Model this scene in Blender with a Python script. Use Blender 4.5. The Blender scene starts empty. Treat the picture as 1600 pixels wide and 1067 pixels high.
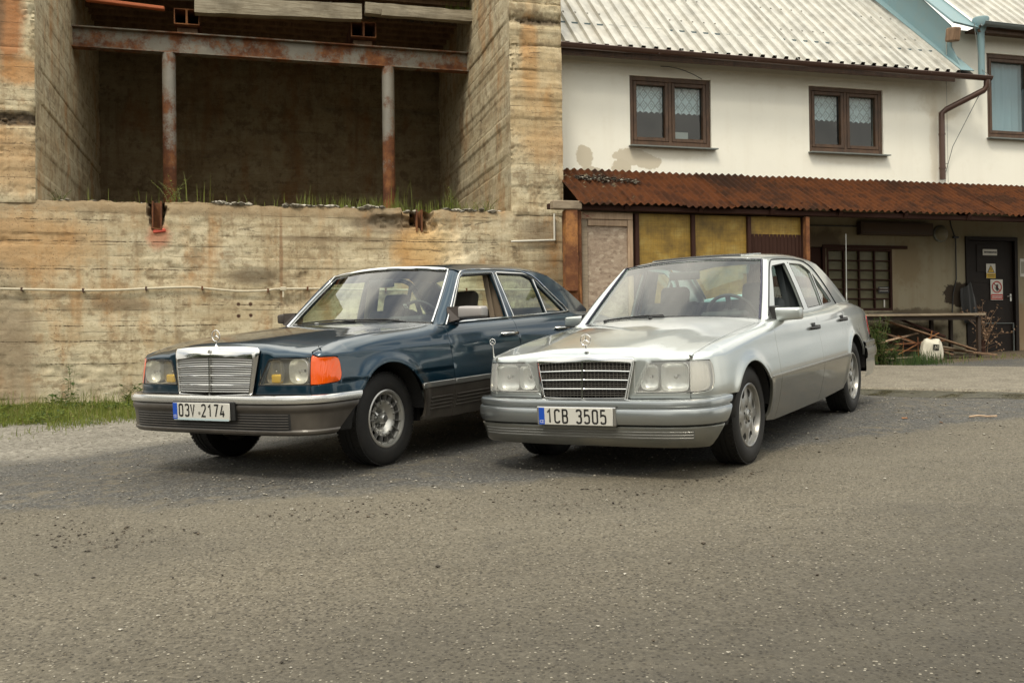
import bpy, bmesh, math, random
import numpy as np
from mathutils import Vector, Matrix, noise
from mathutils.geometry import delaunay_2d_cdt

random.seed(7)
rng = np.random.default_rng(7)
sc = bpy.context.scene
COL = sc.collection

# ---------------------------------------------------------------- camera
CAM_H = 1.10
cam_data = bpy.data.cameras.new('camera')
cam_data.sensor_width = 36.0
cam_data.lens = 1514.8 / 1600 * 36.0
cam_data.clip_start = 0.05
cam_data.clip_end = 2000
cam = bpy.data.objects.new('camera', cam_data)
COL.objects.link(cam)
RCW = [[0.99991552, -0.01299733, 0.00014297], [0.0, 0.01099933, 0.99993951], [-0.01299812, -0.99985503, 0.01099841]]
_x = Vector((RCW[0][0], RCW[1][0], RCW[2][0]))
_d = Vector((RCW[0][1], RCW[1][1], RCW[2][1]))
_f = Vector((RCW[0][2], RCW[1][2], RCW[2][2]))
_m = Matrix((_x, -_d, -_f)).transposed().to_4x4()
_m.translation = Vector((0, 0, CAM_H))
cam.matrix_world = _m
cam_data.dof.use_dof = False
sc.camera = cam
sc.render.engine = 'CYCLES'
sc.cycles.use_denoising = True
sc.cycles.max_bounces = 8
sc.cycles.transparent_max_bounces = 16
sc.cycles.caustics_reflective = False
sc.cycles.caustics_refractive = False

# ---------------------------------------------------------------- sky, sun, exposure
SUN_EL, SUN_AZ = math.radians(56), math.radians(200)      # azimuth measured clockwise from +Y; the sun stands behind the camera, a little left
world = bpy.data.worlds.new('World')
sc.world = world
world.use_nodes = True
wt = world.node_tree
wt.nodes.clear()
w_out = wt.nodes.new('ShaderNodeOutputWorld')
w_bg = wt.nodes.new('ShaderNodeBackground')
w_sky = wt.nodes.new('ShaderNodeTexSky')
w_sky.sky_type = 'NISHITA'
w_sky.sun_disc = False
w_sky.sun_elevation = SUN_EL
w_sky.sun_rotation = SUN_AZ
w_sky.dust_density = 2.0
w_tc = wt.nodes.new('ShaderNodeTexCoord')
w_mp = wt.nodes.new('ShaderNodeMapping')
w_mp.inputs['Scale'].default_value = (1.0, 1.0, 2.6)
w_n = wt.nodes.new('ShaderNodeTexNoise')
w_n.inputs['Scale'].default_value = 1.7
w_n.inputs['Detail'].default_value = 7
w_n.inputs['Roughness'].default_value = 0.55
w_n.inputs['Distortion'].default_value = 0.3
w_r = wt.nodes.new('ShaderNodeValToRGB')
w_r.color_ramp.elements[0].position = 0.30
w_r.color_ramp.elements[0].color = (0.0, 0.0, 0.0, 1)
w_r.color_ramp.elements[1].position = 0.50
w_r.color_ramp.elements[1].color = (1, 1, 1, 1)
w_cr = wt.nodes.new('ShaderNodeValToRGB')
w_cr.color_ramp.elements[0].position = 0.35
w_cr.color_ramp.elements[0].color = (7.4, 7.4, 7.0, 1)
w_cr.color_ramp.elements[1].position = 0.70
w_cr.color_ramp.elements[1].color = (15.9, 15.2, 13.3, 1)
w_mx = wt.nodes.new('ShaderNodeMix')
w_mx.data_type = 'RGBA'
L = wt.links.new
L(w_tc.outputs['Generated'], w_mp.inputs['Vector'])
L(w_mp.outputs['Vector'], w_n.inputs['Vector'])
L(w_n.outputs['Fac'], w_r.inputs['Fac'])
L(w_n.outputs['Fac'], w_cr.inputs['Fac'])
L(w_r.outputs['Color'], w_mx.inputs['Factor'])
L(w_sky.outputs['Color'], w_mx.inputs['A'])
L(w_cr.outputs['Color'], w_mx.inputs['B'])
w_sp = wt.nodes.new('ShaderNodeSeparateXYZ'); L(w_tc.outputs['Generated'], w_sp.inputs[0])
w_mr = wt.nodes.new('ShaderNodeMapRange'); w_mr.inputs[1].default_value = 0.0; w_mr.inputs[2].default_value = 1.0
w_mr.inputs[3].default_value = 0.46; w_mr.inputs[4].default_value = 1.50          # overcast skies are brighter overhead than at the horizon
L(w_sp.outputs[2], w_mr.inputs[0])
w_vm = wt.nodes.new('ShaderNodeVectorMath'); w_vm.operation = 'SCALE'
L(w_mx.outputs['Result'], w_vm.inputs[0]); L(w_mr.outputs[0], w_vm.inputs['Scale'])
L(w_vm.outputs[0], w_bg.inputs['Color'])
L(w_bg.outputs['Background'], w_out.inputs['Surface'])
w_bg.inputs['Strength'].default_value = 0.11
sun_d = bpy.data.lights.new('sun', 'SUN')
sun_d.energy = 1.5
sun_d.angle = math.radians(13)
sun_d.color = (1.0, 0.90, 0.74)
sun = bpy.data.objects.new('sun', sun_d)
COL.objects.link(sun)
_sd = Vector((math.sin(SUN_AZ) * math.cos(SUN_EL), math.cos(SUN_AZ) * math.cos(SUN_EL), math.sin(SUN_EL)))
sun.rotation_euler = _sd.to_track_quat('Z', 'Y').to_euler()
sun.location = _sd * 40
sc.view_settings.view_transform = 'Standard'
sc.view_settings.look = 'None'
sc.view_settings.gamma = 1.0
sc.view_settings.exposure = 0.50

# ---------------------------------------------------------------- material helpers
def mat(name, color=(0.5, 0.5, 0.5), rough=0.6, metal=0.0, coat=0.0, spec=0.5):
    m = bpy.data.materials.new(name)
    m.use_nodes = True
    b = m.node_tree.nodes['Principled BSDF']
    b.inputs['Base Color'].default_value = (*color, 1)
    b.inputs['Roughness'].default_value = rough
    b.inputs['Metallic'].default_value = metal
    b.inputs['Coat Weight'].default_value = coat
    b.inputs['Coat Roughness'].default_value = 0.04
    b.inputs['Specular IOR Level'].default_value = spec
    return m

class NG:
    """tiny node-graph helper around one material"""
    def __init__(s, m):
        s.m = m; s.t = m.node_tree; s.b = s.t.nodes.get('Principled BSDF')
        s.out = s.t.nodes['Material Output']
    def n(s, typ, **kw):
        nd = s.t.nodes.new(typ)
        for k, v in kw.items():
            if k in nd.inputs: 
                nd.inputs[k].default_value = v
            else:
                setattr(nd, k, v)
        return nd
    def l(s, a, b): s.t.links.new(a, b)
    def coord(s, kind='Object', scale=(1, 1, 1), rot=(0, 0, 0), loc=(0, 0, 0)):
        tc = s.n('ShaderNodeTexCoord'); mp = s.n('ShaderNodeMapping')
        mp.inputs['Scale'].default_value = scale; mp.inputs['Rotation'].default_value = rot; mp.inputs['Location'].default_value = loc
        s.l(tc.outputs[kind], mp.inputs['Vector']); return mp.outputs['Vector']
    def wcoord(s, scale=(1, 1, 1), loc=(0, 0, 0)):
        g = s.n('ShaderNodeNewGeometry'); mp = s.n('ShaderNodeMapping')
        mp.inputs['Scale'].default_value = scale; mp.inputs['Location'].default_value = loc
        s.l(g.outputs['Position'], mp.inputs['Vector']); return mp.outputs['Vector']
    def noise(s, vec, scale=5, detail=6, rough=0.55, dist=0.0, out='Fac'):
        nd = s.n('ShaderNodeTexNoise'); nd.inputs['Scale'].default_value = scale; nd.inputs['Detail'].default_value = detail
        nd.inputs['Roughness'].default_value = rough; nd.inputs['Distortion'].default_value = dist
        s.l(vec, nd.inputs['Vector']); return nd.outputs[out]
    def vor(s, vec, scale=5, feature='F1', out='Distance', rnd=1.0):
        nd = s.n('ShaderNodeTexVoronoi'); nd.feature = feature; nd.inputs['Scale'].default_value = scale
        nd.inputs['Randomness'].default_value = rnd
        s.l(vec, nd.inputs['Vector']); return nd.outputs[out]
    def ramp(s, fac, stops, interp='LINEAR'):
        nd = s.n('ShaderNodeValToRGB'); cr = nd.color_ramp; cr.interpolation = interp
        while len(cr.elements) < len(stops): cr.elements.new(0.5)
        for e, (p, c) in zip(cr.elements, stops):
            e.position = p
            e.color = (c, c, c, 1) if isinstance(c, (int, float)) else (*c, 1)
        s.l(fac, nd.inputs['Fac']); return nd.outputs['Color']
    def mix(s, fac, a, b, blend='MIX'):
        nd = s.n('ShaderNodeMix'); nd.data_type = 'RGBA'; nd.blend_type = blend
        for sock, v in (('Factor', fac), ('A', a), ('B', b)):
            if isinstance(v, (int, float)):
                nd.inputs[sock].default_value = v if sock == 'Factor' else (v, v, v, 1)
            elif isinstance(v, tuple): nd.inputs[sock].default_value = (*v, 1)
            else: s.l(v, nd.inputs[sock])
        return nd.outputs['Result']
    def math(s, op, a, b=0.0, clamp=False):
        nd = s.n('ShaderNodeMath'); nd.operation = op; nd.use_clamp = clamp
        for i, v in enumerate((a, b)):
            if isinstance(v, (int, float)): nd.inputs[i].default_value = v
            else: s.l(v, nd.inputs[i])
        return nd.outputs[0]
    def sep(s, vec):
        nd = s.n('ShaderNodeSeparateXYZ'); s.l(vec, nd.inputs[0]); return nd.outputs
    def bump(s, h, strength=0.3, dist=0.01, normal=None):
        nd = s.n('ShaderNodeBump'); nd.inputs['Strength'].default_value = strength; nd.inputs['Distance'].default_value = dist
        s.l(h, nd.inputs['Height'])
        if normal: s.l(normal, nd.inputs['Normal'])
        return nd.outputs['Normal']
    def base(s, c): s.l(c, s.b.inputs['Base Color'])
    def rough(s, c): s.l(c, s.b.inputs['Roughness'])
    def normal(s, c): s.l(c, s.b.inputs['Normal'])

# ---------------------------------------------------------------- object helpers
def new_obj(name, me, mat_=None, parent=None):
    o = bpy.data.objects.new(name, me)
    COL.objects.link(o)
    if mat_ is not None and me is not None and not me.materials: me.materials.append(mat_)
    if parent is not None: o.parent = parent
    return o

def tag(o, label=None, cat=None, group=None, kind=None):
    if label: o['label'] = label
    if cat: o['category'] = cat
    if group: o['group'] = group
    if kind: o['kind'] = kind
    return o

def empty(name, loc=(0, 0, 0), label=None, cat=None, group=None):
    o = bpy.data.objects.new(name, None)
    o.empty_display_size = 0.2
    COL.objects.link(o)
    o.location = loc
    return tag(o, label, cat, group)

def mesh_from(name, V, F, normals=None, smooth=True):
    me = bpy.data.meshes.new(name)
    me.from_pydata([tuple(map(float, v)) for v in V], [], [tuple(int(i) for i in f) for f in F])
    me.update()
    if smooth: me.polygons.foreach_set('use_smooth', [True] * len(me.polygons))
    if normals is not None:
        me.normals_split_custom_set_from_vertices([tuple(map(float, n)) for n in normals])
    return me

class MB:
    """collects shapes in one bmesh and links them as ONE mesh object"""
    def __init__(s): s.bm = bmesh.new()
    def _add(s, verts, faces):
        vs = [s.bm.verts.new(v) for v in verts]
        for f in faces:
            try: s.bm.faces.new([vs[i] for i in f])
            except ValueError: pass
        return vs
    def box(s, c, size, rot=None, bevel=0.0, seg=1):
        tmp = bmesh.new()
        bmesh.ops.create_cube(tmp, size=1.0)
        for v in tmp.verts: v.co = Vector((v.co.x * size[0], v.co.y * size[1], v.co.z * size[2]))
        if bevel > 0: bmesh.ops.bevel(tmp, geom=list(tmp.edges), offset=bevel, segments=seg, affect='EDGES', profile=0.5)
        M = Matrix.Translation(Vector(c))
        if rot is not None: M = M @ (rot.to_4x4() if isinstance(rot, Matrix) else Matrix(rot))
        s._merge(tmp, M); return s
    def _merge(s, tmp, M=None):
        tmp.verts.ensure_lookup_table()
        mp = {}
        for v in tmp.verts: mp[v.index] = s.bm.verts.new(M @ v.co if M else v.co)
        tmp.verts.index_update()
        for f in tmp.faces:
            try: s.bm.faces.new([mp[v.index] for v in f.verts])
            except ValueError: pass
        tmp.free()
    def hexa(s, P):
        """8 corners: bottom ring 0-3, top ring 4-7"""
        s._add(P, [(3, 2, 1, 0), (4, 5, 6, 7), (0, 1, 5, 4), (1, 2, 6, 5), (2, 3, 7, 6), (3, 0, 4, 7)]); return s
    def beam(s, a, b, w, h, up=(0, 0, 1), bevel=0.0):
        a, b = Vector(a), Vector(b); d = b - a; ln = d.length; x = d.normalized()
        z = Vector(up); y = z.cross(x)
        if y.length < 1e-5: y = Vector((0, 1, 0)).cross(x)
        y.normalize(); z = x.cross(y)
        s.box((a + b) / 2, (ln, w, h), Matrix((x, y, z)).transposed(), bevel); return s
    def tube(s, pts, r, n=8, caps=True, radii=None):
        pts = [Vector(p) for p in pts]; rings = []
        up = Vector((0.13, 0.29, 0.95)).normalized(); prev = None
        for i, p in enumerate(pts):
            t = (pts[min(i + 1, len(pts) - 1)] - pts[max(i - 1, 0)]).normalized()
            if prev is None:
                x = t.cross(up)
                if x.length < 1e-4: x = t.cross(Vector((1, 0, 0)))
                x.normalize()
            else:
                x = prev - t * prev.dot(t); x.normalize()
            prev = x; y = t.cross(x); rr = radii[i] if radii else r
            rings.append([s.bm.verts.new(p + (x * math.cos(2 * math.pi * k / n) + y * math.sin(2 * math.pi * k / n)) * rr) for k in range(n)])
        for a, b in zip(rings, rings[1:]):
            for k in range(n): s.bm.faces.new((a[k], a[(k + 1) % n], b[(k + 1) % n], b[k]))
        if caps and n > 2:
            s.bm.faces.new(rings[0][::-1]); s.bm.faces.new(rings[-1])
        return s
    def lathe(s, prof, n=32, M=None, close=False):
        """prof: (r, h) pairs, axis local Z"""
        rings = []
        for r, h in prof:
            ring = []
            for k in range(n):
                a = 2 * math.pi * k / n; v = Vector((r * math.cos(a), r * math.sin(a), h))
                ring.append(s.bm.verts.new(M @ v if M else v))
            rings.append(ring)
        prs = list(zip(rings, rings[1:]))
        if close: prs.append((rings[-1], rings[0]))
        for a, b in prs:
            for k in range(n): s.bm.faces.new((a[k], a[(k + 1) % n], b[(k + 1) % n], b[k]))
        return s
    def prism(s, poly, h0, h1, M=None):
        """closed 2D polygon (local xy) pulled from z=h0 to h1"""
        a = [s.bm.verts.new((M @ Vector((x, y, h0))) if M else (x, y, h0)) for x, y in poly]
        b = [s.bm.verts.new((M @ Vector((x, y, h1))) if M else (x, y, h1)) for x, y in poly]
        n = len(poly)
        s.bm.faces.new(a[::-1]); s.bm.faces.new(b)
        for k in range(n): s.bm.faces.new((a[k], a[(k + 1) % n], b[(k + 1) % n], b[k]))
        return s
    def grid(s, P):
        """P[i][j] points"""
        vs = [[s.bm.verts.new(p) for p in row] for row in P]
        for i in range(len(vs) - 1):
            for j in range(len(vs[0]) - 1):
                s.bm.faces.new((vs[i][j], vs[i + 1][j], vs[i + 1][j + 1], vs[i][j + 1]))
        return s
    def sphere(s, c, r, u=12, v=8, scale=(1, 1, 1)):
        tmp = bmesh.new(); bmesh.ops.create_uvsphere(tmp, u_segments=u, v_segments=v, radius=r)
        s._merge(tmp, Matrix.Translation(Vector(c)) @ Matrix.Diagonal((*scale, 1))); return s
    def build(s, name, mat_=None, parent=None, smooth=None, recalc=True, mirror=False, dup=False):
        """smooth: None flat, or the angle in degrees below which edges are smooth"""
        if recalc: bmesh.ops.recalc_face_normals(s.bm, faces=list(s.bm.faces))
        me = bpy.data.meshes.new(name)
        s.bm.to_mesh(me); s.bm.free()
        if smooth is not None:
            me.polygons.foreach_set('use_smooth', [True] * len(me.polygons))
            me.set_sharp_from_angle(angle=math.radians(smooth))
        o = new_obj(name, me, mat_, parent)
        if dup: mirror_copy(o, parent)
        return o

def mirror_copy(o, parent=None, name=None):
    """the same part on the other side of a car (y -> -y)"""
    me = o.data.copy()
    nv = len(me.vertices)
    co = np.empty(nv * 3, dtype=np.float32); me.vertices.foreach_get('co', co)
    co = co.reshape(-1, 3)
    has = me.has_custom_normals
    if has:
        ln = np.zeros(len(me.loops) * 3, dtype=np.float32)
        me.corner_normals.foreach_get('vector', ln); ln = ln.reshape(-1, 3)
        vn = np.zeros((nv, 3)); li = np.empty(len(me.loops), dtype=np.int32); me.loops.foreach_get('vertex_index', li)
        vn[li] = ln; vn[:, 1] *= -1
    co[:, 1] *= -1
    me.vertices.foreach_set('co', co.ravel())
    me.flip_normals()
    if has: me.normals_split_custom_set_from_vertices([tuple(map(float, n)) for n in vn])
    me.update()
    c = new_obj(name or o.name.split('.')[0], me, None, parent or o.parent)
    return c

# ---- 2D outline tools and the surface panel maker
def rpoly(pts, seg=4):
    """polygon with corners (u, v[, r]) rounded by r"""
    out = []; n = len(pts)
    for i, p in enumerate(pts):
        r = p[2] if len(p) > 2 else 0
        c = np.array(p[:2], float)
        if r <= 0: out.append(c); continue
        a = np.array(pts[i - 1][:2], float) - c; b = np.array(pts[(i + 1) % n][:2], float) - c
        la, lb = np.linalg.norm(a), np.linalg.norm(b)
        da, db = min(r, la * .49), min(r, lb * .49)
        A, B = c + a / la * da, c + b / lb * db
        for k in range(seg + 1):
            t = k / seg; out.append((1 - t) ** 2 * A + 2 * t * (1 - t) * c + t * t * B)
    return np.array(out)

def resample(poly, step):
    poly = np.asarray(poly, float); out = []
    for i in range(len(poly)):
        a, b = poly[i], poly[(i + 1) % len(poly)]
        d = np.linalg.norm(b - a)
        if d < 1e-6: continue
        k = max(1, int(math.ceil(d / step)))
        for j in range(k): out.append(a + (b - a) * j / k)
    return np.array(out)

def inside(P, loops):
    r = np.zeros(len(P), bool)
    for L_ in loops:
        x0, y0 = L_[:, 0], L_[:, 1]; x1, y1 = np.roll(x0, -1), np.roll(y0, -1)
        for a, b, c, d in zip(x0, y0, x1, y1):
            if b == d: continue
            m = ((b > P[:, 1]) != (d > P[:, 1]))
            xi = a + (P[:, 1] - b) / (d - b) * (c - a)
            r ^= m & (P[:, 0] < xi)
    return r

def seg_dist(P, loops):
    D = np.full(len(P), 1e9)
    for L_ in loops:
        A = L_; B = np.roll(L_, -1, 0)
        for a, b in zip(A, B):
            ab = b - a; t = np.clip(((P - a) @ ab) / max(ab @ ab, 1e-12), 0, 1)
            D = np.minimum(D, np.linalg.norm(P - a - t[:, None] * ab, axis=1))
    return D

def panel(name, loops, F, mat_, parent, step=.035, fold=.014, edge=.002, ref=(-1.4, 0, .45), dup=False, off=0.0, gstep=None):
    """sheet-metal style panel: outlines in (u, v), shape F(u, v) -> points; crisp turned-in edges, exact normals"""
    loops = [resample(l, step) for l in loops]
    allp = np.concatenate(loops); g = gstep or step
    mn, mx = allp.min(0), allp.max(0)
    gx = np.arange(mn[0] + g / 2, mx[0], g); gy = np.arange(mn[1] + g / 2, mx[1], g)
    if len(gx) and len(gy):
        G = np.array([(x, y) for x in gx for y in gy])
        G = G[inside(G, loops)]
        if len(G): G = G[seg_dist(G, loops) > g * .45]
    else: G = np.zeros((0, 2))
    P2 = np.concatenate([allp, G]) if len(G) else allp
    edges = []; o0 = 0
    for l in loops:
        n = len(l); edges += [(o0 + i, o0 + (i + 1) % n) for i in range(n)]; o0 += n
    r = delaunay_2d_cdt([Vector(p) for p in P2], edges, [], 0, 1e-7)
    V2 = np.array([tuple(v) for v in r[0]]); tris = np.array([f for f in r[2]])
    orig = r[3]
    cen = V2[tris].mean(1)
    tris = tris[inside(cen, loops)]
    e = 1e-3
    def ev(Q):
        return F(Q[:, 0], Q[:, 1])
    def nrm(Q):
        du = F(Q[:, 0] + e, Q[:, 1]) - F(Q[:, 0] - e, Q[:, 1]); dv = F(Q[:, 0], Q[:, 1] + e) - F(Q[:, 0], Q[:, 1] - e)
        n = np.cross(du, dv); n /= np.maximum(np.linalg.norm(n, axis=1), 1e-12)[:, None]; return n, du / (2 * e), dv / (2 * e)
    V3 = ev(V2); N, DU, DV = nrm(V2)
    sg = 1.0 if ((V3 - np.array(ref)) * N).sum(1).mean() > 0 else -1.0
    N = N * sg; V3 = V3 + N * off
    a, b, c = V3[tris[:, 0]], V3[tris[:, 1]], V3[tris[:, 2]]
    fl = (np.cross(b - a, c - a) * (N[tris].sum(1))).sum(1) < 0
    tris[fl] = tris[fl][:, ::-1]
    faces = [tuple(t) for t in tris]
    VV = [V3]; NN = [N]; base = len(V3)
    if fold > 0:
        look = {}
        for i, src in enumerate(orig):
            for s_ in src: look[s_] = i
        o0 = 0
        for l in loops:
            n = len(l); idx = [look.get(o0 + i, None) for i in range(n)]; o0 += n
            if any(i is None for i in idx): continue
            t = np.roll(l, -1, 0) - np.roll(l, 1, 0); t /= np.maximum(np.linalg.norm(t, axis=1), 1e-9)[:, None]
            o2 = np.stack([t[:, 1], -t[:, 0]], 1)
            test = l + o2 * 1e-3
            if inside(test, loops).mean() > .5: o2 = -o2
            o3 = DU[idx] * o2[:, :1] + DV[idx] * o2[:, 1:]; o3 /= np.maximum(np.linalg.norm(o3, axis=1), 1e-9)[:, None]
            p0 = V3[idx]; n0 = N[idx]
            r1 = p0 + o3 * edge - n0 * edge; r2 = r1 - n0 * (fold - edge)
            VV += [r1, r2]; NN += [o3, o3]
            b1 = base; b2 = base + n; base += 2 * n
            for i in range(n):
                j = (i + 1) % n
                for q in ((idx[i], idx[j], b1 + j, b1 + i), (b1 + i, b1 + j, b2 + j, b2 + i)):
                    faces.append(q)
        Vc = np.concatenate(VV); Nc = np.concatenate(NN)
        out = []
        for f in faces:
            if len(f) == 4:
                A, B, C_ = Vc[f[0]], Vc[f[1]], Vc[f[2]]
                if (np.cross(B - A, C_ - A) @ (Nc[f[2]] + Nc[f[3]])) < 0: f = f[::-1]
            out.append(f)
        faces = out
    Vc = np.concatenate(VV); Nc = np.concatenate(NN)
    me = mesh_from(name, Vc, faces, Nc)
    ob = new_obj(name, me, mat_, parent)
    if dup: return ob, mirror_copy(ob, parent)
    return ob

def pchip(xs, ys):
    """monotone cubic interpolator (vectorised)"""
    xs = np.array(xs, float); ys = np.array(ys, float)
    if xs[0] > xs[-1]: xs, ys = xs[::-1], ys[::-1]
    h = np.diff(xs); d = np.diff(ys) / h; m = np.zeros(len(xs))
    m[0], m[-1] = d[0], d[-1]
    for i in range(1, len(xs) - 1):
        if d[i - 1] * d[i] > 0:
            w1, w2 = 2 * h[i] + h[i - 1], h[i] + 2 * h[i - 1]
            m[i] = (w1 + w2) / (w1 / d[i - 1] + w2 / d[i])
    def f(x):
        x = np.asarray(x, float); i = np.clip(np.searchsorted(xs, x) - 1, 0, len(h) - 1)
        t = (x - xs[i]) / h[i]; tt = np.clip(t, 0, 1)
        y = (2 * tt**3 - 3 * tt**2 + 1) * ys[i] + (tt**3 - 2 * tt**2 + tt) * h[i] * m[i] + (-2 * tt**3 + 3 * tt**2) * ys[i + 1] + (tt**3 - tt**2) * h[i] * m[i + 1]
        return y + (t - tt) * h[i] * np.where(t > 1, m[-1], m[0])
    return f

# ---------------------------------------------------------------- ground height (metres above the point below the camera)
_GC = [(1.50857, 6.36529, -0.00576), (0.24387, 7.17178, -0.03017), (3.01004, 8.72191, 0.01781), (1.74534, 9.52841, -0.0066),
       (-0.8965, 6.64349, 0.01891), (-2.18969, 7.40352, 0.00755), (0.58874, 9.17053, 0.00481), (-0.70445, 9.93056, -0.00655)]
_gp = np.array(_GC); _K = np.exp(-((_gp[:, None, :2] - _gp[None, :, :2]) ** 2).sum(2) / (2 * 1.1 ** 2))
_gw = np.linalg.solve(_K + np.eye(8) * 1e-6, _gp[:, 2])
def ground_z(x, y):
    x = np.asarray(x, float); y = np.asarray(y, float)
    z = 0.02143 * x + 0.05213 * y - 0.0027
    for (cx, cy, _), w in zip(_GC, _gw): z = z + w * np.exp(-((x - cx) ** 2 + (y - cy) ** 2) / (2 * 1.1 ** 2))
    return z
def gz(x, y): return float(ground_z(x, y))
# ================================================================ CARS (local axes: x forward, 0 at the front axle; y to the car's left; z up)
def paint_mat(name, col, metal, rough, dust=(0.30, 0.27, 0.22), dustamt=0.25):
    m = mat(name, col, rough, metal, 1.0)
    g = NG(m)
    c = g.coord('Object')
    n = g.noise(c, 3.0, 5, .6); fl = g.noise(c, 900, 2, .5)
    z = g.sep(c)[2]
    low = g.ramp(z, [(0.25, 1.0), (0.62, 0.12)])
    k = g.math('MULTIPLY', g.ramp(n, [(0.42, 0.0), (0.75, 1.0)]), low)
    k = g.math('MULTIPLY', k, dustamt)
    base = g.mix(g.ramp(fl, [(0.35, 0.0), (0.65, 0.35)]), col, tuple(min(1, x * 1.35) for x in col))
    g.base(g.mix(k, base, dust))
    g.rough(g.ramp(n, [(0.3, rough), (0.8, rough + .08)]))
    cr = g.ramp(g.math('ADD', g.math('MULTIPLY', n, 0.4), k), [(0.1, 0.02), (0.7, 0.16)])
    g.l(cr, g.b.inputs['Coat Roughness'])
    # very slight orange peel
    g.l(g.bump(g.noise(c, 160, 1, .4), 0.02, 0.002), g.b.inputs['Coat Normal'])
    return m

M_SILVER = paint_mat('silver_paint', (0.52, 0.555, 0.54), 0.85, 0.27)
M_SILVER_CLAD = paint_mat('silver_cladding_paint', (0.13, 0.135, 0.12), 0.7, 0.30, dustamt=.5)
M_BLUE = paint_mat('teal_blue_paint', (0.0018, 0.025, 0.046), 0.6, 0.28, dustamt=.08)
M_GREYCLAD = paint_mat('warm_grey_cladding', (0.040, 0.034, 0.028), 0.1, 0.40, dustamt=.3)
M_GREYCLAD.node_tree.nodes['Principled BSDF'].inputs['Coat Weight'].default_value = 0.15
M_CHROME = mat('chrome', (0.78, 0.78, 0.76), 0.10, 1.0)
M_SATIN = mat('satin_metal_trim', (0.44, 0.44, 0.42), 0.28, 0.85)
M_ALU = mat('alloy_wheel_silver', (0.34, 0.335, 0.315), 0.32, 0.7, 0.4)
M_ALU_D = mat('cast_alloy_wheel', (0.55, 0.54, 0.50), 0.30, 0.75)
M_BLACK = mat('black_rubber_trim', (0.012, 0.012, 0.012), 0.55)
M_DARK = mat('dark_underbody', (0.010, 0.0095, 0.009), 0.85)
M_INT_GREY = mat('dark_grey_upholstery', (0.034, 0.042, 0.046), 0.8)
M_INT_BEIGE = mat('brown_upholstery', (0.06, 0.050, 0.040), 0.8)
M_BEIGE = mat('beige_interior_trim', (0.22, 0.17, 0.12), 0.6)
M_DASH = mat('dashboard_plastic', (0.022, 0.022, 0.022), 0.55)
M_PLATE = mat('licence_plate_white', (0.55, 0.545, 0.50), 0.35)
M_PLATEBLUE = mat('licence_plate_blue', (0.01, 0.07, 0.42), 0.35)
M_PLATETXT = mat('licence_plate_black', (0.01, 0.01, 0.01), 0.4)
M_PLATEWHITE = mat('licence_plate_small_print', (0.75, 0.75, 0.75), 0.4)
M_LIGHTBLUE = mat('pale_blue_cloth', (0.35, 0.55, 0.58), 0.8)
M_ORANGE_CORE = mat('orange_reflector_back', (0.85, 0.12, 0.008), 0.35)
M_MIRRORGLASS = mat('mirror_glass', (0.8, 0.8, 0.8), 0.02, 1.0)

def tyre_mat():
    m = mat('tyre_rubber', (0.014, 0.013, 0.012), 0.75)
    g = NG(m); c = g.coord('Object')
    n = g.noise(c, 9, 6, .65)
    g.base(g.mix(g.ramp(n, [(0.45, 0.0), (0.8, 0.55)]), (0.008, 0.0076, 0.0072), (0.030, 0.026, 0.020)))
    g.normal(g.bump(g.noise(c, 140, 3, .6), 0.25, 0.003))
    return m
M_TYRE = tyre_mat()

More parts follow.
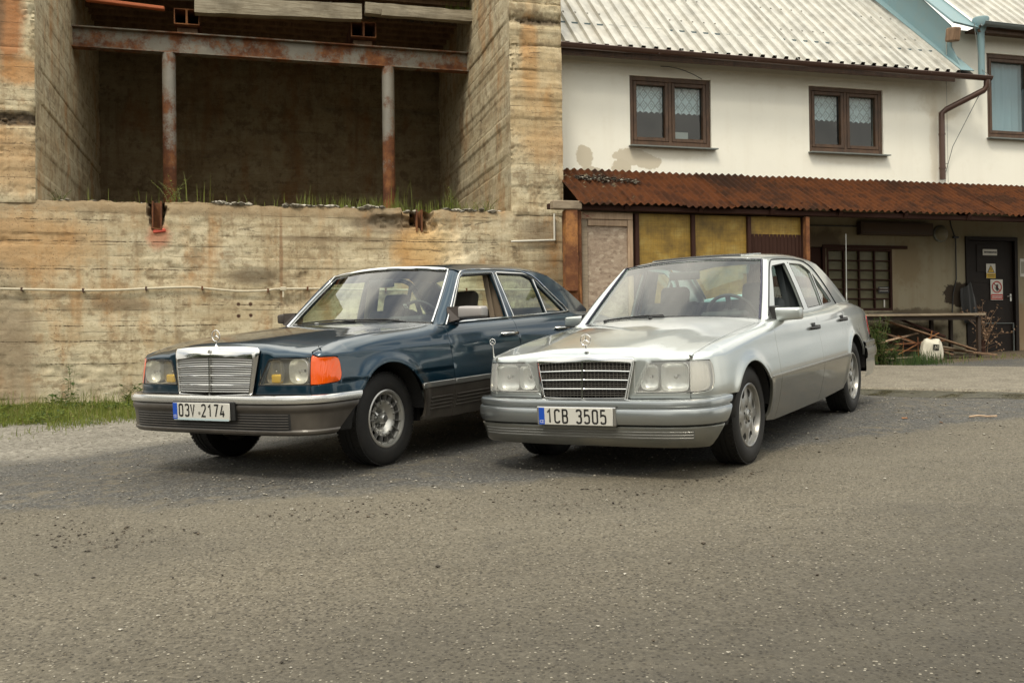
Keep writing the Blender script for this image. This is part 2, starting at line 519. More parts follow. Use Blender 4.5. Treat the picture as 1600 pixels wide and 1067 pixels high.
def glass_mat(name, tint, refl=1.0, dirt=.04):
    m = bpy.data.materials.new(name); m.use_nodes = True
    t = m.node_tree; t.nodes.clear()
    out = t.nodes.new('ShaderNodeOutputMaterial')
    tr = t.nodes.new('ShaderNodeBsdfTransparent'); tr.inputs['Color'].default_value = (*tint, 1)
    gl = t.nodes.new('ShaderNodeBsdfGlossy'); gl.inputs['Roughness'].default_value = 0.012
    df = t.nodes.new('ShaderNodeBsdfDiffuse'); df.inputs['Color'].default_value = (0.5, 0.48, 0.42, 1)
    ge = t.nodes.new('ShaderNodeNewGeometry'); dt = t.nodes.new('ShaderNodeVectorMath'); dt.operation = 'DOT_PRODUCT'
    t.links.new(ge.outputs['Incoming'], dt.inputs[0]); t.links.new(ge.outputs['Normal'], dt.inputs[1])
    ab = t.nodes.new('ShaderNodeMath'); ab.operation = 'ABSOLUTE'; t.links.new(dt.outputs['Value'], ab.inputs[0])
    iv = t.nodes.new('ShaderNodeMath'); iv.operation = 'SUBTRACT'; iv.inputs[0].default_value = 1.0; t.links.new(ab.outputs[0], iv.inputs[1]); iv.use_clamp = True
    pw = t.nodes.new('ShaderNodeMath'); pw.operation = 'POWER'; pw.inputs[1].default_value = 5.0; t.links.new(iv.outputs[0], pw.inputs[0])
    fr = t.nodes.new('ShaderNodeMath'); fr.operation = 'MULTIPLY_ADD'; fr.inputs[1].default_value = .92; fr.inputs[2].default_value = .043; t.links.new(pw.outputs[0], fr.inputs[0])
    mu = t.nodes.new('ShaderNodeMath'); mu.operation = 'MULTIPLY'; mu.inputs[1].default_value = 1.9 * refl; mu.use_clamp = True
    m1 = t.nodes.new('ShaderNodeMixShader'); m2 = t.nodes.new('ShaderNodeMixShader')
    tc = t.nodes.new('ShaderNodeTexCoord'); nz = t.nodes.new('ShaderNodeTexNoise'); nz.inputs['Scale'].default_value = 4; nz.inputs['Detail'].default_value = 6
    rp = t.nodes.new('ShaderNodeMapRange'); rp.inputs[1].default_value = .35; rp.inputs[2].default_value = .8; rp.inputs[3].default_value = 0; rp.inputs[4].default_value = dirt
    t.links.new(tc.outputs['Object'], nz.inputs['Vector']); t.links.new(nz.outputs['Fac'], rp.inputs[0])
    t.links.new(fr.outputs[0], mu.inputs[0])
    t.links.new(rp.outputs[0], m1.inputs[0]); t.links.new(tr.outputs[0], m1.inputs[1]); t.links.new(df.outputs[0], m1.inputs[2])
    t.links.new(mu.outputs[0], m2.inputs[0]); t.links.new(m1.outputs[0], m2.inputs[1]); t.links.new(gl.outputs[0], m2.inputs[2])
    t.links.new(m2.outputs[0], out.inputs['Surface'])
    return m
M_GLASS = glass_mat('car_window_glass', (0.80, 0.90, 0.82), .8)
M_WSGLASS = glass_mat('windshield_glass', (0.78, 0.88, 0.83), 1.25, .012)

def lens_mat(name, tint, ribs=True, mixd=.12, scale=160):
    m = glass_mat(name, tint, 1.0, 0.0)
    t = m.node_tree
    tc = t.nodes.new('ShaderNodeTexCoord')
    if ribs:
        wv = t.nodes.new('ShaderNodeTexWave'); wv.bands_direction = 'Y'; wv.inputs['Scale'].default_value = scale / 6.283
        mp = t.nodes.new('ShaderNodeMapping')
        t.links.new(tc.outputs['Object'], mp.inputs[0]); t.links.new(mp.outputs[0], wv.inputs['Vector'])
        bp = t.nodes.new('ShaderNodeBump'); bp.inputs['Strength'].default_value = .22; bp.inputs['Distance'].default_value = .003
        t.links.new(wv.outputs['Fac'], bp.inputs['Height'])
        for n in t.nodes:
            if n.type in ('BSDF_GLOSSY', 'BSDF_DIFFUSE'): t.links.new(bp.outputs[0], n.inputs['Normal'])
    for n in t.nodes:
        if n.type == 'MAP_RANGE': n.inputs[3].default_value = mixd; n.inputs[4].default_value = mixd + .12
        if n.type == 'BSDF_DIFFUSE': n.inputs['Color'].default_value = (0.86, 0.87, 0.84, 1)
        if n.type == 'BSDF_GLOSSY': n.inputs['Roughness'].default_value = .05
    return m
M_LENS = lens_mat('headlight_lens', (0.93, 0.94, 0.92), mixd=.13)
M_LENS_OLD = lens_mat('yellowed_headlight_lens', (0.88, 0.86, 0.78), mixd=.02)
M_LENS_CLEAR = lens_mat('clear_indicator_lens', (0.95, 0.92, 0.86), mixd=.30, scale=260)
M_LENS_OR = lens_mat('orange_indicator_lens', (1.0, 0.22, 0.015), mixd=.10, scale=240)
for _n in M_LENS_OR.node_tree.nodes:
    if _n.type == 'BSDF_DIFFUSE': _n.inputs['Color'].default_value = (0.85, 0.11, 0.003, 1)
    if _n.type == 'MAP_RANGE': _n.inputs[3].default_value = .80; _n.inputs[4].default_value = .92
M_FOG_YELLOW = mat('yellow_fog_bulb', (0.75, 0.50, 0.04), 0.25, 0.2)
M_REDLENS = mat('red_tail_lens', (0.35, 0.01, 0.01), 0.15, 0, 0.6)

class Body:
    def __init__(s, cfg):
        s.c = cfg
        P = np.array(cfg['plan'], float)              # rear centre -> front centre, left side
        # Catmull-Rom densify
        D = []
        Q = np.vstack([2 * P[0] - P[1], P, 2 * P[-1] - P[-2]])
        Q[0] = (P[1][0], -P[1][1]); Q[-1] = (P[-2][0], -P[-2][1])
        for i in range(1, len(Q) - 2):
            p0, p1, p2, p3 = Q[i - 1], Q[i], Q[i + 1], Q[i + 2]
            t0 = 0; t1 = t0 + np.linalg.norm(p1 - p0) ** .5; t2 = t1 + np.linalg.norm(p2 - p1) ** .5; t3 = t2 + np.linalg.norm(p3 - p2) ** .5
            for k in range(16):
                t = t1 + (t2 - t1) * k / 16
                A1 = (t1 - t) / (t1 - t0) * p0 + (t - t0) / (t1 - t0) * p1; A2 = (t2 - t) / (t2 - t1) * p1 + (t - t1) / (t2 - t1) * p2
                A3 = (t3 - t) / (t3 - t2) * p2 + (t - t2) / (t3 - t2) * p3
                B1 = (t2 - t) / (t2 - t0) * A1 + (t - t0) / (t2 - t0) * A2; B2 = (t3 - t) / (t3 - t1) * A2 + (t - t1) / (t3 - t1) * A3
                D.append((t2 - t) / (t2 - t1) * B1 + (t - t1) / (t2 - t1) * B2)
        D.append(P[-1]); D = np.array(D)
        # continue mirrored past the front and rear centres
        F_ = D[:-1][::-1] * [1, -1]; R_ = D[1:][::-1] * [1, -1]
        nR = 40; nF = 60
        full = np.vstack([R_[-nR:], D, F_[:nF]])
        sl = np.r_[0, np.cumsum(np.linalg.norm(np.diff(full, axis=0), axis=1))]
        i0 = nR + int(np.argmin(np.abs(D[:len(D) // 1, 0]) + (D[:, 1] < .3) * 9))
        # s = 0 exactly at x = 0
        xs = full[i0 - 3:i0 + 4, 0]; s0 = np.interp(0, xs, sl[i0 - 3:i0 + 4])
        s.ps = sl - s0; s.pp = full
        T = np.gradient(full, axis=0); T /= np.linalg.norm(T, axis=1)[:, None]
        N = np.stack([-T[:, 1], T[:, 0]], 1)       # left-hand normal: outward (going forward along the left side)
        s.pn = N; s.nF = len(full) - nF - 1
        s.sF = s.ps[s.nF]; s.sR = s.ps[nR]; s.xcap = float(s.plan(s.s_of_y(cfg['yseam']))[0])
        s.ins = pchip(*zip(*cfg['ins'])); s.ze = pchip(*zip(*cfg['ze'])); s.ye = pchip(*zip(*cfg['ye']))
        s.zc = pchip(*zip(*cfg['zc']))
        def smooth_front(tab, deg=3):
            P_ = [(a, b_) for a, b_ in tab if a > -.62 and a < .70]
            co = np.polyfit([p[0] for p in P_], [p[1] for p in P_], deg)
            back = pchip(*zip(*([(a, b_) for a, b_ in tab if a <= -.62] + [(-.56, float(np.polyval(co, -.56))), (-.50, float(np.polyval(co, -.50)))])))
            def f(x):
                x = np.asarray(x, float); k = np.clip((x + .56) / .05, 0, 1)
                xf_ = np.clip(x, -.7, .80)
                return back(np.minimum(x, -.50)) * (1 - k) + k * (np.polyval(co, xf_) - 4.0 * np.clip(x - .640, 0, None) ** 2)
            return f
        s.ze = smooth_front(cfg['ze']); s.zc = smooth_front(cfg['zc'])
        s.drop0 = cfg.get('drop', .07); s.Lr0 = cfg.get('Lr', .13)
    def dropf(s, x): return s.drop0 + (.016 - s.drop0) * np.clip((np.asarray(x, float) - .44) / .22, 0, 1) ** .8
    def Lrf(s, x): return s.Lr0 * s.dropf(x) / s.drop0 + .012 * np.clip((np.asarray(x, float) - .44) / .22, 0, 1)
    def plan(s, t):
        t = np.asarray(t, float)
        x = np.interp(t, s.ps, s.pp[:, 0]); y = np.interp(t, s.ps, s.pp[:, 1])
        nx = np.interp(t, s.ps, s.pn[:, 0]); ny = np.interp(t, s.ps, s.pn[:, 1])
        l = np.hypot(nx, ny); return x, y, nx / l, ny / l
    def s_of_y(s, y):
        """arc position on the front face for a given lateral y"""
        m = (s.ps > s.ps[s.nF] - 1.0) & (s.pp[:, 0] > .45)
        ys = s.pp[m][:, 1]; ss = s.ps[m]; o = np.argsort(ys)
        return np.interp(y, ys[o], ss[o])
    def s_of_x(s, x):
        m = (s.ps < s.sF) & (s.pp[:, 1] > .5); o = np.argsort(s.pp[m][:, 0])
        return np.interp(x, s.pp[m][o, 0], s.ps[m][o])
    def insz(s, z):
        return s.ins(z)
    def S(s, t, tau):
        t = np.asarray(t, float); tau = np.asarray(tau, float)
        x, y, nx, ny = s.plan(t)
        xc = np.minimum(x, s.xcap); ze = s.ze(xc); dp = s.dropf(xc); zs = ze - dp
        wallz = np.minimum(tau, zs); i0 = s.insz(wallz)
        side = np.clip((ny - .55) / .35, 0, 1); side = side * side * (3 - 2 * side)
        inE = np.clip((y - s.ye(x)) / np.maximum(ny, .35), .012, None)
        rearblend = np.clip((x + 3.2) / -.4, 0, 1)
        inE = inE * (1 - rearblend) + rearblend * (side * (y - s.ye(x)) + (1 - side) * .045)
        th = np.clip((tau - zs) / s.Lrf(xc), 0, 1.15)
        iS = s.insz(zs)
        # bezier corner
        b1i = iS + (s.insz(zs) - s.insz(zs - .03)) / .03 * dp * .5 + .004
        cs = s.c.get('crown', .10)
        fz = np.clip((x - .30) / .1, 0, 1)
        ze = ze * (1 - fz) + fz * s.ze(np.minimum(x - nx * inE, s.xcap))
        b1z = ze - cs * np.maximum(inE - b1i, 0)
        inset = (1 - th) ** 2 * iS + 2 * th * (1 - th) * b1i + th ** 2 * inE
        z = (1 - th) ** 2 * zs + 2 * th * (1 - th) * b1z + th ** 2 * ze
        up = tau > zs
        inset = np.where(up, inset, i0); z = np.where(up, z, wallz)
        fl = s.c.get('flare')
        if fl is not None:                                   # soft lips round the wheel arches
            for cx, cz, r, h, wd in fl:
                rr = np.hypot(x - cx, z - cz); k = np.exp(-((rr - r) / wd) ** 2) * np.where(z > cz - .05, 1, 0) * (ny > .6)
                inset = inset - h * k
        for cz, h, wd in s.c.get('creases', ()):
            inset = inset - h * np.exp(-((z - cz) / wd) ** 2) * side
        return np.stack([x - nx * inset, y - ny * inset, z], -1)
    # glasshouse side plane, y(x, z)
    def G(s, x, z):
        x = np.asarray(x, float); z = np.asarray(z, float)
        g = s.c['gh']; u = (z - g['z0']) / (g['z1'] - g['z0'])
        y = g['y0'] + (g['y1'] - g['y0']) * u + g['bulge'] * u * (1 - u) * 4
        tp = s.gt(x)
        return np.stack([x, y - tp, z], -1)
    def gt(s, x):
        return pchip(*zip(*s.c['gh']['taper']))(x)
    def H(s, x, y):
        """hood / boot lid height"""
        x = np.asarray(x, float); y = np.asarray(y, float)
        ze = s.ze(x); zc = s.zc(x); ye = s.ye(x)
        r = np.abs(y) / ye
        z = zc - (zc - ze) * r ** 2.3
        z = z + s.c['ridge'] * (1 / (1 + np.exp((np.abs(y) - s.c['ridge_y'](x)) / .045)) - .5) * np.clip((x + .5) / .4, 0, 1) * np.clip(1 - (r - .8) * 5, 0, 1)
        return z
    def roof(s, x, y):
        x = np.asarray(x, float); y = np.asarray(y, float); g = s.c['roof']
        r = np.abs(y) / g['w']
        z = pchip(*zip(*g['z']))(x) - g['d1'] * r ** 2 - g['d2'] * r ** 8
        return np.stack([x + 0 * y, y, z], -1)

def lamp_bowl2(mb, c, ry, rz, depth, p=3.2, n=32):
    rings = []
    for k in range(9):
        f = math.cos(k / 8 * math.pi / 2 * .96); d = depth * math.sin(k / 8 * math.pi / 2)
        r = []
        for j in range(n):
            a = 2 * math.pi * j / n; ca, sa = math.cos(a), math.sin(a)
            q = (abs(ca) ** p + abs(sa) ** p) ** (-1 / p)
            q = q * f + (1 - f) * f
            r.append((c[0] - d, c[1] + ry * ca * q, c[2] + rz * sa * q))
        rings.append(r + [r[0]])
    mb.grid(rings); return mb

def lamp_bowl(mb, c, r, depth, seg=20, ax=(1, 0, 0)):
    M = Matrix.Translation(Vector(c)) @ Vector((0, 0, 1)).rotation_difference(Vector(ax)).to_matrix().to_4x4()
    prof = [(r, 0)] + [(r * math.sqrt(1 - k / 7.0), -depth * k / 7.0) for k in range(1, 7)] + [(0.004, -depth)]
    mb.lathe(prof, seg, M); return mb

def text_mesh(name, s, size, M, mat_, parent, extrude=.0006, sx=1.0, align='LEFT'):
    cu = bpy.data.curves.new('text', 'FONT'); cu.body = s; cu.size = size; cu.extrude = extrude; cu.align_x = align
    cu.resolution_u = 3
    o = bpy.data.objects.new('text_tmp', cu); COL.objects.link(o)
    dg = bpy.context.evaluated_depsgraph_get(); me = bpy.data.meshes.new_from_object(o.evaluated_get(dg))
    bpy.data.objects.remove(o)
    me.transform(M @ Matrix.Diagonal((sx, 1, 1, 1)))
    return new_obj(name, me, mat_, parent)

GLY = {'0': [[(.5, .12), (.5, .88), (.44, .97), (.32, 1), (.18, 1), (.06, .97), (0, .88), (0, .12), (.06, .03), (.18, 0), (.32, 0), (.44, .03), (.5, .12)]],
 '3': [[(.0, .86), (.06, .97), (.18, 1), (.32, 1), (.44, .96), (.5, .86), (.5, .68), (.44, .58), (.30, .54), (.2, .54)], [(.30, .54), (.44, .50), (.5, .40), (.5, .13), (.44, .03), (.32, 0), (.18, 0), (.06, .03), (0, .13)]],
 'V': [[(0, 1), (.25, 0), (.5, 1)]],
 '2': [[(0, .84), (.04, .95), (.16, 1), (.34, 1), (.46, .95), (.5, .84), (.5, .70), (.44, .57), (0, .0), (.52, .0)]],
 '1': [[(.05, .78), (.30, 1), (.30, 0)]], '7': [[(0, 1), (.5, 1), (.16, 0)]],
 '4': [[(.30, 1), (0, .24), (.54, .24)], [(.38, .52), (.38, 0)]],
 'C': [[(.5, .84), (.46, .95), (.34, 1), (.18, 1), (.05, .95), (0, .84), (0, .16), (.05, .05), (.18, 0), (.34, 0), (.46, .05), (.5, .16)]],
 'B': [[(0, 0), (0, 1), (.32, 1), (.44, .95), (.48, .85), (.48, .68), (.43, .58), (.30, .54), (0, .54)], [(.30, .54), (.45, .49), (.5, .38), (.5, .15), (.45, .04), (.32, 0), (0, 0)]],
 '5': [[(.47, 1), (.04, 1), (.02, .56), (.14, .62), (.32, .62), (.45, .57), (.5, .45), (.5, .15), (.45, .04), (.32, 0), (.16, 0), (.05, .03), (0, .13)]]}
def glyph(name, ch, M, w, h, th, mat_, parent):
    mb = MB(); t = th / 2
    for li, line in enumerate(GLY[ch]):
        P = [Vector((x / .5 * w, y * h)) for x, y in line]; n = len(P); L_ = []; closed = (P[0] - P[-1]).length < 1e-6
        for i in range(n):
            a = P[i - 1] if i else (P[-2] if closed else None); c_ = P[i + 1] if i < n - 1 else (P[1] if closed else None)
            d1 = (P[i] - a).normalized() if a is not None else None; d2 = (c_ - P[i]).normalized() if c_ is not None else None
            d1 = d1 or d2; d2 = d2 or d1
            n1 = Vector((-d1.y, d1.x)); n2 = Vector((-d2.y, d2.x)); m_ = (n1 + n2)
            m_ = m_.normalized() if m_.length > .1 else n1
            k = t / max(m_.dot(n1), .55); L_.append((P[i] + m_ * k, P[i] - m_ * k))
        for k in range(n - 1):
            z = .0004 * li
            vs = [mb.bm.verts.new(M @ Vector((q.x, q.y, z))) for q in (L_[k][0], L_[k][1], L_[k + 1][1], L_[k + 1][0])]
            mb.bm.faces.new(vs)
    return mb.build(name, mat_, parent)

def star(mb, M, R=.036, r=.0032):
    """three-pointed star in a ring, in the local XY plane"""
    n = 28
    ring = [M @ Vector((R * math.cos(2 * math.pi * k / n), R * math.sin(2 * math.pi * k / n), 0)) for k in range(n + 1)]
    mb.tube(ring, r, 6, caps=False)
    for k in range(3):
        a = math.pi / 2 + k * 2 * math.pi / 3
        tip = Vector((math.cos(a) * R, math.sin(a) * R, 0)); s_ = Vector((-math.sin(a), math.cos(a), 0)) * R * .16
        i1, i2 = s_, -s_
        z = Vector((0, 0, R * .10))
        for zz in (z, -z):
            mb._add([M @ i1, M @ tip, M @ zz], [(0, 1, 2)]); mb._add([M @ i2, M @ tip, M @ zz], [(0, 1, 2)])

def tyre_profile(R, W, rim):
    """half-section (r, y) ring of the tyre, y outwards"""
    h = W / 2
    p = [(rim, h * .80), (rim + .012, h * .93), (rim + (R - rim) * .35, h * 1.0), (rim + (R - rim) * .62, h * .99), (R - .028, h * .93), (R - .012, h * .86), (R - .002, h * .72)]
    g = .006
    for a in (.44, .08, -.28):
        p += [(R - .0005, h * (a + .20)), (R - .0005 - g, h * (a + .185)), (R - g, h * (a + .10)), (R, h * (a + .085))]
    p += [(R - .002, -h * .72), (R - .012, -h * .86), (R - .028, -h * .93), (rim + (R - rim) * .62, -h * .99), (rim + (R - rim) * .35, -h), (rim, -h * .8)]
    return p

def build_wheel(car, kind, x, side, steer=0.0):
    """side +1 left, -1 right; the wheel's outer face points away from the car"""
    w = bpy.data.objects.new('wheel', None); COL.objects.link(w); w.parent = car
    c = car_cfg[kind]
    w.location = (x, side * c['track'], c['R']); w.rotation_euler = (0, 0, steer if side > 0 else steer + math.pi)
    key = kind + '_wheel'
    if key in _cache:
        for me in _cache[key]:
            o_ = new_obj(me.name.split('.')[0].replace('_mesh', ''), me, None, w)
            if o_.name.startswith('tread_block'): o_['kind'] = 'stuff'
        return w
    # local axes: y outwards
    RX = Matrix.Rotation(-math.pi / 2, 4, 'X')      # lathe Z -> +Y
    R, W = c['R'], c['tw']; made = []
    mb = MB(); mb.lathe(tyre_profile(R, W, c['rim']), 72, RX)
    # tread sipes: shallow blocks on the shoulders
    made.append(mb.build('tyre', M_TYRE, w, smooth=38))
    mb = MB()
    n = 64
    for k in range(n):
        a = 2 * math.pi * k / n
        for y0, y1 in ((.50, .86), (-.86, -.50)):
            for rr, aa in ((R + .0012, 0),):
                cx = (rr - .004) * math.cos(a); cz = (rr - .004) * math.sin(a)
                mb.box((cx, (y0 + y1) / 2 * W / 2, cz), (.006, (y1 - y0) * W / 2 * .92, 2 * math.pi * R / n * .70), Matrix.Rotation(-a, 3, 'Y'))
    tb = mb.build('tread_block', M_TYRE, w); tb['kind'] = 'stuff'; made.append(tb)
    rim = c['rim']; h = W / 2
    if kind == 'silver':
        # rim lip and barrel
        mb = MB(); mb.lathe([(rim + .004, h * .80), (rim + .006, h * .90), (rim - .001, h * .93), (rim - .009, h * .90), (rim - .012, h * .78), (rim - .020, h * .35), (rim - .022, -h * .7), (rim + .006, -h * .85)], 56, RX)
        made.append(mb.build('rim', M_ALU, w, smooth=40))
        # face with eight rounded openings near its edge
        Rf = rim - .010
        loops = [np.array([(Rf * math.cos(a), Rf * math.sin(a)) for a in np.linspace(0, 2 * math.pi, 73)[:-1]])]
        for k in range(8):
            a = math.pi / 8 + k * math.pi / 4; ca, sa = math.cos(a), math.sin(a)
            hole = []
            for q in np.linspace(0, 2 * math.pi, 17)[:-1]:
                rr_ = .149 + .029 * math.cos(q); tt = .0345 * math.sin(q) * (1.0 + .25 * math.cos(q))
                hole.append((rr_ * ca - tt * sa, rr_ * sa + tt * ca))
            loops.append(np.array(hole))
        def face(u, v):
            r = np.hypot(u, v); ang = np.arctan2(v, u)
            y = h * .74 + .010 * np.cos(np.clip(r / Rf, 0, 1) * 3.0) + .006 * (np.abs(np.cos(ang * 4)) ** 2) * np.clip(r / Rf, 0, 1) - .012 * np.exp(-((r - .045) / .03) ** 2)
            return np.stack([u, y, v], -1)
        made.append(panel('wheel_face', loops, face, M_ALU, w, step=.016, fold=.022, edge=.0025, ref=(0, -1, 0)))
        mb = MB()
        for k in range(5):
            a = 2 * math.pi * k / 5 + .3
            p = Vector((.056 * math.cos(a), 0, .056 * math.sin(a)))
            mb.tube([p + Vector((0, h * .60, 0)), p + Vector((0, h * .745, 0))], .0085, 8)
        made.append(mb.build('wheel_bolt', M_DARK, w, smooth=40))
        mb = MB(); mb.lathe([(.034, h * .66), (.034, h * .80), (.030, h * .83), (.0005, h * .845)], 24, RX)
        star(mb, Matrix.Translation((0, h * .85, 0)) @ Matrix.Rotation(math.pi / 2, 4, 'X'), .022, .0018)
        made.append(mb.build('hub_cap', M_SATIN, w, smooth=40))
    else:
        mb = MB(); mb.lathe([(rim + .005, h * .80), (rim + .008, h * .92), (rim, h * .955), (rim - .010, h * .92), (rim - .016, h * .74), (rim - .026, h * .70), (rim - .028, -h * .7), (rim + .006, -h * .85)], 56, RX)
        made.append(mb.build('rim', M_ALU_D, w, smooth=40))
        # deep bowl leading to the hub
        mb = MB(); mb.lathe([(.126, h * .58), (.122, h * .68), (.110, h * .67), (.088, h * .52), (.068, h * .30), (.052, h * .10), (.046, h * .04), (.0, h * .04)], 48, RX)
        made.append(mb.build('wheel_face', M_ALU_D, w, smooth=50))
        mb = MB()
        for k in range(15):
            a = 2 * math.pi * k / 15
            d = Vector((math.cos(a), 0, math.sin(a))); t = Vector((-math.sin(a), 0, math.cos(a)))
            P = []
            for r, y0, y1 in ((.100, h * .50, h * .70), (.170, h * .46, h * .80)):
                for sx_ in (-1, 1):
                    P.append((r, y0, y1, sx_ * .0050))
            def pt(r, y, s_): return d * r + t * s_ + Vector((0, y, 0))
            mb.hexa([pt(.104, h * .50, -.0042), pt(.104, h * .50, .0042), pt(.172, h * .5, .0042), pt(.172, h * .5, -.0042), pt(.104, h * .76, -.0030), pt(.104, h * .76, .0030), pt(.172, h * .82, .0030), pt(.172, h * .82, -.0030)])
        sp = mb.build('spoke', M_ALU, w); made.append(sp)
        mb = MB(); mb.lathe([(.172, h * .30), (.135, h * .32), (.06, h * .0), (.0, 0)], 40, RX); made.append(mb.build('brake_shadow_plate', M_DARK, w, smooth=40))
        mb = MB(); mb.lathe([(.040, h * .0), (.036, h * .55), (.030, h * .74), (.024, h * .80), (.0005, h * .81)], 24, RX)
        for k in range(5):
            a = 2 * math.pi * k / 5 + .2
            p = Vector((.056 * math.cos(a), 0, .056 * math.sin(a)))
            mb.tube([p + Vector((0, 0, 0)), p + Vector((0, h * .42, 0))], .011, 6)
            d = Vector((math.cos(a + .6), 0, math.sin(a + .6)))
            mb.beam(d * .02 + Vector((0, h * .35, 0)), d * .060 + Vector((0, h * .15, 0)), .014, .018, up=(0, 1, 0))
        made.append(mb.build('hub_cap', M_SATIN, w, smooth=40))
    mb = MB(); mb.lathe([(.14, -h * .1), (.14, -h * .25), (.03, -h * .25)], 32, RX); made.append(mb.build('brake_disc', M_DARK, w, smooth=40))
    _cache[key] = [o.data for o in made]
    for o in made: o.data.name = o.name.split('.')[0] + '_mesh'
    return w
_cache = {}
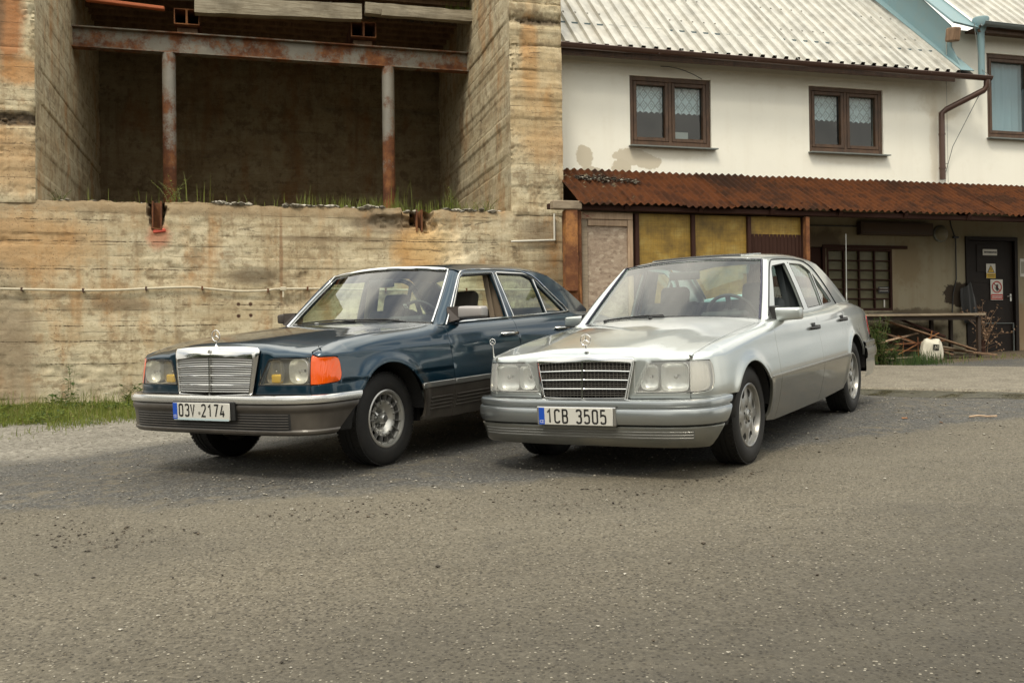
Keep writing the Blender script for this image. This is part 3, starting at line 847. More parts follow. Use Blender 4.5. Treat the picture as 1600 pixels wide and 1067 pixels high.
car_cfg = {
 'silver': dict(
   yseam=.690, R=.317, tw=.205, rim=.203, track=.715,  wb=2.80,
   plan=[(-3.87, 0), (-3.855, .40), (-3.80, .66), (-3.70, .765), (-3.50, .805), (-3.10, .838), (-2.40, .864), (-1.40, .872), (-.60, .870), (0, .862), (.30, .850), (.48, .834), (.60, .808), (.672, .755), (.712, .66), (.735, .50), (.750, .30), (.757, 0)],
   ins=[(.15, .10), (.22, .072), (.30, .044), (.42, .016), (.54, 0), (.66, .011), (.76, .026), (.84, .036), (.90, .055), (1.0, .085)],
   ze=[(-3.87, .885), (-3.70, .905), (-3.40, .945), (-3.0, .975), (-2.6, .968), (-2.3, .955), (-1.6, .935), (-1.0, .925), (-.6, .913), (-.44, .902), (0, .860), (.25, .832), (.48, .800), (.60, .773), (.70, .742), (.76, .720)],
   zc=[(-3.87, .90), (-3.70, .93), (-3.40, .985), (-3.1, 1.015), (-2.6, 1.02), (-1, .98), (-.52, .965), (-.2, .938), (.10, .902), (.45, .848), (.60, .818), (.70, .790), (.76, .765)],
   ye_front=[(-.44, .725), (-.1, .722), (.3, .715), (.6, .705), (.76, .70)], ye_rear=[(-3.0, .70), (-3.4, .675), (-3.7, .64), (-3.87, .60)],
   gh=dict(z0=.93, y0=.757, z1=1.36, y1=.600, bulge=.008, taper=[(-.5, 0), (-1.6, 0), (-2.2, .006), (-2.6, .018), (-3.2, .055)]),
   roof=dict(w=.60, z=[(-1.05, 1.375), (-1.2, 1.403), (-1.5, 1.425), (-1.9, 1.432), (-2.2, 1.422), (-2.5, 1.392), (-2.7, 1.35)], d1=.022, d2=.046),
   ridge=.010, ridge_y=lambda x: .37 + .14 * np.clip((.7 - x) / 1.2, 0, 1), drop=.075, Lr=.125, crown=.12, front_ins=.04,
   arch=(.025, .33, .345), rarch=(-2.80, .335, .355), clad=.54, sill=.225, belt_x=(-.60, -2.62),
   flare=[(.025, .33, .350, .010, .042), (-2.80, .335, .360, .010, .042)],
   door=(-.505, -1.615, -2.52), ws=dict(b=(-.615, .695, .915), t=(-1.125, .562, 1.350), bx=.12, tx=.055, bz=.048, tz=.028),
   pil=((-.600, .912), (-1.165, 1.345)), bl=((-2.50, 1.318), (-3.14, .995)),
   fwin=[(-.80, .955, .02), (-1.155, 1.300, .05), (-1.535, 1.326, .02), (-1.545, .955, .01)],
   rwin=[(-1.665, .962, .01), (-1.645, 1.326, .02), (-2.00, 1.318, .06), (-2.165, 1.262, .02), (-2.135, .975, .01)],
   qwin=[(-2.165, .978, .01), (-2.195, 1.245, .02), (-2.475, .992, .02)],
   drip=[(-.600, .912), (-.86, 1.135), (-1.165, 1.345), (-1.28, 1.355), (-1.62, 1.361), (-2.00, 1.357), (-2.20, 1.325), (-2.36, 1.238), (-2.62, .973)],
 ),
 'blue': dict(
   yseam=.770, R=.318, tw=.205, rim=.190, track=.712, wb=2.935,
   plan=[(-4.03, 0), (-4.02, .45), (-3.97, .70), (-3.85, .82), (-3.50, .87), (-2.9, .90), (-1.5, .912), (-.6, .912), (0, .905), (.30, .897), (.48, .888), (.60, .872), (.668, .832), (.708, .755), (.733, .58), (.752, .35), (.760, 0)],
   ins=[(.15, .09), (.25, .055), (.35, .026), (.45, .006), (.54, 0), (.66, .010), (.74, .022), (.80, .032), (.86, .052), (.92, .078), (1.0, .12)],
   ze=[(-4.03, .89), (-3.8, .93), (-3.3, .975), (-2.9, .985), (-2.75, .975), (-2.3, .965), (-1.6, .948), (-1.0, .938), (-.68, .930), (-.4, .930), (-.09, .918), (.27, .886), (.52, .848), (.62, .820), (.68, .792), (.76, .77)],
   zc=[(-4.03, .90), (-3.8, .95), (-3.3, 1.01), (-2.95, 1.03), (-1, 1.0), (-.55, .972), (-.2, .955), (.10, .935), (.40, .905), (.60, .880), (.70, .866), (.76, .855)],
   ye_front=[(-.5, .770), (-.1, .765), (.3, .755), (.6, .745), (.76, .74)], ye_rear=[(-3.1, .74), (-3.5, .72), (-3.85, .68), (-4.03, .64)],
   gh=dict(z0=.94, y0=.800, z1=1.37, y1=.645, bulge=.010, taper=[(-.6, 0), (-1.7, 0), (-2.3, .008), (-2.8, .022), (-3.4, .07)]),
   roof=dict(w=.645, z=[(-1.05, 1.385), (-1.25, 1.413), (-1.6, 1.434), (-2.0, 1.438), (-2.35, 1.425), (-2.65, 1.392), (-2.85, 1.355)], d1=.020, d2=.046),
   ridge=.012, ridge_y=lambda x: .40 + .10 * np.clip((.7 - x) / 1.2, 0, 1), drop=.095, Lr=.17, crown=.16, front_ins=.045,
   arch=(.055, .335, .372), rarch=(-2.935, .335, .362), clad=.528, sill=.262, belt_x=(-.68, -2.86),
   flare=[(.055, .335, .384, .020, .050), (-2.935, .335, .374, .018, .046)],
   creases=[(.625, .0035, .006), (.785, .004, .014)],
   door=(-.690, -1.715, -2.70), ws=dict(b=(-.700, .720, .948), t=(-1.150, .578, 1.352), bx=.13, tx=.06, bz=.030, tz=.035),
   pil=((-.755, .932), (-1.165, 1.333)), bl=((-2.66, 1.318), (-3.32, 1.0)),
   fwin=[(-.845, .965, .02), (-1.175, 1.305, .05), (-1.655, 1.328, .02), (-1.662, .965, .01)],
   rwin=[(-1.790, .972, .01), (-1.742, 1.328, .02), (-2.20, 1.322, .05), (-2.325, 1.285, .02), (-2.365, .980, .01)],
   qwin=[(-2.400, .985, .01), (-2.355, 1.262, .02), (-2.735, .995, .02)],
   drip=[(-.755, .932), (-.965, 1.150), (-1.165, 1.333), (-1.26, 1.355), (-1.40, 1.362), (-1.85, 1.370), (-2.18, 1.360), (-2.38, 1.318), (-2.57, 1.165), (-2.86, .985)],
 ),
}

def seat(mb_mat, car, x, y, rear=False, w=.50, hz=1.19):
    mb = MB()
    mb.box((x + .22, y, .50), (.52, w, .18), bevel=.05, seg=3)
    R_ = Matrix.Rotation(math.radians(-16), 3, 'Y')
    mb.box((x - .10, y, .78), (.16, w, .56), R_, bevel=.055, seg=3)
    o = mb.build('seat', mb_mat, car, smooth=60)
    mb = MB()
    mb.box((x - .20, y, hz - .09), (.10, .25, .18), R_, bevel=.04, seg=3)
    mb.tube([(x - .17, y - .05, hz - .26), (x - .19, y - .05, hz - .12)], .006, 6); mb.tube([(x - .17, y + .05, hz - .26), (x - .19, y + .05, hz - .12)], .006, 6)
    mb.build('headrest', mb_mat, o, smooth=60)
    return o

def plate(car, text1, text2, x, zc, cfgname, lean=0.02, extra=False):
    p = MB(); p.box((x, 0, zc), (.006, .52, .11), bevel=.003)
    po = p.build('licence_plate', M_PLATE, car, smooth=40)
    b = MB(); b.box((x + .0035, -.238, zc), (.002, .040, .106)); b.build('country_band', M_PLATEBLUE, po)
    M = Matrix.Translation((x + .0036, 0, zc)) @ Matrix(((0, 0, 1), (1, 0, 0), (0, 1, 0))).to_4x4()
    def put(s_, y, size, sx, nm='lettering', mt=M_PLATETXT, dz=0.0, zo=0.0):
        text_mesh(nm, s_, size, Matrix.Translation((zo, 0, 0)) @ M @ Matrix.Translation((y, -size * .35 + dz, 0)), mt, po, sx=sx)
    dz = .006 if extra else 0
    hh_ = .074 if extra else .080
    for i, ch in enumerate(text1): glyph('lettering', ch, Matrix.Translation((.0004, 0, 0)) @ M @ Matrix.Translation((-.198 + i * .056 - (.004 if ch == 'V' else 0), -hh_ / 2 + dz, 0)), .032, hh_, .0115, M_PLATETXT, po)
    for i, ch in enumerate(text2): glyph('lettering', ch, Matrix.Translation((.0004, 0, 0)) @ M @ Matrix.Translation((.012 + i * .056, -hh_ / 2 + dz, 0)), .032, hh_, .0115, M_PLATETXT, po)
    put('CZ', -.253, .026, .8, mt=M_PLATEWHITE, dz=-.034, zo=.0012)
    return po

def grille(car, kind, B):
    g = dict(silver=dict(top=.762, bot=.492, yt=.352, yb=.303, it=.732, ib=.508, iyt=.332, iyb=.285, x=.782, kx=.16, lean=.10, arc=.010, nthin=3, nv=26, tb=.0030, d=.035),
             blue=dict(top=.858, bot=.538, yt=.392, yb=.338, it=.792, ib=.552, iyt=.352, iyb=.318, x=.812, kx=.30, lean=.05, arc=.014, nthin=3, nv=70, tb=.0075, d=.07))[kind]
    def xg(y, z): return g['x'] - g['kx'] * y * y - g['lean'] * (z - g['bot'])
    def ol(yt, yb, top, bot, arc, r):
        P = []
        for k in range(-8, 9): P.append((yt * k / 8 * .985, top - arc * (k / 8) ** 2 * 1.0))
        pts = [(-yb, bot, r * .6), (-yt, top - arc, r)] + [(yt * k / 8, top - arc * (k / 8) ** 2) for k in range(-6, 7)] + [(yt, top - arc, r), (yb, bot, r * .6)] + [(yb * k / 6, bot - (.008 if kind == 'blue' else .004) * (1 - (k / 6) ** 2)) for k in range(5, -6, -1)]
        return rpoly(pts)
    outer = ol(g['yt'], g['yb'], g['top'], g['bot'], g['arc'], .035); inner = ol(g['iyt'], g['iyb'], g['it'], g['ib'], g['arc'], .018)
    base = MB()
    base.grid([[(xg(y, z) - g['d'], y, z) for z in (g['bot'] + .005, g['top'] - .02)] for y in np.linspace(-g['yb'], g['yb'], 9)])
    go = base.build('grille', M_DARK, car, smooth=40)
    def fr(u, v):
        e = np.clip((v - g['it']) / (g['top'] - g['it']), 0, 1)
        return np.stack([xg(u, v) - (.022 if kind == 'blue' else .006) * e ** 2 - .02 * np.clip((np.abs(u) - (g['iyb'] + (g['iyt'] - g['iyb']) * (v - g['ib']) / (g['it'] - g['ib']))) / .06, 0, 1) ** 2 * (2 if kind == 'blue' else .6), u, v], -1)
    panel('grille_frame', [outer, inner[::-1]], fr, M_CHROME, go, step=.02, fold=g['d'] * .9, edge=.003, ref=(-1, 0, .6))
    def yb_(z): return g['iyb'] + (g['iyt'] - g['iyb']) * (z - g['ib']) / (g['it'] - g['ib']) + .002
    H_ = g['it'] - g['ib']
    tot = 4 * (g['nthin'] + 1)
    for k in range(1, tot):
        major = k % (g['nthin'] + 1) == 0
        z = g['ib'] + H_ * k / tot
        th = g['tb'] if not major else (.0055 if kind == 'silver' else .0085)
        n = 12; yl = yb_(z)
        xo = -.004 if major else (-.016 if kind == 'silver' else -.010)
        mb = MB(); dep = .012
        zz = lambda y: z - g['arc'] * (y / g['iyt']) ** 2 * (z - g['ib']) / H_
        ys = np.linspace(-yl, yl, n + 1)
        P = [[(xg(y, z) + xo, y, zz(y) + th / 2), (xg(y, z) + xo + .002, y, zz(y)), (xg(y, z) + xo, y, zz(y) - th / 2), (xg(y, z) + xo - dep, y, zz(y) - th / 2), (xg(y, z) + xo - dep, y, zz(y) + th / 2), (xg(y, z) + xo, y, zz(y) + th / 2)] for y in ys]
        mb.grid(P)
        mb.build('slat', M_CHROME if major else (M_SATIN if kind == 'blue' else M_GRSLAT), go, smooth=50)
    mb = MB()
    for k in range(g['nv'] + 1):
        y = -g['iyt'] + 2 * g['iyt'] * k / g['nv']
        zt = g['it'] - g['arc'] * (y / g['iyt']) ** 2; zb = g['ib']
        if abs(y) > g['iyb']: zb = g['ib'] + (abs(y) - g['iyb']) / (g['iyt'] - g['iyb']) * H_
        xx = xg(y, .65) - .020
        mb.box((xx, y, (zt + zb) / 2), (.006, .0024 if kind == 'silver' else .0011, max(zt - zb, .01)))
    vm = mb.build('grille_mesh', M_GRSLAT, go); vm['kind'] = 'stuff'
    mb = MB(); P = []
    w = .0065 if kind == 'silver' else .006
    zs_ = np.linspace(g['ib'] - .006, g['it'] + .006, 7)
    P = [[(xg(0, z) - .006, -w, z), (xg(0, z) + .004, -w * .6, z), (xg(0, z) + .004, w * .6, z), (xg(0, z) - .006, w, z)] for z in zs_]
    mb.grid(P); mb.build('grille_centre_bar', M_CHROME, go, smooth=60)
    if kind == 'blue':
        mb = MB(); mb.lathe([(.0, .004), (.012, .003), (.016, 0)], 20, Matrix.Translation((xg(0, .825) - .006, 0, .822)) @ Matrix.Rotation(math.pi / 2, 4, 'Y'))
        star(mb, Matrix.Translation((xg(0, .825) - .002, 0, .822)) @ Matrix.Rotation(math.pi / 2, 4, 'Z') @ Matrix.Rotation(math.pi / 2, 4, 'X'), .015, .0016)
        mb.build('badge', M_SATIN, go, smooth=40)
    return go
M_GRSLAT = mat('grey_grille_slat', (0.20, 0.19, 0.17), 0.4, 0.4)

def build_car(kind, name, label, M):
    c = dict(car_cfg[kind]); S_ = kind == 'silver'
    def chaikin(P, n=2):
        P = [np.array(p, float) for p in P]
        for _ in range(n):
            Q = [P[0]]
            for i in range(1, len(P) - 1):
                Q += [P[i] * .75 + P[i - 1] * .25, P[i] * .75 + P[i + 1] * .25]
            P = Q + [P[-1]]
        return [tuple(p) for p in P]
    c['drip'] = chaikin(c['drip'])
    gh = c['gh']
    bx0, bx1 = c['belt_x']
    # belt edge follows the foot of the side glass
    zef = pchip(*zip(*c['ze'])); tpf = pchip(*zip(*gh['taper']))
    def gy(x, z):
        u = (z - gh['z0']) / (gh['z1'] - gh['z0']); return float(gh['y0'] + (gh['y1'] - gh['y0']) * u + gh['bulge'] * u * (1 - u) * 4 - tpf(x))
    c['ye'] = c['ye_rear'][::-1] + [(x, gy(x, float(zef(x)))) for x in (bx1, -2.3, -2.0, -1.6, -1.2, -.9, bx0)] + c['ye_front']
    B = Body(c)
    paint = M_SILVER if S_ else M_BLUE
    clad = M_SILVER_CLAD if S_ else M_GREYCLAD
    car = empty(name, label=label, cat='car'); car.matrix_world = M
    gap = .0038
    sx, sy = B.s_of_x, B.s_of_y
    top = lambda x: float(B.ze(x) - B.dropf(x) + B.Lrf(x)) - .001
    FS = lambda u, v: B.S(u, v)
    D0, D1, D2 = c['door']; cz = c['clad']; sill = c['sill']
    ac, rc = c['arch'], c['rarch']
    def arc(a, z0, n=22, fwd=True, zend=None, dr=0.0):
        """points over a wheel arch from the front foot at height z0 to the rear foot at height zend, in (s, z)"""
        cx, cz_, r = a; r += dr; zend = z0 if zend is None else zend
        a0 = math.asin(np.clip((z0 - cz_) / r, -1, 1)); a1 = math.pi - math.asin(np.clip((zend - cz_) / r, -1, 1))
        P = [(float(sx(cx + r * math.cos(t))), cz_ + r * math.sin(t)) for t in np.linspace(a0, a1, n)]
        return P if fwd else P[::-1]
    X = lambda x, z, *r: (float(sx(x)), z, *r)
    topline = lambda xs: [(float(sx(x)), top(x)) for x in xs]
    def stop_(s_):
        x = min(float(B.plan(s_)[0]), B.xcap); return top(x)

    # ---------------- lamps geometry numbers
    if S_:
        lt, lb, bump_top = .722, .538, .500           # lamp top, bottom, bumper top
        yi_t, yi_b, yseam, xout = .425, .338, .690, .600
        lbc = .568
    else:
        lt, lb, bump_top = .772, .607, .545
        yi_t, yi_b, yseam, xout = .455, .375, .770, .530
        lbc = .612
    s_seam = float(sy(yseam)); s_out = float(sx(xout))
    # ---------------- front fender
    Ptop = [(s_, stop_(s_)) for s_ in np.linspace(float(sx(D0 + gap)), s_seam - .004, 26)]
    fen = [X(D0 + gap, cz + .003)] + Ptop + [(s_seam - .004, lt + .004)] + [(s_, lt + .006) for s_ in (s_seam - .05,)] + [(s_out + .018, lt + .004, .0), (s_out - .004, lt - .025), (s_out - .008, lbc + .045, .03), (s_out + .012, lb + .008, .04), (s_seam - .05, lb - .006), (s_seam - .004, lb - .008)] + [(s_seam - .004, bump_top + .004)]
    fen += [(float(sx(ac[0] + math.sqrt(ac[2] ** 2 - (bump_top - ac[1]) ** 2))) , bump_top + .004)]
    fen += arc(ac, bump_top + .006, zend=cz + .003)[1:]
    fen = rpoly(fen)
    panel('front_fender', [fen], FS, paint, car, step=.022, gstep=.020, dup=True)
    # ---------------- doors
    def door(x0, x1, nm, rear=False):
        if not rear:
            P = [X(x0 - gap, cz + .003, .01)] + [X(x1 + gap, cz + .003, .01)] + topline(np.linspace(x1 + gap, max(x0 - gap, bx0 - .0) if False else x0 - gap, 14))
        else:
            ar = arc(rc, cz + .003, zend=.6)
            zx = [p for p in arc(rc, cz + .003, dr=.004)]
            # the rear door wraps over the front of the rear arch
            pts = [q for q in zx if q[0] > float(sx(x1)) + .004]
            P = [X(x0 - gap, cz + .003, .01), X(x1 + gap, top(x1)), ]
            P = [X(x0 - gap, cz + .003, .01)] + pts
            P += [(float(sx(x1 + gap)), max(p[1] for p in pts) + .02)] + topline(np.linspace(x1 + gap, x0 - gap, 14))
        return panel(nm, [rpoly(P)], FS, paint, car, step=.03, dup=True)
    fd = door(D0, D1, 'front_door'); rd = door(D1, D2, 'rear_door', True)
    # ---------------- rear quarter
    qx = -3.62 if S_ else -3.78
    P = [(float(sx(D2 - gap)), max(p[1] for p in arc(rc, cz) if p[0] > float(sx(D2)) - .02) + .012)]
    aa = [p for p in arc(rc, cz, zend=.48) if p[0] < float(sx(D2)) - .006]
    P += aa + [X(qx, .50), X(qx, .62)] + [X(qx, top(qx))] + topline(np.linspace(qx, D2 - gap, 20))[1:]
    panel('rear_quarter_panel', [np.array([p[:2] for p in P])], FS, paint, car, step=.025, dup=True)
    # ---------------- lower cladding: fender, doors, rear
    def cl(xa, xb, nm, afront=False, arear=False):
        P = []
        if afront:
            pts = [q for q in arc(ac, .40, zend=sill + .02) if q[1] <= cz and q[0] < ac[0]]
            P += [(float(sx(ac[0] - math.sqrt(max(ac[2] ** 2 - (cz - ac[1]) ** 2, 0)))) , cz)] + pts
            P += [X(xb + gap, sill), X(xb + gap, cz)]
        elif arear:
            pts = [q for q in arc(rc, sill + .02, zend=.4) if q[1] <= cz and q[0] > rc[0]]
            P += [X(xa - gap, cz), X(xa - gap, sill)] + pts + [(float(sx(rc[0] + math.sqrt(max(rc[2] ** 2 - (cz - rc[1]) ** 2, 0)))), cz)]
        else: P += [X(xa - gap, cz), X(xa - gap, sill), X(xb + gap, sill), X(xb + gap, cz)]
        P = np.array([p[:2] for p in P])
        return panel(nm, [P], FS, clad, car, step=.03, off=.007, fold=.02, edge=.003, dup=True)
    cl(0, D0, 'side_cladding', afront=True); cl(D0, D1, 'side_cladding'); cl(D1, 0, 'side_cladding', arear=True)
    if not S_:
        # bright lip and ribs of the lower cladding
        for xa, xb in ((ac[0] - math.sqrt(ac[2] ** 2 - (cz - ac[1]) ** 2) - .003, D0 + .004), (D0 - .004, D1 + .004), (D1 - .004, rc[0] + math.sqrt(rc[2] ** 2 - (cz - rc[1]) ** 2) + .01)):
            P = np.array([X(xa, cz + .004), X(xb, cz + .004), X(xb, cz - .026), X(xa, cz - .026)])
            panel('trim_strip', [P], FS, M_SATIN, car, step=.03, off=.016, fold=.012, edge=.004, dup=True)
            for k in range(4):
                z = .425 - k * .026
                a_, b_ = min(xa - .08, -.38) if xa > -.5 else xa - .03, xb + .03
                if xb < -2.0: b_ = xb + .10
                P = np.array([X(a_, z), X(b_, z), X(b_, z - .009), X(a_, z - .009)])
                panel('cladding_rib', [P], FS, clad, car, step=.04, off=.012, fold=.008, edge=.002, dup=True)
    else:
        for xa, xb in ((-.31, D0 + .004), (D0 - .004, D1 + .004), (D1 - .004, -2.50)):
            P = np.array([X(xa, cz + .003), X(xb, cz + .003), X(xb, cz - .006), X(xa, cz - .006)])
            panel('trim_strip', [P], FS, M_SATIN, car, step=.03, off=.010, fold=.006, edge=.002, dup=True)
    # ---------------- dark shell behind the panel gaps, wheel housings, floor
    xr = -3.72 if S_ else -3.88
    s_fr = float(sy(.60))
    tl = [(s_, stop_(s_) - .02) for s_ in np.linspace(float(sx(xr)), s_seam - .05, 30)]
    sh = [X(xr, .52), X(rc[0] - .33, .52)] + [(a_, b_) for a_, b_ in arc(rc, .30, zend=.50, dr=.012, fwd=False)] + [(a_, b_) for a_, b_ in arc(ac, .30, dr=.012, fwd=False)] + [X(.52, .30), X(.52, lb - .06)] + [X(.50, lt + .02)] + [q for q in tl[::-1] if q[0] < float(sx(.48))]
    panel('inner_body', [np.array(sh)], FS, M_DARK, car, step=.06, off=-.017, fold=0, dup=True)
    for (cx, cz_, r) in (ac, rc):
        for sd in (-1, 1):
            mb = MB()
            n = 20; y0, y1 = sd * (float(B.plan(sx(cx))[1]) - .016), sd * .50
            A = [(cx + (r + .010) * math.cos(t), cz_ + (r + .010) * math.sin(t)) for t in np.linspace(.06, math.pi - .06, n)]
            mb.grid([[(x, y0, z), (x, y1, z)] for x, z in A])
            mb._add([(x, y1, z) for x, z in A], [tuple(range(n))])
            mb.build('wheel_housing', M_DARK, car, smooth=60, recalc=False)
    mb = MB()
    mb.box((-1.4, 0, sill + .03), (1.75, 1.50, .05)); mb.box((-1.6, 0, sill + .02), (3.9, .98, .06))
    mb.box((.06, 0, .52), (.80, .96, .34)); mb.box((-3.2, 0, .55), (.75, .98, .50))
    mb.box((-.44, 0, .56), (.04, 1.50, .62)); mb.box((-2.50, 0, .60), (.04, 1.44, .62))
    mb.build('underbody', M_DARK, car)
    # front cross panel behind lamps and grille
    mb = MB()
    mb.box((.50, 0, .52), (.05, 1.35, .40))
    mb.build('radiator_support', M_DARK, car)
    # ---------------- hood
    rl = .032 if S_ else .028
    def xf(y): return B.plan(sy(np.asarray(y, float)))[0] - (.010 if S_ else .012)
    def HF(u, v):
        u = np.asarray(u, float); v = np.asarray(v, float)
        yc = np.clip(u, -.80, .80)
        v0 = xf(yc) - rl
        xx = np.minimum(v, v0); z0 = B.H(xx, u)
        a0 = np.arctan(-(B.H(v0, u) - B.H(v0 - .004, u)) / .004)
        d = np.clip(v - v0, 0, None); La = rl * (math.pi / 2 - a0)
        ph = a0 + np.clip(d, 0, La) / rl
        x = xx + rl * (np.sin(ph) - np.sin(a0)); z = z0 + rl * (np.cos(ph) - np.cos(a0))
        dd = np.clip(d - La, 0, None)
        x = x + dd * .06; z = z - dd
        return np.stack([x, u, z], -1)
    def vz(y, z):
        vs = np.linspace(float(xf(y)) - rl, float(xf(y)) + .45, 300); Z = HF(np.full(300, y), vs)[:, 2]
        return float(np.interp(-z, -Z, vs))
    w = c['ws']
    hr = lambda y: w['b'][0] + w['bx'] * (1 - (y / w['b'][1]) ** 2) + .030
    yh = lambda x: float(B.ye(x)) - .0055
    gt_y = (.349, .299) if S_ else (.384, .332)
    gtz = .757 if S_ else .853
    hl = []
    xr_ = hr(.70)
    hl += [(yh(x), x) for x in np.linspace(xr_, float(xf(yseam)) - rl - .02, 18)]
    hl += [(yseam - .002, vz(yseam - .002, lt + .012))]
    hl += [(yy, vz(yy, lt + .006)) for yy in np.linspace(yseam - .03, yi_t + .03, 6)]
    hl += [(yi_t + .004, vz(yi_t, lt - .012)), (yi_b - .004, vz(yi_b, bump_top + .003)), (gt_y[1] - .01, vz(gt_y[1], bump_top + .003)), (gt_y[0], vz(gt_y[0], gtz - .03))]
    gv = [(yy, float(xf(yy)) - rl + (.026 if S_ else .010)) for yy in (gt_y[0] - .02, .30, .2, .1, 0)]
    hl += gv
    hr_pts = [(yy, hr(yy)) for yy in np.linspace(.66, 0, 10)]
    half = hl
    poly = [(-a_, b_) for a_, b_ in half[::-1]][:-0 or None]
    full = poly[1:] if abs(poly[0][0]) < 1e-9 else poly
    rear = [(yy, hr(yy)) for yy in np.linspace(-.66, .66, 19)]
    hood_poly = half[:-1] + [half[-1]] + full + rear
    hood = panel('hood', [np.array(hood_poly)], HF, paint, car, step=.03, fold=.012, ref=(0, 0, 0))
    panel('hood_liner', [np.array([(-.66, hr(.6)), (.66, hr(.6)), (.66, .48), (-.66, .48)])], lambda u, v: np.stack([v, u, B.H(v, u) - .03], -1), M_DARK, car, step=.08, fold=0, ref=(0, 0, 0))
    # cowl under the windshield
    mb = MB()
    mb.grid([[(hr(y) + .015, y, float(B.H(hr(y), y)) - .012), (hr(y) - .05, y, float(B.H(hr(y), y)) - .012), (hr(y) - .10, y, float(B.H(hr(y), y)) - .05)] for y in np.linspace(-.76, .76, 15)])
    mb.build('cowl', M_BLACK, car, smooth=60)
    # ---------------- headlamps
    for sd in (1, -1):
        def put(fn_loops, nm, m_, parent, **k):
            if sd == 1: return panel(nm, fn_loops, FS, m_, parent, **k)
            # mirrored: reflect through y
            def F2(u, v):
                p = B.S(u, v); p[..., 1] *= -1; return p
            return panel(nm, fn_loops, F2, m_, parent, **k)
        s_it, s_ib = float(sy(yi_t)), float(sy(yi_b))
        lens = rpoly([(s_seam + .002, lb), (s_seam + .002, lt), (s_it, lt, .012), (s_ib, lb, .01)])
        hb = MB()
        ys_ = [yi_b + .01, (yi_b + yseam) / 2, yseam - .005]
        F_at = lambda y, z: B.S(sy(y), z)
        rows = []
        for y in np.linspace(yi_b + .004, yseam - .002, 8):
            p0 = F_at(y, lb); p1 = F_at(y, lt)
            yt_ = max(y, 0)
            rows.append([(p0[0] - .006, sd * y, lb + .003), (p0[0] - (.085 if S_ else .10), sd * y, lb + .008), (p1[0] - (.085 if S_ else .10), sd * y, lt - .008), (p1[0] - .006, sd * y, lt - .003)])
        hb.grid(rows)
        a_ = rows[0]; b_ = rows[-1]
        hb._add(a_, [(0, 1, 2, 3)]); hb._add(b_, [(3, 2, 1, 0)])
        lamp = hb.build('headlight', M_LAMPBACK if S_ else M_LAMPBACK_D, car, smooth=None, recalc=False)
        m1 = MB(); m2 = MB(); m3 = MB()
        if S_:
            yc1, r1, yc2, r2 = .596, .088, .436, .068; zc_ = (lt + lb) / 2
        else:
            yc1, r1, yc2, r2 = .672, .078, .480, .070; zc_ = (lt + lb) / 2
        x1 = float(F_at(yc1, zc_)[0]) - .012; x2 = float(F_at(yc2, zc_)[0]) - .014
        lamp_bowl2(m1, (x1, sd * yc1, zc_), r1, .086 if S_ else .076, .062, 6.0 if S_ else 3.2)
        m1.build('reflector', M_REFL, lamp, smooth=60)
        lamp_bowl2(m2, (x2, sd * yc2, zc_), r2 * .88, .078 if S_ else .074, .05, 4.0 if S_ else 5)
        m2.build('fog_reflector', M_REFL if S_ else M_REFL_D, lamp, smooth=60)
        m3.sphere((x1 - .030, sd * yc1, zc_), .009, 12, 8); m3.sphere((x2 - .025, sd * yc2, zc_), .007, 12, 8)
        m3.lathe([(.014, 0), (.013, .004), (.0, .007)], 16, Matrix.Translation((x1 - .018, sd * yc1, zc_)) @ Matrix.Rotation(math.pi / 2, 4, 'Y'))
        m3.build('bulb', M_SATIN, lamp, smooth=60)
        if not S_:
            m4 = MB(); m4.box((x2 - .020, sd * (yc2 + .01), zc_ - .046), (.03, .085, .058), bevel=.012, seg=3); m4.build('yellow_fog_bulb', M_FOG_YELLOW, lamp, smooth=60)
        put([lens], 'headlight_lens', M_LENS if S_ else M_LENS_OLD, lamp, step=.03, fold=.010, edge=.003)
        # frame line round the lamp
        fr_in = lens
        if not S_:
            mbk = MB(); pts = [B.S(a, b) * np.array([1, sd, 1]) + np.array([.002, 0, 0]) for a, b in lens]
            mbk.tube([tuple(p) for p in pts] + [tuple(pts[0])], .0045, 5, caps=False); mbk.build('lamp_seal', M_BLACK, lamp, smooth=60)
        # corner indicator
        cor = rpoly([(s_seam - .003, lb + .002), (s_seam - .003, lt - .001), (s_out, lt - .004, .035), (s_out - .001, lbc + .045, .02), (s_out + .018, lb + .016, .04), (s_seam - .05, lb + .003)])
        it = put([cor], 'indicator_lens', M_LENS_CLEAR if S_ else M_LENS_OR, car, step=.03, fold=.012, edge=.004, off=.002)
        bk = np.array([(a + (.006 if a < s_seam - .1 else 0), b) for a, b in cor])
        put([cor], 'indicator_reflector', M_REFL if S_ else M_ORANGE_CORE, it, step=.03, fold=0, off=-.028)
        # painted strip below the lamps
        st = [(s_seam + .002, lb - .006), (s_ib + .0, lb - .006), (float(sy(yi_b - .022 if S_ else yi_b - .02)), bump_top + .003), (s_seam + .002, bump_top + .003)]
        put([np.array(st)], 'lamp_trim_panel', paint, car, step=.03, fold=.01)
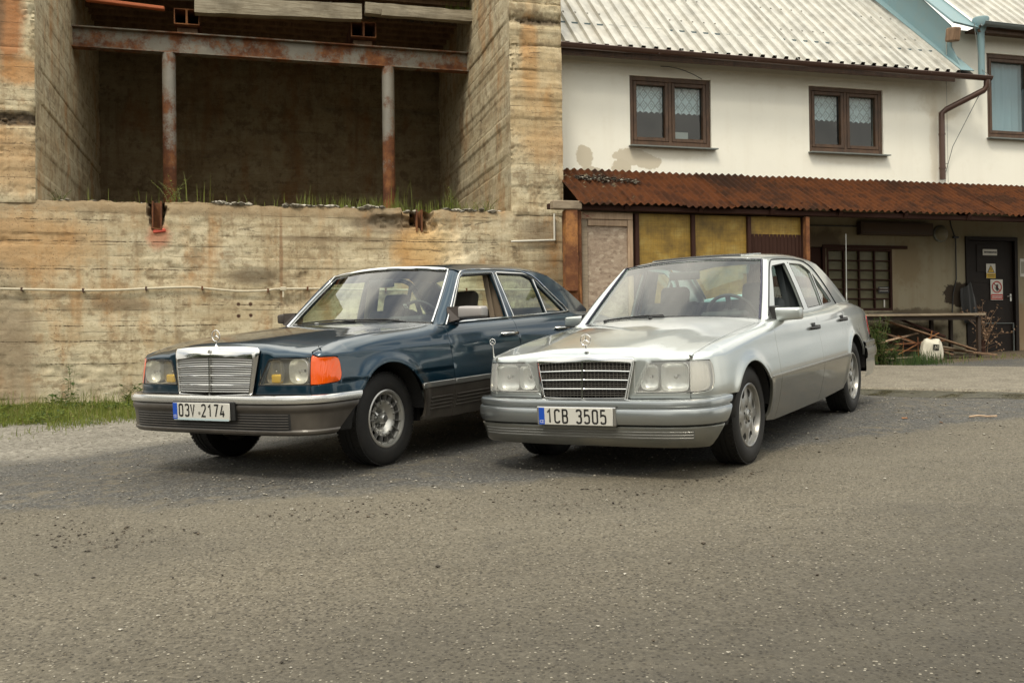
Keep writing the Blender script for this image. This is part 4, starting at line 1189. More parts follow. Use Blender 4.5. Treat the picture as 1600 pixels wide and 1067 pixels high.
    # ---------------- bumpers
    def sweep(nm, plan_pts, prof, m_, endx=None, parent=None, n=60, smooth=32, ends=True):
        """profile (offset outwards, z) swept along a symmetric plan curve (left half given, front centre first)"""
        P = np.array(plan_pts, float)
        from_c = np.vstack([P[::-1] * [1, 1], P[1:] * [1, -1]])
        sl = np.r_[0, np.cumsum(np.linalg.norm(np.diff(P, axis=0), axis=1))]
        fx, fy = pchip(sl, P[:, 0]), pchip(sl, P[:, 1])
        rows = []
        for off, z in prof:
            L1 = sl[-1] if endx is None else float(np.interp(-endx(z), -P[:, 0][::1], sl)) if P[0, 0] > P[-1, 0] else float(np.interp(endx(z), P[:, 0], sl))
            r = []
            for t in np.linspace(-1, 1, n + 1):
                s_ = abs(t) * L1; x = float(fx(s_)); y = float(fy(s_))
                tx, ty = float(fx(s_ + .002)) - float(fx(s_ - .002 if s_ > .002 else 0)), float(fy(s_ + .002)) - float(fy(s_ - .002 if s_ > .002 else 0))
                l = math.hypot(tx, ty); nx, ny = ty / l, -tx / l
                if P[0, 0] < P[-1, 0]: nx, ny = -ty / l * -1 * -1, tx / l
                if s_ < 1e-3: nx, ny = (1 if P[0, 0] > P[-1, 0] else -1), 0
                sg_ = 1 if t >= 0 else -1
                r.append((x + nx * off, sg_ * (y + ny * off), z))
            rows.append(r)
        mb = MB(); mb.grid(rows)
        return mb.build(nm, m_, parent or car, smooth=smooth)
    if S_:
        bp_ = [(.862, 0), (.858, .30), (.843, .55), (.800, .715), (.715, .815), (.60, .858), (.46, .868)]
        ex = lambda z: .455 + (.505 - z) * .80
        up = sweep('front_bumper', bp_, [(-.10, .500), (-.016, .503), (-.004, .497), (0, .488), (0, .466), (-.004, .462), (-.009, .460), (-.009, .454), (-.003, .452), (.006, .447), (.011, .436), (.013, .405), (.010, .375), (.002, .356), (-.012, .349), (-.03, .347)], M_BUMPER, ex)
        sweep('bumper_apron', bp_, [(-.035, .349), (-.016, .346), (-.008, .340), (-.006, .332), (-.022, .262), (-.034, .228), (-.050, .214), (-.10, .212)], clad, ex, up)
        sweep('bumper_slot', bp_[:4] + [(.785, .742)], [(-.0065, .322), (-.0185, .266)], M_SLOT, None, up)
        for z in (.312, .294, .276):
            q_ = -.0035 - (.322 - z) / .056 * .012
            sweep('bumper_strip', bp_[:4] + [(.79, .735)], [(q_ - .010, z + .004), (q_ - .004, z + .003), (q_ - .001, z), (q_ - .004, z - .003), (q_ - .010, z - .004)], M_SATIN, None, up)
        bpr = [(-3.925, 0), (-3.91, .35), (-3.87, .62), (-3.76, .79), (-3.60, .835), (-3.30, .852), (-3.13, .858)]
        sweep('rear_bumper', bpr, [(-.09, .603), (-.01, .600), (0, .59), (0, .56), (-.009, .552), (-.009, .546), (.006, .538), (.012, .50), (.008, .45), (-.006, .44), (-.008, .34), (-.03, .27)], M_BUMPER, lambda z: -3.13 - (.6 - z) * .1)
    else:
        bp_ = [(.872, 0), (.868, .30), (.855, .55), (.815, .73), (.72, .858), (.58, .902), (.38, .912)]
        ex = lambda z: .375 + (.545 - z) * .55 + max(0, .47 - z) * .6
        up = sweep('front_bumper', bp_, [(-.10, .545), (-.030, .546), (-.02, .50), (-.008, .494), (-.002, .485), (0, .465), (-.004, .452), (-.010, .444), (-.012, .430), (-.016, .36), (-.018, .335), (-.012, .325), (-.014, .312), (-.030, .298), (-.09, .292)], M_GREYCLAD, ex)
        sweep('bumper_band', bp_, [(-.03, .546), (-.004, .545), (.004, .541), (.008, .530), (.009, .512), (.004, .500), (-.012, .497)], M_BAND, ex, up)
        sweep('chrome_strip', bp_, [(-.012, .545), (-.008, .5475), (-.001, .5485), (.004, .546), (.006, .541)], M_CHROME, ex, up)
        mb = MB()
        pl = bp_[:5]
        for k in range(6):
            z = .428 - k * .0165
            sweep('air_slot', bp_, [(-.020, z + .0045), (-.008, z + .003), (-.007, z), (-.012, z - .003)], M_GREYCLAD, lambda z_, k=k: .825 - k * .0, up, n=30)
        sweep('slot_backing', bp_, [(-.0105, .438), (-.0145, .334)], M_BLACK, lambda z_: .822, up, n=30)
        mb.bm.free()
        bpr = [(-4.10, 0), (-4.09, .35), (-4.05, .66), (-3.95, .85), (-3.75, .905), (-3.45, .915), (-3.33, .917)]
        sweep('rear_bumper', bpr, [(-.09, .60), (-.01, .598), (0, .59), (.004, .56), (-.004, .54), (0, .52), (-.004, .40), (-.03, .30)], M_GREYCLAD, lambda z: -3.33 - (.6 - z) * .1)
    # plates
    if S_:
        mb = MB(); mb.box((.866, -.003, .4035), (.030, .555, .118), bevel=.006); mb.build('plate_holder', M_SATIN, car)
        plate(car, '1CB', '3505', .886, .404, kind)
    else:
        mb = MB(); mb.box((.869, .012, .452), (.028, .565, .120), bevel=.004); mb.build('plate_holder', M_BLACK, car)
        po = plate(car, '03V', '2174', .889, .448, kind, extra=True)
        mb = MB(); mb.lathe([(.010, 0), (.010, .001), (0, .001)], 16, Matrix.Translation((.8925, -.012, .437)) @ Matrix.Rotation(math.pi / 2, 4, 'Y')); mb.build('registration_seal', M_SATIN, po)
        mb = MB(); mb.box((.8915, 0, .3965), (.0015, .50, .013)); mb.build('plate_lower_strip', M_LIGHTSTRIP, po)
    grille(car, kind, B)
    # hood ornament
    mb = MB(); xs_ = .700 if S_ else .735; zb_ = float(B.H(xs_ - .01, 0)) + .002 if S_ else .858
    mb.lathe([(.016, 0), (.012, .004), (.005, .010), (.004, .020), (.0045, .034)], 14, Matrix.Translation((xs_, 0, zb_ - .002)))
    star(mb, Matrix.Translation((xs_, 0, zb_ + .034 + .036)) @ Matrix.Rotation(math.radians(90), 4, 'Z') @ Matrix.Rotation(math.pi / 2, 4, 'X'), .036, .0028)
    mb.build('hood_ornament', M_CHROME, car, smooth=50)
    # ---------------- glasshouse
    G = lambda x, z: B.G(x, z)
    dr = np.array(c['drip']); gp = .005
    zt = pchip(*zip(*[(p[0], p[1]) for p in c['drip'][::-1]]))
    def dripz(x): return float(np.interp(x, dr[::-1, 0], dr[::-1, 1]))
    def frame(x0, x1, wins, nm, parent, m_=None):
        """door frame between x0 (front) and x1 (rear) under the drip line"""
        pts = [(x, z) for x, z in c['drip'] if x1 + .01 < x < x0 - .01]
        beltz = lambda x: float(B.ze(x)) + .002
        P = []
        if x0 > c['drip'][0][0] - .02: P += [(c['drip'][0][0] - .01, beltz(x0))]
        else: P += [(x0, beltz(x0)), (x0, dripz(x0))]
        P += pts
        if x1 < c['drip'][-1][0] + .02: P += [(c['drip'][-1][0] + .012, beltz(x1))]
        else: P += [(x1, dripz(x1)), (x1, beltz(x1))]
        P = [(x, z - .004) if z > 1.0 else (x, z) for x, z in P]
        n = 8
        xa, xb = P[-1][0], P[0][0]
        P += [(xa + (xb - xa) * k / n, beltz(xa + (xb - xa) * k / n)) for k in range(1, n)]
        loops = [np.array(P)] + [rpoly(w_) for w_ in wins]
        a = panel(nm, loops, G, paint, parent[0], step=.03, fold=.022, edge=.002)
        me_b = mirror_copy(a, parent[1])
        return a
    Bf = D1 + .010 if S_ else -1.700; 
    bpil = -1.590 if S_ else -1.695
    frame(c['drip'][0][0], bpil + .002, [c['fwin']], 'window_frame', fd)
    frame(bpil - .002, c['drip'][-1][0], [c['rwin'], c['qwin']], 'window_frame', rd)
    def win(pts, par, glass=True, nm='window_glass'):
        W = rpoly(pts)
        if glass:
            cen = W.mean(0); W2 = cen + (W - cen) * 1.0
            a = panel(nm, [W2], G, M_GLASS, par[0], step=.08, fold=0, off=-.012); mirror_copy(a, par[1])
        m_ = M_BLACK
        mb = MB(); pts3 = [G(a, b) for a, b in resample(W, .05)]
        mb.tube([tuple(p + np.array([0, -.003, 0])) for p in pts3] + [tuple(pts3[0] + np.array([0, -.003, 0]))], .0042, 5, caps=False)
        a = mb.build('window_seal', m_, par[0], smooth=60); mirror_copy(a, par[1])
    # the driver's window is rolled down; the passenger's is up
    def win_front():
        W = rpoly(c['fwin'])
        def G2(u, v): p = G(u, v); p[..., 1] *= -1; return p
        panel('window_glass', [W], G2, M_GLASS, fd[1], step=.08, fold=0, off=-.012)
    win_front(); win(c['fwin'], fd, glass=False); win(c['rwin'], rd); win(c['qwin'], rd)
    def chrome_line(pts, r, m_, nm, par, flat=None, closed=False, yo=.004):
        P = [G(a, b) + np.array([0, yo, 0]) for a, b in pts]
        mb = MB(); mb.tube([tuple(p) for p in P] + ([tuple(P[0])] if closed else []), r, 6, caps=not closed)
        a = mb.build(nm, m_, par[0] if isinstance(par, tuple) else par, smooth=60); mirror_copy(a, par[1] if isinstance(par, tuple) else par)
    dd = resample(np.array(c['drip'] + c['drip'][::-1]), .06)[:len(resample(np.array(c['drip'] + c['drip'][::-1]), .06)) // 2 + 1]
    dripline = [tuple(q) for q in dd]
    if S_: chrome_line(dripline[1:], .0048, M_BLACK, 'drip_rail', car, yo=.003)
    else:
        chrome_line(dripline, .0065, M_CHROME, 'drip_rail', car, yo=.006)
        for wl, par in ((c['fwin'], fd), (c['rwin'] , rd)):
            W = rpoly([(a[0], a[1], a[2] if len(a) > 2 else 0) for a in wl])
            cen = W.mean(0); W2 = cen + (W - cen) * np.array([1.035, 1.04])
            W2 = np.array([p for p in W2 if p[1] > .955])
            # open line: up the front edge, along the top, down the rear edge
            i0 = int(np.argmin(W2[:, 1] * 10 - W2[:, 0])) ; W2 = np.roll(W2, -i0, 0)
            if wl is c['rwin']:
                W2 = rpoly([(-1.775, .96), (-1.722, 1.340, .02), (-2.21, 1.335, .05), (-2.36, 1.290, .03), (-2.77, .985)])
            else: W2 = rpoly([(-.815, .945), (-1.165, 1.318, .05), (-1.672, 1.340, .015), (-1.680, .955)])
            chrome_line([tuple(p) for p in W2], .0062, M_CHROME, 'window_chrome', par, yo=.004)
        chrome_line([(-2.345, 1.285), (-2.385, .985)], .0065, M_CHROME, 'window_divider', rd, yo=.002)
        for xa, xb, par in ((-.93, -1.70, fd), (-1.735, -2.83, rd)):
            chrome_line([(x, float(B.ze(x)) + .012) for x in np.linspace(xa, xb, 8)], .0085, M_CHROME, 'belt_chrome', par, yo=.004)
    # A pillar strips and windshield
    def edge_ws(k, sd=1):      # k 0..1 up the side edge of the windshield
        b, t = np.array(w['b']), np.array(w['t']); p = b + (t - b) * k; p[1] += .012 * 4 * k * (1 - k) * .5; p[1] *= sd; return p
    def ws_pt(v, k):
        e_ = edge_ws(k); q = 1 - v * v
        return np.array([e_[0] + (w['bx'] * (1 - k) + w['tx'] * k) * q + .012 * 4 * k * (1 - k) * q, v * e_[1], e_[2] + (w['bz'] * (1 - k) + w['tz'] * k) * q])
    mb = MB(); mb.grid([[tuple(ws_pt(v, k)) for v in np.linspace(-1, 1, 25)] for k in np.linspace(-.02, 1, 10)])
    wso = mb.build('windshield', M_WSGLASS, car, smooth=80)
    (pb, pt_) = c['pil']
    mb = MB(); rows = []
    for k in np.linspace(-.07, 1, 14):
        gx = pb[0] + (pt_[0] - pb[0]) * k; gz_ = float(np.interp(-gx, [-q[0] for q in c['drip']], [q[1] for q in c['drip']]))
        g_ = G(gx + .002, gz_); e_ = edge_ws(k)
        mid = (g_ + e_) / 2 + np.array([.010, .010, .010])
        q1 = g_ * .7 + mid * .3 + np.array([.003, .004, .003]); q2 = mid * .5 + e_ * .5 + np.array([.006, .001, .004])
        inn = e_ + np.array([-.03, -.012, -.02]); inn2 = g_ + np.array([-.03, -.03, 0])
        rows.append([tuple(inn2), tuple(g_), tuple(q1), tuple(mid), tuple(q2), tuple(e_), tuple(inn)])
    mb.grid(rows); mb.build('windshield_pillar', paint, car, smooth=70, dup=True)
    # trim round the windshield
    tr = [tuple(ws_pt(1.0, k) + np.array([.004, .002, .004])) for k in np.linspace(0, 1, 9)] + [tuple(ws_pt(v, 1.0) + np.array([.005, 0, .006])) for v in np.linspace(.94, -.94, 17)] + [tuple(ws_pt(-1.0, k) + np.array([.004, -.002, .004])) for k in np.linspace(1, 0, 9)]
    mb = MB(); mb.tube(tr, .0085, 6, radii=[(.010 if not S_ else .0085) if (k_ < 9 or k_ >= len(tr) - 9) else (.0145 if not S_ else .0035) for k_ in range(len(tr))]); mb.build('windshield_trim', M_CHROME if not S_ else M_WSTRIM, wso, smooth=60)
    mb = MB(); mb.tube([tuple(ws_pt(v, -.01) + np.array([.004, 0, .0])) for v in np.linspace(-1, 1, 17)], .011, 6); mb.build('windshield_seal', M_BLACK, wso, smooth=60)
    # dark band printed inside the glass edge
    # roof
    rw = c['roof']['w']
    t_ = w['t']
    yr = lambda x: rw
    fr_ = [(t_[0] + w['tx'] * (1 - (y / t_[1]) ** 2) - .012, y) for y in np.linspace(-t_[1], t_[1], 13)]
    zr = pchip(*zip(*c['roof']['z']))
    bl = c['bl']
    rr_ = [(bl[0][0] - .03 * (1 - (y / (rw - .02)) ** 2), y) for y in np.linspace(rw - .02, -rw + .02, 9)]
    side_l = [(x, rw) for x in np.linspace(t_[0] - .075, bl[0][0] + .05, 9)]
    side_r = [(x, -rw) for x in np.linspace(bl[0][0] + .05, t_[0] - .075, 9)]
    rp = np.array(fr_ + side_l + rr_ + side_r)
    RF = lambda u, v: B.roof(u, v)
    rf = panel('roof', [rp], RF, paint, car, step=.05, gstep=.06, fold=.014, ref=(-1.8, 0, 0))
    cen = rp.mean(0)
    panel('headliner', [cen + (rp - cen) * .97], RF, M_HEADL if S_ else M_BEIGE, car, step=.1, fold=0, off=-.03, ref=(-1.8, 0, 0))
    if S_:
        sr = rpoly([(-1.24, -.40, .05), (-1.24, .40, .05), (-1.66, .40, .05), (-1.66, -.40, .05)])
        so_ = panel('sunroof', [sr], lambda u, v: B.roof(u, v) + np.array([0, 0, .006]) * np.ones_like(u)[..., None], M_SILVER, rf, step=.05, fold=.010, ref=(-1.8, 0, 0))
        mb = MB(); mb.grid([[tuple(B.roof(x_, y_) + np.array([0, 0, h_])) for y_ in np.linspace(-.36, .36, 9)] for x_, h_ in ((-1.215, .003), (-1.228, .011), (-1.25, .010), (-1.25, .0))]); mb.build('wind_deflector', M_BLACK, so_, smooth=40)
    # backlight + C pillar
    def eb(k):
        x = bl[0][0] + (bl[1][0] - bl[0][0]) * k; z = bl[0][1] + (bl[1][1] - bl[0][1]) * k + .03 * 4 * k * (1 - k) * .5
        p = G(x, z); p[1] -= .045; return p
    def bl_pt(v, k):
        e_ = eb(k); q = 1 - v * v
        top_z = float(B.roof(bl[0][0] - .03, 0)[2]) - eb(0)[2]
        return np.array([e_[0] - (.02 * (1 - k) + .08 * k) * q, v * e_[1], e_[2] + (top_z * (1 - k) + .03 * k) * q])
    mb = MB(); mb.grid([[tuple(bl_pt(v, k)) for v in np.linspace(-1, 1, 17)] for k in np.linspace(0, 1, 9)])
    blo = mb.build('rear_window', M_GLASS, car, smooth=80)
    tr = [tuple(bl_pt(1.0, k)) for k in np.linspace(1, 0, 9)] + [tuple(bl_pt(v, 0)) for v in np.linspace(.9, -.9, 12)] + [tuple(bl_pt(-1.0, k)) for k in np.linspace(0, 1, 9)]
    mb = MB(); mb.tube(tr, .008, 6); mb.build('rear_window_trim', M_BLACK if S_ else M_CHROME, blo, smooth=60)
    # C pillar outer skin on the glasshouse plane, then a rounded strip to the rear window
    dl = [q for q in c['drip'] if q[0] < bl[0][0] + .40]
    edge_c = [(bl[0][0] + (bl[1][0] - bl[0][0]) * k, bl[0][1] + (bl[1][1] - bl[0][1]) * k + .03 * 4 * k * (1 - k) * .5) for k in np.linspace(0, 1, 9)]
    cp = []
    xs0 = dl[0][0]
    ztop = lambda x: float(zr(x)) - c['roof']['d1'] - c['roof']['d2'] - .003
    cp += [(x, min(ztop(x), 1.372)) for x in np.linspace(bl[0][0] + .38, bl[0][0] + .05, 7)]
    cp += edge_c[0:]
    cp += [(x, float(B.ze(x)) + .001) for x in np.linspace(bl[1][0] + .03, c['drip'][-1][0] - .0, 6)]
    dlr = [(x - .004, z + .006) for x, z in dripline if x < bl[0][0] + .36][::-1]
    cp += dlr[1:]
    panel('rear_pillar', [np.array(cp)], G, paint, car, step=.03, fold=.0, dup=True, ref=(-2.6, 0, .9))
    mb = MB(); rows = []
    for k in np.linspace(0, 1, 12):
        x, z = bl[0][0] + (bl[1][0] - bl[0][0]) * k, bl[0][1] + (bl[1][1] - bl[0][1]) * k + .03 * 4 * k * (1 - k) * .5
        g_ = G(x, z); e_ = eb(k); m1_ = g_ * .6 + e_ * .4 + np.array([-.008, .008, .010])
        rows.append([tuple(g_), tuple(g_ * .85 + e_ * .15 + np.array([-.004, .003, .005])), tuple(m1_), tuple(e_ + np.array([-.004, .0, .006])), tuple(e_ + np.array([.01, -.01, -.02]))])
    mb.grid(rows); mb.build('rear_pillar_edge', paint, car, smooth=70, dup=True)
    # boot lid and tail
    bx = bl[1][0] - .06; ex_ = (-3.87 if S_ else -4.03)
    def HB(u, v):
        v0 = ex_ + .05; xx = np.maximum(v, v0); d = np.clip(v0 - v, 0, None); r = .04
        ph = np.clip(d / r, 0, math.pi / 2); z = B.H(xx, u) - r * (1 - np.cos(ph)) - np.clip(d - r * math.pi / 2, 0, None)
        return np.stack([xx - r * np.sin(ph) - 0 * u, u, z], -1)
    yy_ = .62 if S_ else .66
    bpoly = rpoly([(-yy_ - .02, bx, .02), (yy_ + .02, bx, .02), (yy_ - .03, ex_ + .08), (yy_ - .10, ex_ - .18), (-yy_ + .10, ex_ - .18), (-yy_ + .03, ex_ + .08)])
    panel('boot_lid', [bpoly], HB, paint, car, step=.05, fold=.012, ref=(-3.4, 0, .4))
    mb = MB(); mb.grid([[(x, y, float(B.H(x, y)) - .008) for y in np.linspace(-.70, .70, 9)] for x in np.linspace(bx + .10, ex_ + .06, 8)])
    mb.build('rear_deck', paint, car, smooth=70)
    P = np.array([(B.sR + .0, .40), (B.sR + .0, .86), X(qx - .002, .88), X(qx - .002, .40)])
    s_q = float(sx(qx))
    P = np.array([(B.sR, .45), (B.sR, .84), (s_q - .003, .86), (s_q - .003, .45)])
    panel('tail_panel', [P], FS, paint, car, step=.05, fold=.01, dup=True, off=-.004)
    P = np.array([(s_q - .36, .64), (s_q - .36, .80), (s_q - .02, .82), (s_q - .02, .64)])
    panel('tail_light', [P], FS, M_REDLENS, car, step=.05, fold=.01, dup=True, off=.006)
    # ---------------- handles, mirrors, wipers
    def surf(x, z):
        return B.S(sx(x), z)
    for dpair, xa, xb in ((fd, D1 + (.235 if S_ else .265), D1 + (.055 if S_ else .045)), (rd, D2 + (.20 if S_ else .30), D2 + (.03 if S_ else .07))):
        z = (.835 if S_ else .845) if dpair is rd else (.81 if S_ else .832)
        mb = MB(); N_ = 8; Ptop = []
        for k in range(N_ + 1):
            x = xa + (xb - xa) * k / N_; p = surf(x, z); o_ = .030 * math.sin(math.pi * min(max(k / N_, .08), .92)) ** .4
            Ptop.append(tuple(p + np.array([0, o_ + .004, 0])))
        if S_:
            mb.tube([tuple(surf(xa, z))] + Ptop + [tuple(surf(xb, z))], .0125, 8, radii=None)
            m_ = M_BLACK
        else:
            mb.tube([tuple(surf(xa, z))] + Ptop + [tuple(surf(xb, z))], .0135, 8)
            m_ = M_CHROME
        a = mb.build('handle', m_, dpair[0], smooth=60); mirror_copy(a, dpair[1])
        mb = MB()
        if S_:
            # dark recessed cup and lock
            mb.box(tuple(surf((xa + xb) / 2, z + .018) + np.array([0, .002, 0])), (.075, .010, .045), bevel=.004)
            mb.tube([tuple(surf(xb + .012, z + .004)), tuple(surf(xb + .012, z + .004) + np.array([0, .030, 0]))], .016, 10)
            a = mb.build('handle_cup', M_BLACK, dpair[0], smooth=50)
        else:
            mb.box(tuple(surf((xa + xb) / 2, z) + np.array([0, .001, 0])), (abs(xb - xa) * .8, .004, .040), bevel=.0015)
            a = mb.build('handle_cup', M_BLACK, dpair[0], smooth=50)
        mirror_copy(a, dpair[1])
    for sd in (1, -1):
        par = fd[0] if sd == 1 else fd[1]
        if S_:
            x0_, zc2, ya, yb2, hh = -.765, .945, .765, .950, .105
            sail = [(-.68, .925), (-.74, 1.00), (-.88, .985), (-.88, .925)]
        else:
            x0_, zc2, ya, yb2, hh = -.87, 1.018, .875, 1.075, .098
            sail = []
            if sd == -1: yb2 = .965; hh = .094
        tmp = bmesh.new(); bmesh.ops.create_cube(tmp, size=1.0)
        for v in tmp.verts:
            v.co = Vector((v.co.x * .12, v.co.y * (yb2 - ya), v.co.z * hh))
            if v.co.y > 0: v.co.z *= .84; v.co.x = v.co.x * .86 - .010
            if v.co.x > 0: v.co.z *= .90
        bmesh.ops.bevel(tmp, geom=list(tmp.edges), offset=.016, segments=3, affect='EDGES', profile=.5)
        mb = MB(); mb._merge(tmp, Matrix.Translation((x0_, sd * (ya + yb2) / 2, zc2)) @ Matrix.Diagonal((1, sd, 1, 1)))
        mo = mb.build('wing_mirror', M_SILVER if S_ else (M_MIRRORGREY if sd == 1 else M_MIRRORFOOT), par, smooth=50)
        mb = MB()
        if S_: mb.hexa([(x0_ + .085, sd * .735, zc2 - .060), (x0_ - .05, sd * .745, zc2 - .060), (x0_ - .055, sd * .795, zc2 - .056), (x0_ + .064, sd * .792, zc2 - .060),
                 (x0_ + .065, sd * .728, zc2 + .062), (x0_ - .06, sd * .735, zc2 + .062), (x0_ - .055, sd * .785, zc2 + .056), (x0_ + .058, sd * .778, zc2 + .054)])
        else: mb.hexa([(x0_ + .075, sd * .775, zc2 - .078), (x0_ - .07, sd * .775, zc2 - .078), (x0_ - .055, sd * .888, zc2 - .050), (x0_ + .052, sd * .888, zc2 - .050),
                 (x0_ + .03, sd * .765, zc2 + .045), (x0_ - .06, sd * .765, zc2 + .045), (x0_ - .055, sd * .888, zc2 + .046), (x0_ + .046, sd * .888, zc2 + .044)])
        mb.build('mirror_foot', M_BLACK if S_ else M_MIRRORFOOT, mo, smooth=None)
        mb = MB(); mb.box((x0_ - .064, sd * (ya + yb2) / 2, zc2), (.003, (yb2 - ya) * .82, hh * .72)); mb.build('mirror_glass', M_MIRRORGLASS, mo)
    # wipers
    mb = MB()
    base = ws_pt(-.15 if S_ else -.15, 0) + np.array([.02, 0, .006])
    def arm(v0, v1, k1):
        a = ws_pt(v0, 0) + np.array([.03, 0, .004]); b = ws_pt(v1, k1) + np.array([.020, 0, .010])
        mb.tube([tuple(a), tuple(a * .5 + b * .5 + np.array([.005, 0, .010])), tuple(b)], .006, 6)
    def blade(v0, v1, k0, k1):
        mb.tube([tuple(ws_pt(v0 + (v1 - v0) * t, k0 + (k1 - k0) * t) + np.array([.014, 0, .010])) for t in np.linspace(0, 1, 7)], .006, 5)
    if S_: arm(.05, -.35, .012); blade(-.72, .02, .006, .012)
    else:
        arm(.15, -.32, .012); blade(-.68, .02, .008, .014); arm(.75, .30, .012); blade(.04, .66, .008, .012)
    mb.build('wiper', M_BLACK, wso, smooth=60)
    mb = MB()
    for y in ((-.42, -.03) if S_ else (-.52, -.25)):
        xx = hr(y) + (.10 if S_ else .035); p = Vector((xx, y, float(B.H(xx, y))))
        mb.box(p + Vector((0, 0, .005)), (.035, .018, .012), bevel=.004)
    mb.build('washer_nozzle', M_BLACK if S_ else M_SATIN, hood)
    # ---------------- interior
    U = M_INT_GREY if S_ else M_INT_BEIGE
    for yy in (.36, -.36): seat(U, car, -1.42 if S_ else -1.50, yy, hz=1.185 if S_ else 1.195)
    mb = MB(); mb.box((-2.28, 0, .50), (.50, 1.34, .22), bevel=.05, seg=2); mb.box((-2.52, 0, .78), (.16, 1.32, .52), Matrix.Rotation(math.radians(-18), 3, 'Y'), bevel=.05, seg=2)
    mb.build('rear_seat', U, car, smooth=60)
    mb = MB(); mb.box(((-2.86), 0, .975), (.56, 1.30, .03)); sh_ = mb.build('parcel_shelf', U, car)
    if S_:
        mb = MB(); mb.tube([(-2.80, -.55, 1.030), (-2.82, -.36, 1.050), (-2.86, -.16, 1.055)], .038, 10, radii=[.03, .036, .04]); mb.build('rolled_cloth', M_LIGHTBLUE, sh_, smooth=60)
        mb = MB(); mb.box((-2.84, .15, 1.01), (.30, .42, .04), bevel=.012); mb.box((-2.84, -.42, 1.0), (.28, .36, .03), bevel=.01); mb.build('folded_cloth', M_LIGHTBLUE, sh_)
    mb = MB()
    hxx = w['b'][0]
    mb.grid([[(hxx + .10 - .05 * (y / .7) ** 2, y, .915 + (0 if S_ else .03)), (hxx - .10, y, .935 + (0 if S_ else .035)), (hxx - .26, y, .925 + (0 if S_ else .03)), (hxx - .31, y, .86), (hxx - .26, y, .60)] for y in np.linspace(-.73, .73, 11)])
    if True:
        mb.box((hxx - .22, .36, .945 + (0 if S_ else .025)), (.18, .34, .07), bevel=.03, seg=2)
    mb.build('dashboard', M_DASH, car, smooth=60)
    mb = MB(); cw = Vector((-.99 if S_ else -1.09, .36, .925 if S_ else .945))
    Rw = Matrix.Translation(cw) @ Matrix.Rotation(math.radians(-65), 4, 'Y')
    ring = [Rw @ Vector((.190 * math.cos(t), .190 * math.sin(t), 0)) for t in np.linspace(0, 2 * math.pi, 41)]
    mb.tube(ring, .0135, 8, caps=False)
    mb.box(Rw @ Vector((0, 0, 0)), (.15, .13, .05), Rw.to_3x3(), bevel=.02, seg=2)
    for t in (0, math.pi, math.pi * .5, -math.pi * .5):
        mb.beam(Rw @ Vector((.06 * math.cos(t), .06 * math.sin(t), 0)), Rw @ Vector((.18 * math.cos(t), .18 * math.sin(t), 0)), .035, .014)
    mb.tube([Rw @ Vector((0, 0, 0)), Rw @ Vector((0, 0, -.25))], .03, 8)
    mb.build('steering_wheel', M_DASH, car, smooth=50)
    mb = MB(); mb.box((-1.02 if S_ else -1.06, -.02, 1.265 if S_ else 1.275), (.03, .25, .065), bevel=.012, seg=2); mb.tube([(-1.03, 0, 1.28), (-1.04, 0, 1.345)], .008, 6)
    mb.build('rear_view_mirror', M_BLACK, car, smooth=50)
    if not S_:
        mb = MB(); p = ws_pt(.60, .30); mb.box(tuple(p + np.array([-.04, 0, -.01])), (.004, .030, .040), Matrix.Rotation(math.radians(40), 3, 'Y')); mb.build('windshield_sticker', M_PLATE, car)
    # door inner cards and B pillars
    for sd in (1, -1):
        for (xa, xb), dp_ in (((D0 - .03, D1 + .01), fd), ((D1 - .01, D2 + .02), rd)):
            mb = MB(); mb.grid([[(x, sd * (float(B.ye(x)) - .035), float(B.ze(x)) + .006), (x, sd * (float(B.ye(x)) - .075), float(B.ze(x)) + .004), (x, sd * (float(B.ye(x)) - .085), .42)] for x in np.linspace(xa, xb, 6)])
            mb.build('door_card', M_INT_GREY if S_ else M_BEIGE, dp_[0] if sd == 1 else dp_[1], smooth=40, recalc=False)
        bm_ = M_INT_GREY if S_ else M_BEIGE
        xb_ = (-1.60 if S_ else -1.70)
        a = G(xb_, .95); b = G(xb_, 1.33)
        MB().beam((a[0] - .02, sd * (a[1] - .055), a[2] - .3), (b[0] - .02, sd * (b[1] - .055), b[2]), .035, .11, up=(0, 1, 0), bevel=.008).build('door_pillar', bm_, car)
        MB().beam((a[0] + .07, sd * (a[1] - .065), a[2] - .3), (b[0] + .05, sd * (b[1] - .06), b[2]), .004, .045, up=(0, 1, 0)).build('seat_belt', bm_, car)
    # ---------------- wheels
    for x in (0, -c['wb']):
        for sd in (1, -1): build_wheel(car, kind, x, sd, (c.get('steer', 0) if x == 0 else 0))
    if S_:
        # corner guide pole with a small star on the right front fender, rod aerial on the left rear one
        mb = MB(); p = Vector((.575, -.785, .700)); mb.tube([p, p + Vector((.01, 0, .145))], .0055, 8, radii=[.007, .0045])
        star(mb, Matrix.Translation(p + Vector((.01, 0, .165))) @ Matrix.Rotation(math.radians(100), 4, 'Z') @ Matrix.Rotation(math.pi / 2, 4, 'X'), .020, .0028)
        mb.build('guide_pole', M_CHROME, car, smooth=50)
        mb = MB(); mb.tube([(-3.13, .70, .955), (-3.13, .70, .985)], .014, 10); mb.tube([(-3.13, .70, .985), (-3.18, .705, 1.60)], .004, 6, radii=[.0055, .0028])
        mb.build('aerial', M_SATIN, car, smooth=50)
    return car, B
M_LAMPBACK = mat('lamp_housing_silver', (0.88, 0.88, 0.85), 0.4, 0.1)
M_LAMPBACK_D = mat('lamp_housing_olive', (0.50, 0.47, 0.36), 0.4, 0.1)
M_REFL = mat('lamp_reflector_chrome', (0.88, 0.89, 0.87), 0.30, 0.6)
M_REFL_D = mat('dull_lamp_reflector', (0.46, 0.44, 0.37), 0.35, 0.5)
M_BUMPER = paint_mat('bumper_grey_silver_paint', (0.32, 0.345, 0.35), 0.85, 0.27)
